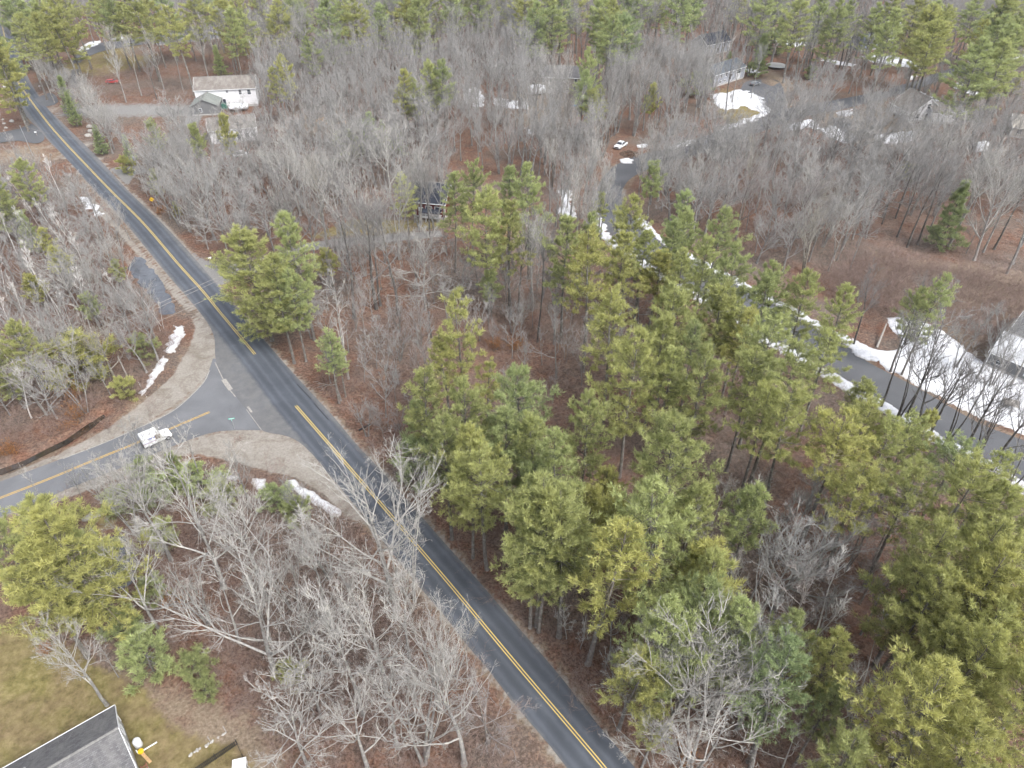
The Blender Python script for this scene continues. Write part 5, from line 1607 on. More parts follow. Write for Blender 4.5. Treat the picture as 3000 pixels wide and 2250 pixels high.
# ---- woods filled in between, by region of the ground
NEAR_POLYS = [Q_MAIN, Q_SIDE, Q_LANE] + [gxy(v) for v in DRIVES.values()] + [gxy(v) for v in GRAVEL] + [gxy(v) for v in WATER.values()]
OPEN = [gxy(v) for v in LAWN] + [gxy(v) for v in (TAN[0], TAN[1])] + [gxy(SNOW[0][0])] + [gxy(v) for v in SAND[:2]] + \
       [gxy([(560, 300), (770, 300), (780, 350), (760, 440), (600, 440), (520, 360)]), gxy([(2560, 640), (3000, 680), (3000, 820), (2700, 740), (2560, 700)]), gxy([(1780, 400), (1900, 400), (1900, 470), (1780, 470)]), gxy([(2590, 372), (2700, 382), (2790, 372), (2800, 425), (2700, 460), (2600, 440)]), gxy([(600, 430), (770, 425), (780, 490), (620, 500)]), gxy([(-60, 300), (60, 330), (110, 440), (-60, 480)])]
WOODS = [
    ([(870, 800), (1010, 760), (1300, 720), (1560, 800), (1760, 850), (1900, 960), (1850, 1120), (1600, 1150), (1420, 1080), (1290, 1010), (1230, 1300), (1120, 1340), (1000, 1180), (900, 1060)], 4.2, (7, 17), ['young0', 'forest0', 'young1', 'forest3', 'twiggy0', 'young0', 'sparse0', 'clump1'], ['grey', 'dark', 'pink', 'pink', 'grey'], 'c'),
    ([(330, 1440), (560, 1440), (800, 1480), (1050, 1580), (1180, 1720), (1480, 2110), (1560, 2300), (820, 2320), (760, 2080), (640, 1980), (480, 1850)], 7.0, (13, 19), ['forest0', 'broad0', 'clump1', 'forest1', 'forest3', 'forest4', 'sparse0', 'broad1'], ['light', 'light', 'grey', 'pink'], 'c'),
    ([(1700, 1900), (2130, 1480), (2220, 1400), (2640, 1480), (2760, 1660), (2600, 1840), (2400, 2000), (2650, 2250), (2200, 2400), (1850, 2300)], 4.6, (9, 16), ['clump0', 'broad0', 'clump1', 'young0', 'twiggy0', 'forest4', 'sparse0', 'young1'], ['light', 'light', 'grey', 'pink'], 'c'),
    ([(130, 215), (200, 240), (380, 420), (330, 440), (230, 370), (140, 260)], 4.2, (10, 15), ['clump0', 'broad0', 'clump1', 'twiggy0'], ['light', 'grey'], 'c'),
    # region on the ground, spacing, heights, kinds, tints, group
    ([(-120, 520), (200, 560), (265, 640), (360, 740), (380, 830), (450, 950), (470, 1060), (380, 1160), (280, 1200), (-150, 1370)], 3.8, (11, 16), ['clump0', 'broad0', 'broad1', 'forest0', 'twiggy0', 'clump1', 'young0', 'birch0'], ['light', 'light', 'grey', 'pink', 'tan', 'brown'], 'bare trees of the wet wood left of the main road'),
    ([(400, 540), (560, 440), (800, 440), (900, 420), (1300, 430), (1320, 560), (1180, 660), (900, 690), (760, 760), (690, 760), (560, 690), (480, 620)], 4.3, (13, 24), ['clump0', 'broad0', 'broad2', 'forest0', 'forest3', 'clump1', 'twiggy0'], ['light', 'light', 'grey', 'tan', 'brown'], 'bare trees of the grey wood behind the red house'),
    ([(760, 260), (1000, 200), (1350, 160), (1560, 150), (1600, 210), (1560, 360), (1700, 330), (1800, 400), (1760, 480), (1640, 600), (1350, 470), (1300, 440), (900, 430), (780, 400)], 5.0, (16, 27), ['clump0', 'forest0', 'forest1', 'forest3', 'clump1', 'broad1', 'forest4'], ['light', 'light', 'grey', 'tan', 'brown'], 'bare trees of the grey wood in the upper middle'),
    ([(1780, 250), (2050, 230), (2080, 330), (2100, 380), (1980, 410), (1900, 420), (1780, 380)], 4.9, (21, 26), ['clump0', 'forest0', 'forest1', 'clump1', 'broad1', 'forest4'], ['light', 'grey', 'grey'], 'bare trees between the beige and the grey house'),
    ([(1580, 480), (1720, 500), (1735, 560), (1740, 640), (1800, 760), (1700, 800), (1620, 700)], 4.4, (17, 22), ['forest0', 'forest2', 'forest3'], ['grey', 'light'], 'bare trees between the pines and the lane bend'),
    ([(1880, 560), (1960, 480), (2280, 400), (2440, 420), (2600, 430), (2760, 420), (3150, 460), (3250, 640), (2560, 640), (2540, 700), (2430, 830), (2250, 800), (2100, 740), (1980, 690)], 4.5, (13, 24), ['clump0', 'clump1', 'forest0', 'forest1', 'broad0', 'broad2', 'twiggy0'], ['light', 'light', 'grey', 'tan', 'brown', 'pink'], 'bare trees of the wood between the lane and the meadow'),
    ([(2300, 300), (2500, 250), (2700, 210), (2950, 180), (3200, 170), (3300, 420), (2960, 430), (2760, 410), (2620, 400), (2460, 400), (2320, 380)], 7.4, (15, 23), ['clump0', 'clump1', 'forest0', 'forest1', 'broad0', 'forest4'], ['grey', 'grey', 'light'], 'bare trees standing around the white gabled house'),
]


def fill(poly, spacing, rs, tries=30, keep_open=True):
    p = gxy(poly)
    lo, hi = p.min(0), p.max(0)
    out = []
    cell = {}
    n = int((hi[0] - lo[0]) * (hi[1] - lo[1]) / spacing ** 2 * tries / 6)
    Q = np.column_stack([rs.uniform(lo[0], hi[0], n), rs.uniform(lo[1], hi[1], n)])
    Q = Q[inside(Q, p)]
    ok = np.ones(len(Q), bool)
    for w in NEAR_POLYS:
        ok &= sdist(Q, w) < -1.2
    for w in (OPEN if keep_open else []):
        ok &= ~inside(Q, w)
    ok &= ~keep_off(Q, 0.8)
    for x, y in BAREPOS:
        ok &= (Q[:, 0] - x) ** 2 + (Q[:, 1] - y) ** 2 > (spacing * 0.6) ** 2
    for qx, qy in Q[ok]:
        k = (int(qx // spacing), int(qy // spacing))
        if any((qx - a) ** 2 + (qy - b) ** 2 < spacing ** 2 for i in (-1, 0, 1) for j in (-1, 0, 1) for a, b in cell.get((k[0] + i, k[1] + j), ())):
            continue
        cell.setdefault(k, []).append((qx, qy))
        out.append((qx, qy))
    return out


def in_view(x, y, h, m=160):
    a, b = proj((x, y, 0)), proj((x, y, h))
    return -m < a[0] < 3000 + m and b[1] < 2250 + m and a[1] > -m


cand = []
for wi, (poly, sp, hr, kinds, tints, grp) in enumerate(WOODS):
    rs = np.random.RandomState(500 + wi)
    for x, y in fill(poly, sp, rs):
        cand.append((x, y, rs.uniform(*hr), kinds[rs.randint(len(kinds))], tints[rs.randint(len(tints))], grp))
# far woods, up to and past the top of the picture
FARW = [[(-200, 330), (-150, 60), (60, 10), (300, -60), (1500, -70), (2700, -70), (3300, -20), (3300, 170), (2950, 165), (2700, 200), (2500, 230), (2350, 260), (2060, 200), (2040, 110), (1780, 240), (1600, 190), (1350, 150), (1000, 190), (780, 230), (700, 160), (480, 150), (240, 200), (120, 240), (100, 200)]]
rs = np.random.RandomState(900)
for x, y in fill(FARW[0], 6.4, rs):
    cand.append((x, y, rs.uniform(23, 29), ['forest0', 'forest1', 'forest2', 'forest3', 'forest4', 'clump0', 'broad1'][rs.randint(7)], ['grey', 'light', 'grey', 'light'][rs.randint(4)], 'far wood'))
cand = [c for c in cand if in_view(c[0], c[1], c[2])]
# the 300 bare trees that show largest are things of their own
cand.sort(key=lambda c: -c[2] / math.hypot(c[0], c[1]))
n_ind = max(0, 300 - len(BAREPOS))
for x, y, h, kd, tn, grp in cand[:n_ind]:
    add_bare(x, y, h, kd, tn)
REST = cand[n_ind:]

# ---- scattering of what nobody counts: the rest of the wood, undergrowth
def scatter(name, pts, srcs, mats_tint=None):
    """one object: points carry rot, scale and which; srcs: list of lists of objects whose meshes are repeated"""
    P = np.array([p[0] for p in pts], np.float32)
    me = bpy.data.meshes.new(name)
    me.vertices.add(len(P))
    me.vertices.foreach_set('co', P.ravel())
    for nm, ty, vals in (('rot', 'FLOAT', [p[1] for p in pts]), ('scl', 'FLOAT_VECTOR', [p[2] for p in pts]), ('which', 'INT', [p[3] for p in pts])):
        a = me.attributes.new(nm, ty, 'POINT')
        v = np.array(vals, np.int32 if ty == 'INT' else np.float32).ravel()
        a.data.foreach_set('vector' if ty == 'FLOAT_VECTOR' else 'value', v)
    o = link(bpy.data.objects.new(name, me))
    ng = bpy.data.node_groups.new(name + '_nodes', 'GeometryNodeTree')
    ng.interface.new_socket('Geometry', in_out='INPUT', socket_type='NodeSocketGeometry')
    ng.interface.new_socket('Geometry', in_out='OUTPUT', socket_type='NodeSocketGeometry')
    gi, go = ng.nodes.new('NodeGroupInput'), ng.nodes.new('NodeGroupOutput')
    jn = ng.nodes.new('GeometryNodeJoinGeometry')

    def attr(nm, ty):
        n = ng.nodes.new('GeometryNodeInputNamedAttribute')
        n.data_type = ty
        n.inputs['Name'].default_value = nm
        return n.outputs['Attribute']
    rot = ng.nodes.new('ShaderNodeCombineXYZ')
    ng.links.new(attr('rot', 'FLOAT'), rot.inputs['Z'])
    scl = attr('scl', 'FLOAT_VECTOR')
    wh = attr('which', 'INT')
    for k, objs in enumerate(srcs):
        cmp = ng.nodes.new('FunctionNodeCompare')
        cmp.data_type = 'INT'
        cmp.operation = 'EQUAL'
        ng.links.new(wh, cmp.inputs['A'] if cmp.inputs['A'].type == 'INT' else cmp.inputs[2])
        ([s for s in cmp.inputs if s.name == 'B' and s.type == 'INT'][0]).default_value = k
        sj = ng.nodes.new('GeometryNodeJoinGeometry')
        for ob in objs:
            oi = ng.nodes.new('GeometryNodeObjectInfo')
            oi.inputs['Object'].default_value = ob
            oi.transform_space = 'ORIGINAL'
            ng.links.new(oi.outputs['Geometry'], sj.inputs[0])
        ip = ng.nodes.new('GeometryNodeInstanceOnPoints')
        ng.links.new(gi.outputs[0], ip.inputs['Points'])
        ng.links.new(cmp.outputs[0], ip.inputs['Selection'])
        ng.links.new(sj.outputs[0], ip.inputs['Instance'])
        ng.links.new(rot.outputs[0], ip.inputs['Rotation'])
        ng.links.new(scl, ip.inputs['Scale'])
        ng.links.new(ip.outputs[0], jn.inputs[0])
    ng.links.new(jn.outputs[0], go.inputs[0])
    md = o.modifiers.new('scatter', 'NODES')
    md.node_group = ng
    return o


if REST:
    kinds = sorted({c[3] for c in REST})
    src = []
    for k in kinds:
        r = next((t[0] for t in ALLTREES if t[2] == 'bare' and t[0].children and t[0].children[0].data == BARE[k][0]), None)
        if r is None:
            r = add_bare(*map(float, at(1500, 100)[:2]), 18, k)
        src.append(list(r.children))
    pts = []
    for x, y, h, kd, tn, grp in REST:
        s = h / BARE[kd][2]
        pts.append(((x, y, gz1(x, y)), RNG.uniform(0, 6.28), (s * 1.1, s * 1.1, s), kinds.index(kd)))
    far = scatter('far_wood', pts, src)
    far.color = (1.05, 1.04, 1.04, 1)
    tag(far, 'grey mass of bare trees filling the far woods', 'wood', kind='stuff')

# ---- shrubs: a few stand on their own at the roadside, the rest is undergrowth
def add_shrub(px, py, k, s, tint, label):
    g = at(px, py)
    r = bpy.data.objects.new('shrub', SHRUB[k])
    r.location = (g[0], g[1], gz1(g[0], g[1]))
    r.rotation_euler = (0, 0, RNG.uniform(0, 6))
    r.scale = (s, s, s)
    r.color = (*tint, 1)
    link(r)
    tag(r, label, 'shrub', 'leafless shrubs at the roadside')
    return r


sh0 = add_shrub(1100, 1330, 0, 1.6, (1.0, .95, .93), 'leafless grey shrub on the bank opposite the sandy corner')
sh1 = add_shrub(960, 1120, 1, 1.5, (1.0, .9, .86), 'brown leafless shrub at the verge below the greyish evergreens')
sh2 = add_shrub(440, 1215, 2, 0.9, (1.1, 1.0, .95), 'thin pale shrub on the sandy shoulder above the mail truck')
add_shrub(320, 1255, 0, 1.0, (1.0, .9, .85), 'low brown shrub between stream and side road')
add_shrub(200, 1480, 1, 1.2, (1.0, .86, .82), 'reddish shrub on the lower verge of the side road')
add_shrub(700, 1290, 0, 0.5, (1.0, .6, .45), 'tiny russet shrub on the sandy corner below the green sign')
add_shrub(470, 600, 1, 1.1, (1.15, .72, .5), 'russet shrub just behind the yellow curve sign')
add_shrub(500, 640, 2, 1.0, (1.1, .8, .65), 'brown leafless shrub down the verge from the yellow sign')

UNDER = [  # region, spacing, tint weight
    ([(-120, 560), (220, 600), (400, 860), (520, 1000), (420, 1180), (-150, 1380)], 1.9),
    ([(1000, 1000), (1300, 900), (1700, 850), (1850, 980), (1800, 1300), (1300, 1500), (1100, 1300), (940, 1130)], 2.3),
    ([(1300, 1400), (2200, 1100), (2700, 1300), (3200, 1500), (3200, 2400), (2000, 2400), (1700, 2000)], 2.2),
    ([(330, 1420), (800, 1420), (1050, 1560), (1200, 1750), (1500, 2120), (1500, 2300), (880, 2300), (700, 2050), (400, 1800)], 1.5),
    ([(1650, 640), (2200, 900), (2600, 1250), (2300, 1300), (1900, 1000)], 2.6),
    ([(420, 570), (800, 440), (1300, 440), (1300, 640), (900, 800), (700, 800)], 2.8),
    ([(1900, 560), (2300, 420), (3100, 480), (3100, 620), (2560, 660), (2500, 900), (2250, 800)], 2.8),
    ([(2400, 840), (2560, 760), (2800, 800), (3100, 860), (3100, 1000), (2900, 1050), (2780, 970), (2690, 930), (2560, 930)], 1.6),
    ([(150, 150), (700, 60), (1500, 60), (1600, 300), (1300, 430), (800, 420), (500, 300), (250, 300)], 3.4),
]
up = []
for i, (poly, sp) in enumerate(UNDER):
    rs = np.random.RandomState(1300 + i)
    for x, y in fill(poly, sp, rs, 20, i != 7):
        if in_view(x, y, 2, 80):
            s = rs.uniform(0.5, 1.25) * (1.5 if i == 7 else 1.0)
            up.append(((x, y, gz1(x, y)), rs.uniform(0, 6.28), (s * 1.15, s * 1.15, s), rs.randint(3)))
und = scatter('undergrowth', up, [[sh0], [sh1], [sh2]])
und.color = (1.05, 0.93, 0.88, 1)
tag(und, 'reddish brown leafless undergrowth on the forest floor', 'undergrowth', kind='stuff')

fb = []
for i, (poly, sp) in enumerate([([(860, 850), (1300, 760), (1900, 900), (2700, 1300), (3100, 1500), (3100, 2300), (1950, 2300), (1500, 1800), (1100, 1330)], 3.0), ([(2450, 640), (3100, 620), (3100, 1000), (2600, 900)], 3.2), ([(330, 1420), (1000, 1500), (1500, 2120), (1500, 2300), (880, 2300), (500, 1850)], 2.6), ([(250, 150), (560, 220), (520, 330), (260, 300)], 4.0), ([(1850, 600), (2300, 430), (2500, 700), (2200, 800)], 4.0)]):
    rs = np.random.RandomState(1700 + i)
    for x, y in fill(poly, sp, rs, 16, False):
        if in_view(x, y, 1, 40):
            s = rs.uniform(0.5, 1.5)
            fb.append(((x, y, gz1(x, y) + 0.02), rs.uniform(0, 6.28), (s * 1.5, s * 0.8, s * 0.10), rs.randint(3)))
fbo = scatter('fallen_branches', fb, [[sh0], [sh1], [sh2]])
fbo.color = (1.15, 1.05, 0.98, 1)
tag(fbo, 'grey fallen branches and sticks littering the forest floor', 'branches', kind='stuff')

# ------------------------------------------------------------------ vehicles
M['carwhite'] = plain('white_car_paint', (0.74, 0.75, 0.77), 0.3, 0.03, spec=0.5)
M['cargrey'] = plain('grey_car_paint', (0.16, 0.17, 0.18), 0.35, 0.05, spec=0.5)
M['carred'] = plain('red_car_paint', (0.36, 0.03, 0.03), 0.35, 0.06, spec=0.5)
M['postblue'] = plain('blue_marking', (0.02, 0.06, 0.36), 0.4, 0.04)
M['postred'] = plain('red_marking', (0.45, 0.03, 0.04), 0.4, 0.04)
M['lamp_red'] = plain('tail_lamp', (0.35, 0.02, 0.02), 0.3)
M['lamp_clear'] = plain('head_lamp', (0.62, 0.63, 0.62), 0.2)
M['cabin'] = plain('brown_cab_interior', (0.16, 0.11, 0.08), 0.8)
M['tarp'] = plain('white_tarp', (0.66, 0.68, 0.72), 0.55, 0.12, 1.5)
M['tarp_green'] = plain('green_tarp', (0.03, 0.12, 0.09), 0.6, 0.15)
M['signyellow'] = plain('sign_yellow', (0.75, 0.46, 0.01), 0.5, 0.03)
M['signgreen'] = plain('sign_green', (0.10, 0.42, 0.34), 0.4, 0.05)
M['rust'] = plain('red_rail', (0.30, 0.12, 0.09), 0.8, 0.2)
M['yellowplastic'] = plain('yellow_plastic', (0.75, 0.48, 0.02), 0.4, 0.04)
M['orangewood'] = plain('new_wood', (0.52, 0.34, 0.18), 0.8, 0.25, 4)
M['bluestuff'] = plain('blue_plastic', (0.05, 0.25, 0.45), 0.5)


def wheel(root, x, y, r, w, rim=True):
    t = MB()
    prof = [(r * 0.62, -w / 2), (r * 0.94, -w / 2), (r, -w / 2 + 0.04), (r, w / 2 - 0.04), (r * 0.94, w / 2), (r * 0.62, w / 2)]
    V, F, n = [], [], 18
    for pr, pz in prof:
        for k in range(n):
            a = 2 * math.pi * k / n
            V.append((x + pr * math.cos(a), y + pz, r + pr * math.sin(a)))
    for i in range(len(prof) - 1):
        for k in range(n):
            F.append((i * n + k, i * n + (k + 1) % n, (i + 1) * n + (k + 1) % n, (i + 1) * n + k))
    F.append(tuple(range(n - 1, -1, -1)))
    F.append(tuple((len(prof) - 1) * n + k for k in range(n)))
    o = t.add(V, F).build('wheel', M['rubber'], root)
    if rim:
        h = MB()
        V, F = [], []
        for pr, pz in ((r * 0.6, -w / 2 - 0.012), (r * 0.6, w / 2 + 0.012)):
            for k in range(12):
                a = 2 * math.pi * k / 12
                V.append((x + pr * math.cos(a), y + pz, r + pr * math.sin(a)))
        F = [(k, (k + 1) % 12, 12 + (k + 1) % 12, 12 + k) for k in range(12)] + [tuple(range(11, -1, -1)), tuple(range(12, 24))]
        h.add(V, F).build('rim', M['metal'], o)
    return o


def car_base(name, label, cat, c, yaw, paint, prof, glass_side, width, wheels, wr, tumble=0.82, belt=0.95, group=None):
    """prof: side outline (x,z) clockwise from rear bottom; the part above the belt leans in"""
    root = empty(name, (c[0], c[1], 0.03), yaw)
    tag(root, label, cat, group)
    n = len(prof)
    V = []
    for s in (-1, 1):
        for x, z in prof:
            k = 1.0 if z <= belt else 1.0 - (1 - tumble) * min(1, (z - belt) / 0.55)
            V.append((x, s * width / 2 * k, z))
    F = [tuple(range(n)), tuple(range(2 * n - 1, n - 1, -1))] + [(i, n + i, n + (i + 1) % n, (i + 1) % n) for i in range(n)]
    MB().add(V, F).build('body', paint, root, bevel=0.05)
    for x in wheels:
        for s in (-1, 1):
            wheel(root, x, s * (width / 2 - 0.10), wr, 0.24)
    return root


def quad_pane(root, pts, mat=None, name='window', off=0.012):
    P = [Vector(p) for p in pts]
    nn = (P[1] - P[0]).cross(P[2] - P[0]).normalized()
    V = [p + nn * off for p in P] + [p - nn * 0.02 for p in P]
    n = len(P)
    F = [tuple(range(n)), tuple(range(2 * n - 1, n - 1, -1))] + [(i, n + i, n + (i + 1) % n, (i + 1) % n) for i in range(n)]
    return MB().add(V, F).build(name, mat or M['glass'], root)


# the right-hand-drive mail truck: boxy white body, short sloping nose
ta, tb = at(425, 1317)[:2], at(510, 1290)[:2]
tdir = at(512, 1247)[:2] - at(300, 1338)[:2]
tyaw = math.atan2(tdir[1], tdir[0])
tc = (at(424, 1318)[:2] + at(512, 1284)[:2]) / 2
tn = np.array([-math.sin(tyaw), math.cos(tyaw)])
tc = tc + tn * 0.95
mt = empty('mail_truck', (tc[0], tc[1], 0.01), tyaw)
tag(mt, 'boxy white mail truck with blue side marking on the side road', 'mail truck')
W_, h_ = 1.92, 2.2
MB().prism([(-2.2, 0.42), (0.95, 0.42), (0.95, 1.15), (0.72, 1.22), (0.42, h_), (-2.2, h_)], -W_ / 2, W_ / 2).build('body', M['carwhite'], mt, bevel=0.05)
MB().prism([(0.955, 0.42), (2.15, 0.42), (2.2, 0.55), (2.16, 0.98), (1.9, 1.10), (0.955, 1.18)], -W_ / 2 + 0.08, W_ / 2 - 0.08).build('hood', M['carwhite'], mt, bevel=0.06)
MB().box((-0.95, 0, h_ + 0.02), (2.3, W_ - 0.16, 0.04)).build('roof', M['carwhite'], mt, bevel=0.015)
for x in (-1.9, -1.2):
    MB().box((x, 0, h_ + 0.045), (0.05, W_ - 0.2, 0.03)).build('roof_rib', M['cargrey'], mt)
quad_pane(mt, [(0.735, -0.82, 1.25), (0.735, 0.82, 1.25), (0.45, 0.80, 2.08), (0.45, -0.80, 2.08)], name='windshield', off=0.03)
for s in (-1, 1):
    y0 = s * (W_ / 2 + 0.006)
    MB().box((0.12, y0, 1.58), (0.78, 0.03, 0.86)).build('side_window', M['cabin'] if s < 0 else M['glass'], mt)
    MB().box((0.12, s * (W_ / 2 + 0.002), 0.80), (0.82, 0.03, 0.66)).build('sliding_door', M['carwhite'], mt, bevel=0.01)
    # blue emblem: slanted flag of two bars, and a stripe line of lettering blocks
    em = MB()
    for a, b_, zz, hh in ((-1.42, -0.62, 1.72, 0.13), (-1.34, -0.70, 1.56, 0.10)):
        em.prism([(a, zz), (b_ - 0.12, zz), (b_, zz + hh), (a + 0.16, zz + hh)], s * (W_ / 2 + 0.004), s * (W_ / 2 + 0.014))
    em.prism([(-0.55, 1.56), (-0.36, 1.56), (-0.24, 1.85), (-0.43, 1.85)], s * (W_ / 2 + 0.004), s * (W_ / 2 + 0.014))
    em.build('blue_marking', M['postblue'], mt)
    MB().box((-0.75, s * (W_ / 2 + 0.008), 1.10), (2.7, 0.012, 0.045)).build('blue_stripe', M['postblue'], mt)
    MB().box((-0.75, s * (W_ / 2 + 0.008), 1.03), (2.7, 0.012, 0.03)).build('red_stripe', M['postred'], mt)
    MB().tube([(0.85, s * 0.95, 1.35), (0.98, s * 1.16, 1.45)], 0.02, 5).build('mirror_arm', M['black'], mt)
    MB().box((1.0, s * 1.2, 1.5), (0.08, 0.16, 0.3)).build('mirror', M['carwhite'], mt, bevel=0.02)
    MB().box((2.17, s * 0.68, 0.82), (0.06, 0.24, 0.18)).build('headlight', M['lamp_clear'], mt)
    MB().box((-2.21, s * 0.82, 0.95), (0.04, 0.16, 0.3)).build('tail_lamp', M['lamp_red'], mt)
    for x in (-1.45, 1.5):
        wheel(mt, x, s * (W_ / 2 - 0.13), 0.36, 0.22)
MB().box((2.22, 0, 0.45), (0.14, W_ - 0.1, 0.2)).build('bumper', M['black'], mt, bevel=0.02)
MB().box((-2.26, 0, 0.45), (0.14, W_ - 0.05, 0.18)).build('bumper', M['black'], mt, bevel=0.02)
MB().box((2.185, 0, 0.72), (0.03, 0.9, 0.26)).build('grille', M['black'], mt)
MB().box((-2.215, 0, 1.3), (0.03, W_ - 0.25, 1.5)).build('rear_door', M['carwhite'], mt)
MB().box((0, 0, 0.36), (3.9, 1.5, 0.14)).build('chassis', M['black'], mt)


def pickup(label, c, yaw, paint):
    prof = [(-2.7, 0.45), (2.6, 0.42), (2.75, 0.6), (2.7, 1.0), (2.5, 1.08), (1.25, 1.18), (0.55, 1.85), (-0.75, 1.88), (-0.95, 1.12), (-2.75, 1.10), (-2.8, 0.6)]
    r = car_base('pickup_truck', label, 'pickup truck', c, yaw, paint, prof, None, 1.95, (-1.75, 1.75), 0.40, 0.8, 1.12)
    quad_pane(r, [(1.2, -0.82, 1.23), (1.2, 0.82, 1.23), (0.6, 0.72, 1.80), (0.6, -0.72, 1.80)], name='windshield', off=0.03)
    for s in (-1, 1):
        quad_pane(r, [(1.0, s * 0.965, 1.16), (-0.78, s * 0.965, 1.16), (-0.66, s * 0.82, 1.78), (0.52, s * 0.82, 1.76)][::s], name='side_window', off=0.03)
        MB().box((2.72, s * 0.75, 0.82), (0.08, 0.3, 0.18)).build('headlight', M['lamp_clear'], r)
        MB().box((1.0, s * 1.08, 1.2), (0.1, 0.22, 0.18)).build('mirror', M['black'], r)
    MB().box((-1.85, 0, 1.115), (1.6, 1.55, 0.03)).build('bed', M['black'], r)
    MB().box((2.76, 0, 0.75), (0.05, 1.0, 0.3)).build('grille', M['black'], r)
    MB().box((2.78, 0, 0.5), (0.12, 1.9, 0.18)).build('bumper', M['metal'], r)
    return r


def suv(label, c, yaw, paint, low=False, group=None):
    h = 1.42 if low else 1.72
    prof = [(-2.2, 0.4), (2.2, 0.38), (2.3, 0.55), (2.22, 0.82), (1.2, 0.98), (0.45, h), (-1.5, h), (-2.15, 1.0), (-2.28, 0.6)]
    r = car_base('parked_car', label, 'car', c, yaw, paint, prof, None, 1.82, (-1.4, 1.4), 0.34, 0.8, 0.96, group)
    quad_pane(r, [(1.14, -0.78, 1.0), (1.14, 0.78, 1.0), (0.52, 0.66, h - 0.05), (0.52, -0.66, h - 0.05)], name='windshield', off=0.03)
    for s in (-1, 1):
        quad_pane(r, [(0.98, s * 0.9, 1.0), (-1.85, s * 0.9, 1.02), (-1.45, s * 0.745, h - 0.06), (0.42, s * 0.745, h - 0.06)][::s], name='side_window', off=0.03)
        MB().box((2.24, s * 0.7, 0.68), (0.06, 0.28, 0.14)).build('headlight', M['lamp_clear'], r)
        MB().box((-2.24, s * 0.72, 0.8), (0.06, 0.2, 0.2)).build('tail_lamp', M['lamp_red'], r)
    return r


pickup('white pickup truck parked on the lane fork below bare trees', at(1818, 432)[:2], rad(235), M['carwhite'])
suv('white car parked beside the long white house near the yellow pine', at(702, 352)[:2], rad(110), M['carwhite'])
suv('white car parked in front of the half-hidden white house', at(708, 458)[:2], rad(15), M['carwhite'])
suv('red car parked under bare trees beside the gravel drive', at(330, 244)[:2], rad(10), M['carred'], True)
suv('grey car parked under pines by the small blue-grey house', at(2540, 140)[:2], rad(20), M['cargrey'])
suv('dark car standing on the drive of the grey split-level house', at(2212, 250)[:2], rad(35), M['cargrey'], True)


def covered_boat(label, c, yaw, L, W, H):
    root = empty('covered_boat', (c[0], c[1], 0.0), yaw)
    tag(root, label, 'boat')
    g = MB()
    n, m = 9, 9
    V, F = [], []
    for i in range(n):
        t = i / (n - 1)
        w = W / 2 * (1 - max(0, (t - 0.55) / 0.45) ** 2) + 0.05
        hz = H * (0.82 + 0.18 * math.sin(t * 3.1))
        for k in range(m):
            a = math.pi * k / (m - 1)
            V.append((L * (t - 0.5), -w * math.cos(a), 0.55 + (hz - 0.55) * math.sin(a) ** 0.8 + 0.05 * math.sin(i * 2.1 + k)))
    for i in range(n - 1):
        for k in range(m - 1):
            F.append((i * m + k, i * m + k + 1, (i + 1) * m + k + 1, (i + 1) * m + k))
    F.append(tuple(range(m)))
    F.append(tuple((n - 1) * m + k for k in range(m - 1, -1, -1)))
    for i in range(n - 1):
        F.append((i * m, (i + 1) * m, (i + 1) * m + m - 1, i * m + m - 1))
    g.add(V, F).build('cover', M['tarp'], root, True)
    MB().box((0, 0, 0.45), (L * 0.9, W * 0.5, 0.12)).build('trailer_frame', M['metal'], root)
    for s in (-1, 1):
        wheel(root, -L * 0.1, s * W * 0.38, 0.3, 0.2)
    return root


covered_boat('boat under white cover on a trailer beside the long white house', at(702, 322)[:2], rad(8), 6.5, 2.5, 2.4)
covered_boat('large boat under white cover on a trailer beside the beige house', at(1572, 276)[:2], rad(0), 6.5, 2.9, 3.6)

tr_ = empty('tractor', (*at(1503, 228)[:2], 0.0), rad(250))
tag(tr_, 'small red and black tractor at the wood edge above the covered boat', 'tractor')
MB().box((0.7, 0, 0.9), (1.5, 0.7, 0.6), taper=0.85).build('hood', M['carred'], tr_, bevel=0.04)
MB().box((-0.6, 0, 0.95), (0.9, 0.8, 0.3)).build('seat', M['black'], tr_, bevel=0.04)
MB().tube([(-0.9, -0.5, 0.9), (-0.9, -0.5, 2.0), (-0.9, 0.5, 2.0), (-0.9, 0.5, 0.9)], 0.04, 6).build('roll_bar', M['black'], tr_)
for s in (-1, 1):
    wheel(tr_, -0.6, s * 0.75, 0.62, 0.35)
    wheel(tr_, 1.2, s * 0.6, 0.36, 0.22)

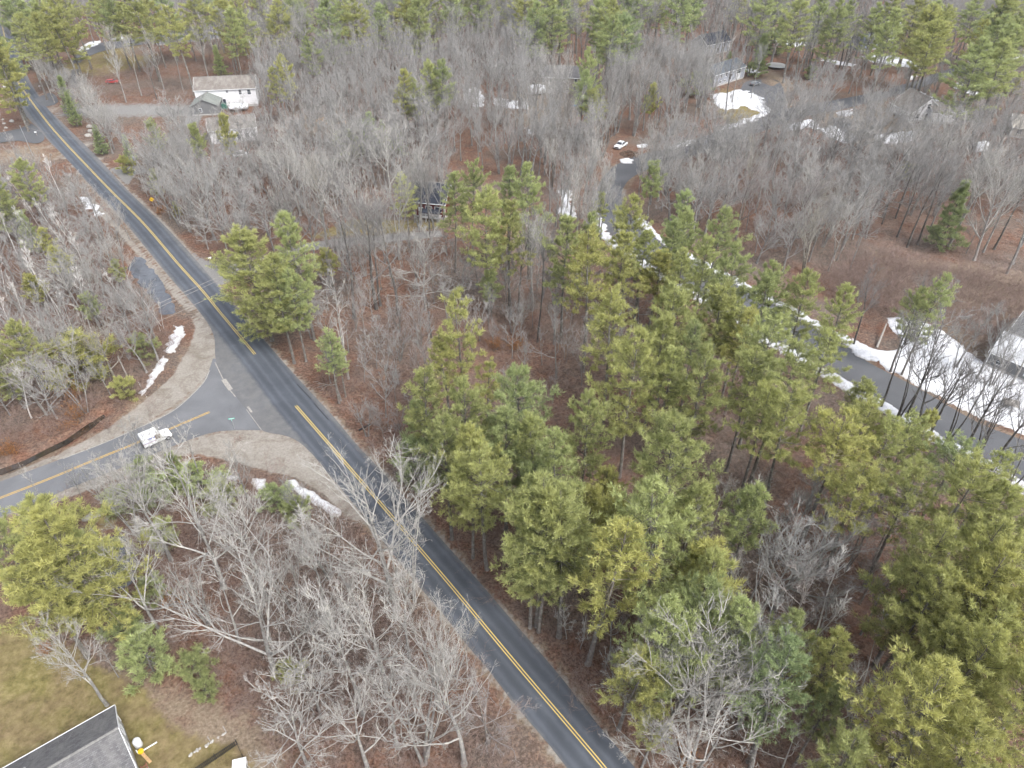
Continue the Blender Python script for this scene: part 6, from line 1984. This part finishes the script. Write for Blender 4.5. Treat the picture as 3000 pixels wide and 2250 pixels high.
# ------------------------------------------------------------------ poles, wires, signs, letterboxes
def pole(label, px, py, h, r=0.16, lean=(0, 0), name='utility_pole', mat=None, arm=True, transformer=False, insul=True):
    g = at(px, py)
    root = empty(name, (g[0], g[1], gz1(g[0], g[1])))
    tag(root, label, 'pole')
    top = (lean[0], lean[1], h)
    MB().tube([(0, 0, -0.6), (lean[0] / 2, lean[1] / 2, h / 2), top], [r, r * 0.85, r * 0.62], 10).build('pole', mat or M['wood_grey'], root)
    if arm:
        cb = MB().box((top[0], top[1] + 0.14, h - 0.7), (2.2, 0.1, 0.12), rad(40)).build('crossarm', M['wood_grey'], root)
        for k in (-0.95, -0.4, 0.4, 0.95):
            MB().lathe([(0.03, 0), (0.06, 0.05), (0.05, 0.12), (0.03, 0.18)], 8, (top[0] + k * math.cos(rad(40)), top[1] + 0.14 + k * math.sin(rad(40)), h - 0.635)).build('insulator', M['white'], cb)
    if transformer:
        t = MB().lathe([(0.05, 0), (0.26, 0.02), (0.28, 0.1), (0.28, 0.85), (0.2, 0.95), (0.05, 0.97)], 14, (top[0] * 0.8 - 0.42, top[1] * 0.8 - 0.1, h - 3.6)).build('transformer', M['metal'], root)
        MB().lathe([(0.05, 0), (0.04, 0.22)], 8, (top[0] * 0.8 - 0.42, top[1] * 0.8 - 0.1, h - 2.63)).build('bushing', M['white'], t)
    return root, Vector((g[0] + top[0], g[1] + top[1], h))


_, w1 = pole('utility pole with crossarm and transformer beside the sandy drive', 433, 575, 13.5, transformer=True)
_, w2 = pole('short stub pole leaning beside the transformer pole', 424, 560, 7.0, 0.12, (-0.5, 0.1), arm=False)
_, w3 = pole('thin pale pole by the drive at the upper curve', 96, 455, 9.0, 0.11, (-0.3, 0.2), mat=M['metal'], arm=False)
_, w4 = pole('weathered pole standing in the wet wood near the sandy corner', 378, 1112, 5.0, 0.15, (-0.3, 0), arm=False)
_, w5 = pole('utility pole hidden in the big pine by the junction', 812, 905, 12.5, arm=True)
_, w6 = pole('utility pole on the slope beyond the side road', -260, 1400, 12.5, arm=True)


def wire(label, a, b, sag, r=0.034, off=(0, 0, 0)):
    a, b = Vector(a) + Vector(off), Vector(b) + Vector(off)
    n = 24
    P = []
    for i in range(n + 1):
        t = i / n
        p = a.lerp(b, t)
        p.z -= sag * 4 * t * (1 - t)
        P.append(p)
    o = MB().tube(P, r, 4).build('power_line', M['wood_grey'], None)
    tag(o, label, 'power line', 'overhead power lines')
    return o


wire('upper overhead wire crossing the road to the wet wood', w5, w6, 1.2, off=(0, 0, -0.1))
wire('middle overhead wire crossing the road to the wet wood', w5, w6, 1.3, off=(0.3, 0.9, -0.9))
wire('thick lowest overhead wire crossing the road to the wet wood', w5, w6, 1.6, 0.035, off=(0, 0, -3.0))
wire('overhead wire running along the road from the transformer pole', w1, w5, 1.5, 0.034, off=(0, 0, -0.2))
wire('thick low cable along the road from the transformer pole', w1, w5, 1.8, 0.04, off=(0, 0, -3.6))
wire('overhead wire from the transformer pole up the road', w1, Vector((*at(200, 250)[:2], 12.5)), 1.4, 0.025, off=(0, 0, -0.2))
wire('service wire from the transformer pole across the road curve', w1, w3, 1.0, 0.02)

# yellow diamond curve sign
g = at(452, 608)
s0 = empty('curve_sign', (g[0], g[1], gz1(g[0], g[1])), rad(28))
tag(s0, 'yellow diamond warning sign with black curved arrow at the verge', 'road sign')
MB().box((0, 0.05, 1.0), (0.06, 0.05, 2.4)).build('post', M['metal'], s0)
dz = 2.3
MB().prism([(0, dz - 0.62), (0.62, dz), (0, dz + 0.62), (-0.62, dz)], -0.012, 0.012).build('panel', M['signyellow'], s0)
ar = MB()
pts_ = [(0.10, dz - 0.36), (0.10, dz - 0.05), (0.02, dz + 0.10), (-0.12, dz + 0.14)]
for (x0, z0), (x1, z1) in zip(pts_[:-1], pts_[1:]):
    dx, dz_ = x1 - x0, z1 - z0
    l = math.hypot(dx, dz_)
    nx_, nz_ = -dz_ / l * 0.055, dx / l * 0.055
    ar.prism([(x0 - nx_, z0 - nz_), (x1 - nx_, z1 - nz_), (x1 + nx_, z1 + nz_), (x0 + nx_, z0 + nz_)], -0.019, -0.013)
ar.prism([(-0.10, dz + 0.0), (-0.34, dz + 0.15), (-0.10, dz + 0.29)], -0.0195, -0.0135)
ar.build('arrow', M['black'], s0)

g = at(688, 1258)
s1 = empty('street_sign', (g[0], g[1], gz1(g[0], g[1])), rad(12))
tag(s1, 'small green street name blade on a post at the junction', 'street sign')
MB().tube([(0, 0, -0.3), (0, 0, 2.3)], 0.035, 8).build('post', M['metal'], s1)
MB().box((0, 0, 2.38), (1.0, 0.03, 0.24)).build('blade', M['signgreen'], s1)
MB().box((0, -0.019, 2.38), (0.7, 0.006, 0.08)).build('lettering', M['white'], s1)
MB().box((0, 0, 2.2), (0.03, 0.7, 0.16)).build('cross_blade', M['signgreen'], s1)


def mailbox(label, px, py, yaw, body):
    g = at(px, py)
    r = empty('mailbox', (g[0], g[1], max(gz1(g[0], g[1]), 0.0)), yaw)
    tag(r, label, 'mailbox')
    MB().box((0, 0, 0.5), (0.1, 0.1, 1.1)).build('post', M['wood_grey'], r)
    MB().box((0.1, 0, 1.05), (0.5, 0.12, 0.08)).build('bracket', M['wood_grey'], r)
    prof = [(-0.14, 1.1), (0.14, 1.1), (0.14, 1.26), (0.10, 1.36), (0, 1.4), (-0.10, 1.36), (-0.14, 1.26)]
    MB().prism(prof, -0.2, 0.42, 'x').build('box', body, r)
    MB().box((0.1, -0.15, 1.34), (0.03, 0.01, 0.18)).build('flag', M['postred'], r)


mailbox('white mailbox on a post beside the small paved drive', 109, 398, rad(200), M['white'])
mailbox('white mailbox among leaves beside the sandy pull-off', 617, 770, rad(40), M['white'])
mailbox('grey mailbox on a leaning post by the upper drive', 118, 262, rad(30), M['metal'])
g = at(14, 262)
sp_ = empty('house_sign', (g[0], g[1], gz1(g[0], g[1])), rad(20))
tag(sp_, 'white T-shaped sign post on the leaves at the upper curve', 'sign')
MB().box((0, 0, 0.8), (0.12, 0.12, 1.8)).build('post', M['white'], sp_)
MB().box((0.3, 0, 1.55), (1.3, 0.1, 0.12)).build('arm', M['white'], sp_)
MB().box((0.5, 0, 1.15), (0.5, 0.04, 0.5)).build('board', M['white'], sp_)

# ------------------------------------------------------------------ stones, logs, fences, yard things
def boulder(label, px, py, s, seed, group, mat=None, flat=0.7):
    rs = np.random.RandomState(seed)
    bm = bmesh.new()
    bmesh.ops.create_icosphere(bm, subdivisions=2, radius=1.0)
    for v in bm.verts:
        k = 1 + 0.22 * math.sin(v.co.x * 2.3 + seed) * math.cos(v.co.y * 2.9 + seed * 2) + rs.uniform(-0.08, 0.08)
        v.co = Vector((v.co.x * k * s[0], v.co.y * k * s[1], v.co.z * k * s[2]))
    me = bpy.data.meshes.new('boulder')
    bm.to_mesh(me)
    bm.free()
    me.materials.append(mat or M['stone'])
    g = at(px, py)
    o = bpy.data.objects.new('boulder', me)
    o.location = (g[0], g[1], gz1(g[0], g[1]) + s[2] * 0.35)
    o.rotation_euler = (0, 0, rs.uniform(0, 6))
    link(o)
    tag(o, label, 'boulder', group)


for i, (px, py, s, lab) in enumerate([
    (34, 356, 0.9, 'largest pale boulder on the leaves by the upper curve'), (12, 362, 0.6, 'middle-sized pale boulder left of the largest by the curve'), (18, 374, 0.55, 'pale boulder nearest the small paved drive'), (8, 350, 0.5, 'small pale boulder farthest up the leafy bank'),
    (262, 372, 1.1, 'grey boulder topmost of the pile at the roadside trees'), (266, 384, 1.0, 'grey boulder in the middle of the roadside pile'), (258, 398, 1.1, 'dark mossy boulder lowest of the roadside pile'),
]):
    boulder(lab, px, py, (s, s * 0.8, s * 0.6), 70 + i, 'boulders beside the upper road')
for i in range(11):
    t = i / 10
    boulder(['mossy', 'grey', 'flat', 'rounded', 'squarish', 'dark', 'pale', 'long', 'small', 'tilted', 'last'][i] + ' field stone in the old wall near the woodland pool', 250 + 80 * t, 1520 - 38 * t + 4 * math.sin(i * 3), (0.5 + 0.15 * (i % 3), 0.45, 0.35), 90 + i, 'field stones of the old wall')
for i, (px, py, s) in enumerate([(555, 2206, .26), (567, 2198, .14), (575, 2193, .24), (583, 2188, .16), (602, 2181, .24), (608, 2175, .16), (619, 2169, .24), (637, 2157, .14), (652, 2148, .2), (658, 2144, .14)]):
    boulder(['biggest white', 'tiny first', 'bright second', 'small third', 'middle pale', 'slim pale', 'bright blocky', 'small tan', 'long tan', 'endmost tan'][i] + ' edging stone of the bare garden bed', px, py, (s, s * .8, s * .5), 120 + i, 'edging stones of the garden bed')


def log(label, px, py, px2, py2, r, h=0.0, mat=None, name='log'):
    a, b = at(px, py), at(px2, py2)
    za, zb = gz1(a[0], a[1]) + r, gz1(b[0], b[1]) + r + h
    o = MB().tube([(a[0], a[1], za), ((a[0] + b[0]) / 2, (a[1] + b[1]) / 2, (za + zb) / 2 + 0.05), (b[0], b[1], zb)], [r, r * 0.85, r * 0.6], 8).build(name, mat or M['wood_grey'])
    tag(o, label, 'log' if name == 'log' else name.replace('_', ' '))
    return o


log('fallen grey log on the bank by the roadside boulders', 280, 432, 306, 438, 0.18)
log('dark fallen log on the leaves opposite the sandy corner', 1052, 1262, 1085, 1243, 0.16, mat=M['tar'])
log('pale split log standing near the snowfield among dark trunks', 2568, 1020, 2592, 962, 0.22, 1.2)
log('short white birch log lying on the open forest floor', 2748, 664, 2755, 671, 0.16, mat=M['birch'])
log('tilted grey post in the bare garden bed nearest the fence', 606, 2155, 616, 2171, 0.07, mat=M['wood_grey'])
log('tilted grey post in the garden bed farther from the fence', 652, 2125, 662, 2143, 0.07, mat=M['wood_grey'])
log('grey fallen trunk lying in the wood beside the roadside pool', 400, 853, 475, 962, 0.09, 0.5, M['birch'])

# black picket fence
fa, fb = at(568, 2262)[:2], at(694, 2178)[:2]
fl = np.linalg.norm(fb - fa)
fy = math.atan2(*(fb - fa)[::-1])
fr = empty('picket_fence', (fa[0], fa[1], gz1(*fa)), fy)
tag(fr, 'low black picket fence in the lower yard', 'fence')
pk_me = MB().prism([(-0.045, -0.1), (0.045, -0.1), (0.045, 1.05), (0, 1.13), (-0.045, 1.05)], -0.012, 0.012)
p0 = pk_me.build('picket', M['black'], fr)
n = int(fl / 0.17)
for i in range(1, n):
    c = p0.copy()
    COL.objects.link(c)
    c.parent = fr
    c.location = (i * 0.17, 0, 0)
for z in (0.3, 0.85):
    MB().box((fl / 2, 0.03, z), (fl, 0.035, 0.07)).build('rail', M['black'], fr)
for x in (0, fl / 2, fl):
    MB().box((x, 0.07, 0.55), (0.09, 0.09, 1.3)).build('post', M['black'], fr)
fc = at(716, 2228)[:2]
wf = empty('wire_fence', (fb[0], fb[1], gz1(*fb)), math.atan2(*(fc - fb)[::-1]))
tag(wf, 'thin wire fence running from the picket fence to the white box', 'fence')
wl = float(np.linalg.norm(fc - fb)) + 1.5
for x in (wl * 0.5, wl):
    MB().tube([(x, 0, -0.3), (x, 0, 1.1)], 0.03, 6).build('post', M['black'], wf)
for z in (0.25, 0.5, 0.75, 1.0):
    MB().tube([(0, 0, z), (wl, 0, z)], 0.012, 4).build('wire', M['black'], wf)
g = at(704, 2246)
wb = empty('storage_box', (g[0], g[1], gz1(g[0], g[1])), rad(14))
tag(wb, 'white flat-lidded storage box inside the yard fence', 'box')
MB().box((0, 0, 0.45), (1.3, 1.1, 0.9)).build('body', M['white'], wb, bevel=0.03)
MB().box((0, 0, 0.94), (1.4, 1.2, 0.09)).build('lid', M['white'], wb, bevel=0.03)

# things along the gable of the near house
def local(root, x, y, z=0.0):
    return root.matrix_basis @ Vector((x, y, z))


p_ = local(h1, L1_ / 2 + 0.75, 1.0)
tk = empty('propane_tank', (p_.x, p_.y, gz1(p_.x, p_.y)), yaw1)
tag(tk, 'white domed tank standing against the white gable end', 'tank')
MB().lathe([(0.36, 0.05), (0.42, 0.15), (0.42, 1.05), (0.34, 1.22), (0.15, 1.28)], 20).build('tank', M['white'], tk, True)
MB().lathe([(0.16, 1.26), (0.16, 1.4), (0.05, 1.42)], 12).build('valve_cap', M['white'], tk)
MB().lathe([(0.4, 0.0), (0.4, 0.08)], 14).build('foot_ring', M['metal'], tk)
p_ = local(h1, L1_ / 2 + 1.4, 0.05)
bd = empty('downspout', (p_.x, p_.y, gz1(p_.x, p_.y)), yaw1)
tag(bd, 'white downspout extension sticking out from the gable end', 'downspout')
MB().box((0, 0, 0.2), (2.0, 0.12, 0.1)).build('pipe', M['white'], bd)
MB().box((-0.95, 0, 0.55), (0.12, 0.12, 0.7)).build('elbow', M['white'], bd)
p_ = local(h1, L1_ / 2 + 1.0, -1.0)
sl = empty('toy_slide', (p_.x, p_.y, gz1(p_.x, p_.y)), yaw1 - rad(75))
tag(sl, 'yellow and tan toy chute lying beside the white gable', 'toy')
MB().prism([(-0.9, 0.18), (0.9, 0.4), (0.9, 0.5), (-0.9, 0.28)], -0.16, 0.16).build('chute', M['orangewood'], sl)
MB().lathe([(0.22, 0.3), (0.3, 0.42), (0.3, 0.6), (0.12, 0.64)], 14, (-0.95, 0, 0)).build('hood', M['yellowplastic'], sl)
p_ = local(h1, L1_ / 2 + 0.55, -3.3)
ld = empty('ladder', (p_.x, p_.y, gz1(p_.x, p_.y) + 0.4), yaw1 + rad(90))
tag(ld, 'reddish wooden ladder lying along the foot of the gable', 'ladder')
for s in (-1, 1):
    MB().box((0, s * 0.28, 0.1), (3.4, 0.07, 0.12)).build('rail', M['rust'], ld)
for i in range(9):
    MB().box((-1.5 + i * 0.375, 0, 0.1), (0.07, 0.49, 0.08)).build('rung', M['rust'], ld)
for i in range(3):
    MB().box((-1.2 + 1.2 * i, 0, -0.2), (0.15, 0.7, 0.46)).build('trestle', M['wood_grey'], ld)

# trampoline, arched shed, deck, wood piles
g = at(2274, 197)
tp = empty('trampoline', (g[0], g[1], gz1(g[0], g[1])))
tag(tp, 'large round grey trampoline on the brown grass right of the split-level house', 'trampoline')
MB().lathe([(4.0, 0.95), (4.0, 1.0)], 32).build('mat', plain('trampoline_mat', (0.36, 0.36, 0.35), 0.8), tp)
V = []
rg = MB()
rg.tube([(4.15 * math.cos(a), 4.15 * math.sin(a), 0.97) for a in np.linspace(0, 2 * math.pi, 33)], 0.09, 6).build('rim', M['metal'], tp)
for k in range(6):
    a = k * math.pi / 3
    MB().tube([(4.1 * math.cos(a), 4.1 * math.sin(a), 0.95), (4.2 * math.cos(a), 4.2 * math.sin(a), -0.1)], 0.05, 6).build('leg', M['metal'], tp)
g = at(2864, 440)
qs = empty('arched_shed', (g[0], g[1], gz1(g[0], g[1])), rad(18))
tag(qs, 'small white arched tunnel shed among bare trees', 'shed')
ap = [(1.6 * math.cos(a), 2.6 * math.sin(a)) for a in np.linspace(0, math.pi, 13)]
MB().prism([(y, z) for y, z in ap], -2.6, 2.6, 'x').build('cover', M['tarp'], qs, True)
MB().prism([(y * 0.9, z * 0.92) for y, z in ap], -2.64, -2.602, 'x').build('end_panel', M['cargrey'], qs)
for x in (-2.6, 0, 2.6):
    MB().tube([(x, 1.63 * math.cos(a), 2.63 * math.sin(a)) for a in np.linspace(0, math.pi, 13)], 0.05, 5).build('hoop', M['metal'], qs)
# porch of the red house
cs_, sn_ = math.cos(H6y), math.sin(H6y)
dk = empty('porch', (H6c[0] + sn_ * 5.3, H6c[1] - cs_ * 5.3, 0.0), H6y)
tag(dk, 'white-railed porch along the front of the dark red house', 'porch')
MB().box((0.6, 0, 1.0), (5.2, 2.4, 0.16)).build('floor', M['w_found'], dk)
for x in (-2.0, -0.3, 1.4, 3.1):
    MB().box((x, -1.12, 1.1), (0.14, 0.14, 2.4)).build('post', M['doorw'], dk)
for z in (1.35, 1.95):
    MB().box((0.6, -1.13, z), (5.1, 0.07, 0.09)).build('rail', M['doorw'], dk)
MB().box((0.6, 0.1, 2.36), (5.4, 2.6, 0.12)).build('roof', M['r_navy'], dk)


def pile(name, label, px, py, r, h, n, mat, seed):
    rs = np.random.RandomState(seed)
    g = at(px, py)
    root = empty(name, (g[0], g[1], gz1(g[0], g[1])))
    tag(root, label, name.replace('_', ' '))
    pr = MB().box((0, 0, 0), (0.5, 0.18, 0.16)).build('split_log' if 'wood' in name else 'branch', mat, root)
    pr.location = (0, 0, 0.1)
    for i in range(n - 1):
        a, q_ = rs.uniform(0, 6.28), math.sqrt(rs.rand())
        c = pr.copy()
        COL.objects.link(c)
        c.parent = root
        c.location = (r * q_ * math.cos(a), r * q_ * math.sin(a), 0.08 + h * (1 - q_) * rs.rand() ** 0.5)
        c.rotation_euler = (rs.uniform(-.4, .4), rs.uniform(-.4, .4), rs.uniform(0, 6.28))
        c.scale = (rs.uniform(.8, 1.5),) * 3


pile('wood_pile', 'orange heap of split firewood in the clearing right of the farmhouse', 945, 355, 3.0, 1.6, 120, M['orangewood'], 5)
pile('wood_pile', 'smaller tan firewood heap among trees right of the orange heap', 1005, 362, 2.0, 1.0, 60, M['orangewood'], 6)
pile('brush_pile', 'brown brush heap beside the white pickup truck', 1845, 452, 3.0, 1.0, 140, plain('cut_brush', (0.13, 0.09, 0.068), 0.9, 0.3), 8)
gt = empty('tarp_stack', (*at(655, 318)[:2], 0.0), rad(10))
tag(gt, 'dark green tarp-covered stack against the white farmhouse wall', 'tarp')
MB().box((0, 0, 0.9), (3.0, 1.8, 1.8), taper=0.8).build('cover', M['tarp_green'], gt, bevel=0.15)
MB().box((0, 0, 0.05), (3.2, 2.0, 0.16)).build('pallet', M['wood_grey'], gt)
ky = empty('kayak', (*at(1678, 312)[:2], 0.0), rad(5))
tag(ky, 'small blue kayak on the ground below the beige house', 'kayak')
MB().lathe([(0.03, -1.5), (0.22, -0.9), (0.3, 0), (0.22, 0.9), (0.03, 1.5)], 10).build('hull', M['bluestuff'], ky)
ky.children[0].rotation_euler = (0, rad(90), 0)
ky.children[0].location = (0, 0, 0.28)
MB().box((0, 0, 0.52), (0.7, 0.34, 0.08)).build('cockpit', M['black'], ky)
# flat wooden platform in the snow at the right edge
g = at(2958, 1188)
pf = empty('pallet', (g[0], g[1], 0.55), rad(-25))
tag(pf, 'brown wooden platform lying on the snowfield near the edge', 'platform')
for i in range(6):
    MB().box((0, -0.9 + i * 0.36, 0.1), (2.4, 0.3, 0.06)).build('plank', M['wood_grey'], pf)
for x in (-1, 1):
    MB().box((x, 0, 0.02), (0.12, 2.1, 0.1)).build('bearer', M['wood_grey'], pf)

# ------------------------------------------------------------------ clusters of marcescent russet leaves on young oaks and beeches
M['russet'] = mat_needles('dry_oak_leaves', (0.22, 0.095, 0.035), (0.46, 0.24, 0.10))
def leafy(label, px, py, h, r, seed, col=(1, 1, 1)):
    rs = np.random.RandomState(seed)
    g = at(px, py)
    root = empty('young_oak', (g[0], g[1], gz1(g[0], g[1])))
    tag(root, label, 'tree', 'young trees holding dry leaves')
    ge = Geo()
    TP = []
    for i in range(9):
        P = grow(rs, (0, 0, -0.2), (rs.normal() * 0.5, rs.normal() * 0.5, 1), h * rs.uniform(0.6, 1.05), 6, 0.12, 0.05)
        ge.tube(P, np.linspace(0.035, 0.008, len(P)), 3)
        for k in range(26):
            q_, _ = on_line(P, np.array([rs.uniform(0.35, 1.0)]))
            TP.append(q_[0] + rs.normal(size=3) * r * 0.28)
    t = MB()
    o1 = link(bpy.data.objects.new('trunk', ge.mesh('trunk', M['bark'])), root)
    TP = np.array(TP)
    k = 5
    lf = Geo()
    m = len(TP) * k
    lf.blades(np.repeat(TP, k, 0) + rs.normal(size=(m, 3)) * 0.12, nrm(rs.normal(size=(m, 3))), rs.uniform(0.12, 0.24, m), rs.uniform(0.09, 0.15, m), rs, rs.rand(m))
    o2 = link(bpy.data.objects.new('crown', lf.mesh('crown', M['russet'], False, 'tuft')), root)
    o2.color = (*col, 1)
    ALLTREES_LEAFY.append(root)


ALLTREES_LEAFY = []
for i, (px, py, h, r, lab) in enumerate([
    (238, 1235, 5.0, 1.6, 'young oak with bright russet leaves above the stream'), (215, 1170, 5.5, 1.8, 'young oak with rusty leaves below the yellow evergreen'), (505, 1780, 3.5, 1.2, 'small rusty-leaved oak behind the spreading yard tree'), (135, 1905, 2.0, 0.9, 'low rusty shrub at the lawn edge under the big pine'),
    (478, 625, 2.2, 1.2, 'russet-leaved bush just behind the yellow curve sign'), (1450, 1025, 3.5, 1.0, 'small russet beech on the floor between the sparse pines'), (1515, 1020, 3.0, 0.9, 'second russet beech glowing between pine trunks'), (2010, 2215, 2.2, 1.0, 'tan-leaved sapling between the two lower forked trunks'), (330, 755, 3.0, 0.9, 'small rusty-leaved sapling at the head of the roadside pool'), (1700, 1600, 3.0, 1.0, 'young rust-leaved beech under the roadside pines'), (1480, 712, 3.5, 1.4, 'orange-leaved beech half hidden behind the middle pines'), (30, 1320, 3.0, 1.2, 'rusty-leaved bush over the stream at the picture edge'),
]):
    leafy(lab, px, py, h, r, 300 + i)

# ------------------------------------------------------------------ which tree is which
MARKS = [('the mail truck', 460, 1285), ('the green street sign', 685, 1250), ('the roadside pool', 445, 830), ('the sandy junction corner', 800, 1330), ('the yellow curve sign', 452, 600), ('the transformer pole', 420, 500), ('the long white house', 655, 260), ('the half-hidden white house', 690, 400), ('the long grey house', 560, 100),
         ('the dark red house', 1258, 580), ('the firewood heap', 945, 350), ('the covered boat', 1572, 260), ('the beige house', 1640, 240), ('the white pickup', 1815, 425), ('the lane fork', 1838, 472), ('the grey split-level house', 2140, 210), ('the snowy lawn', 2170, 295), ('the trampoline', 2272, 195), ('the blue-grey far house', 2575, 120), ('the long far snowfield', 2610, 180), ('the white gabled house', 2690, 340), ('the arched shed', 2864, 432),
         ('the tan-roofed house', 2985, 330), ('the edge-cut pale house', 2960, 1010), ('the broad snowfield', 2800, 1100), ('the snowfield platform', 2955, 1185), ('the brown meadow', 2800, 850), ('the lane snowbank', 2600, 1200), ('the lane bend', 1760, 620), ('the near lane heap', 2920, 1375), ('the near house', 250, 2170), ('the picket fence', 640, 2210), ('the garden bed', 600, 2150), ('the woodland pool', 340, 1640), ('the old stone wall', 290, 1500), ('the stream', 150, 1300), ('the dirty snow ridge', 500, 1010), ('the upper road curve', 60, 250), ('the loop drive', 300, 150), ('the gravel drive', 350, 325), ('the red car', 330, 240), ('the grey wooden pole', 370, 1070), ('the russet beeches', 1480, 1020), ('the big junction pine', 790, 850), ('the weeping grey tree', 1245, 800), ('the leaning white birches', 2400, 1820), ('the lone birch', 2145, 1450), ('the road bottom', 1650, 2150), ('the road below the junction', 1080, 1440), ('the lower road verge', 1480, 1780), ('the forked lower trunks', 2030, 2240), ('the open leafy clearing', 1700, 1060), ('the open forest floor', 2750, 680), ('the snowbank among pines', 2330, 1040), ('the yellow lane pine', 1932, 780), ('the top edge middle', 1400, 20), ('the top edge pines', 1900, 30), ('the upper right pines', 2850, 60), ('the knobbly snow pile', 1660, 605), ('the deep brown hollow', 2450, 1560), ('the bottom right corner', 2850, 2150), ('the right edge pines', 2950, 1600)]
mp_ = np.array([(m[1], m[2]) for m in MARKS], float)
buckets = {}
for root, words, kind, x, y, h in ALLTREES:
    px, py = proj((x, y, h * (0.65 if kind == 'pine' else 0.5)))
    d = np.hypot(mp_[:, 0] - px, mp_[:, 1] - py)
    i = int(np.argmin(d))
    dx, dy = px - mp_[i, 0], py - mp_[i, 1]
    if abs(dx) > abs(dy) * 1.2:
        rel = 'right of' if dx > 0 else 'left of'
    else:
        rel = 'below' if dy > 0 else 'above'
    if d[i] < 60:
        rel = 'next to'
    root['category'] = 'tree'
    root['group'] = 'pines of the wood' if kind == 'pine' else 'bare trees of the wood'
    buckets.setdefault((words, rel, MARKS[i][0]), []).append((px, py, root))
ORD = ['leftmost', 'second from left', 'third from left', 'fourth from left', 'fifth from left', 'sixth from left', 'seventh from left', 'eighth from left', 'ninth from left', 'tenth from left']
for (words, rel, mk), L in buckets.items():
    L.sort(key=lambda t: t[0])
    for k, (px, py, root) in enumerate(L):
        lab = words + ' ' + rel + ' ' + mk
        if len(L) > 1:
            lab += ', ' + (ORD[k] if k < len(L) - 1 else 'rightmost')
        root['label'] = lab

# ------------------------------------------------------------------ the damp spring air
HAZE = 0.00008
if HAZE:
    hz = MB().box((0, 0, 44.0), (12400, 12400, 92.0)).build('haze', M['white'])
    hm = bpy.data.materials.new('haze_air')
    hm.use_nodes = True
    hn = hm.node_tree
    hn.nodes.clear()
    ho = hn.nodes.new('ShaderNodeOutputMaterial')
    hv = hn.nodes.new('ShaderNodeVolumePrincipled')
    hv.inputs['Color'].default_value = (0.92, 0.94, 0.97, 1)
    hv.inputs['Density'].default_value = HAZE
    hn.links.new(hv.outputs[0], ho.inputs['Volume'])
    hz.data.materials.clear()
    hz.data.materials.append(hm)
    tag(hz, 'faint pale haze in the air over the woods', 'haze', kind='stuff')
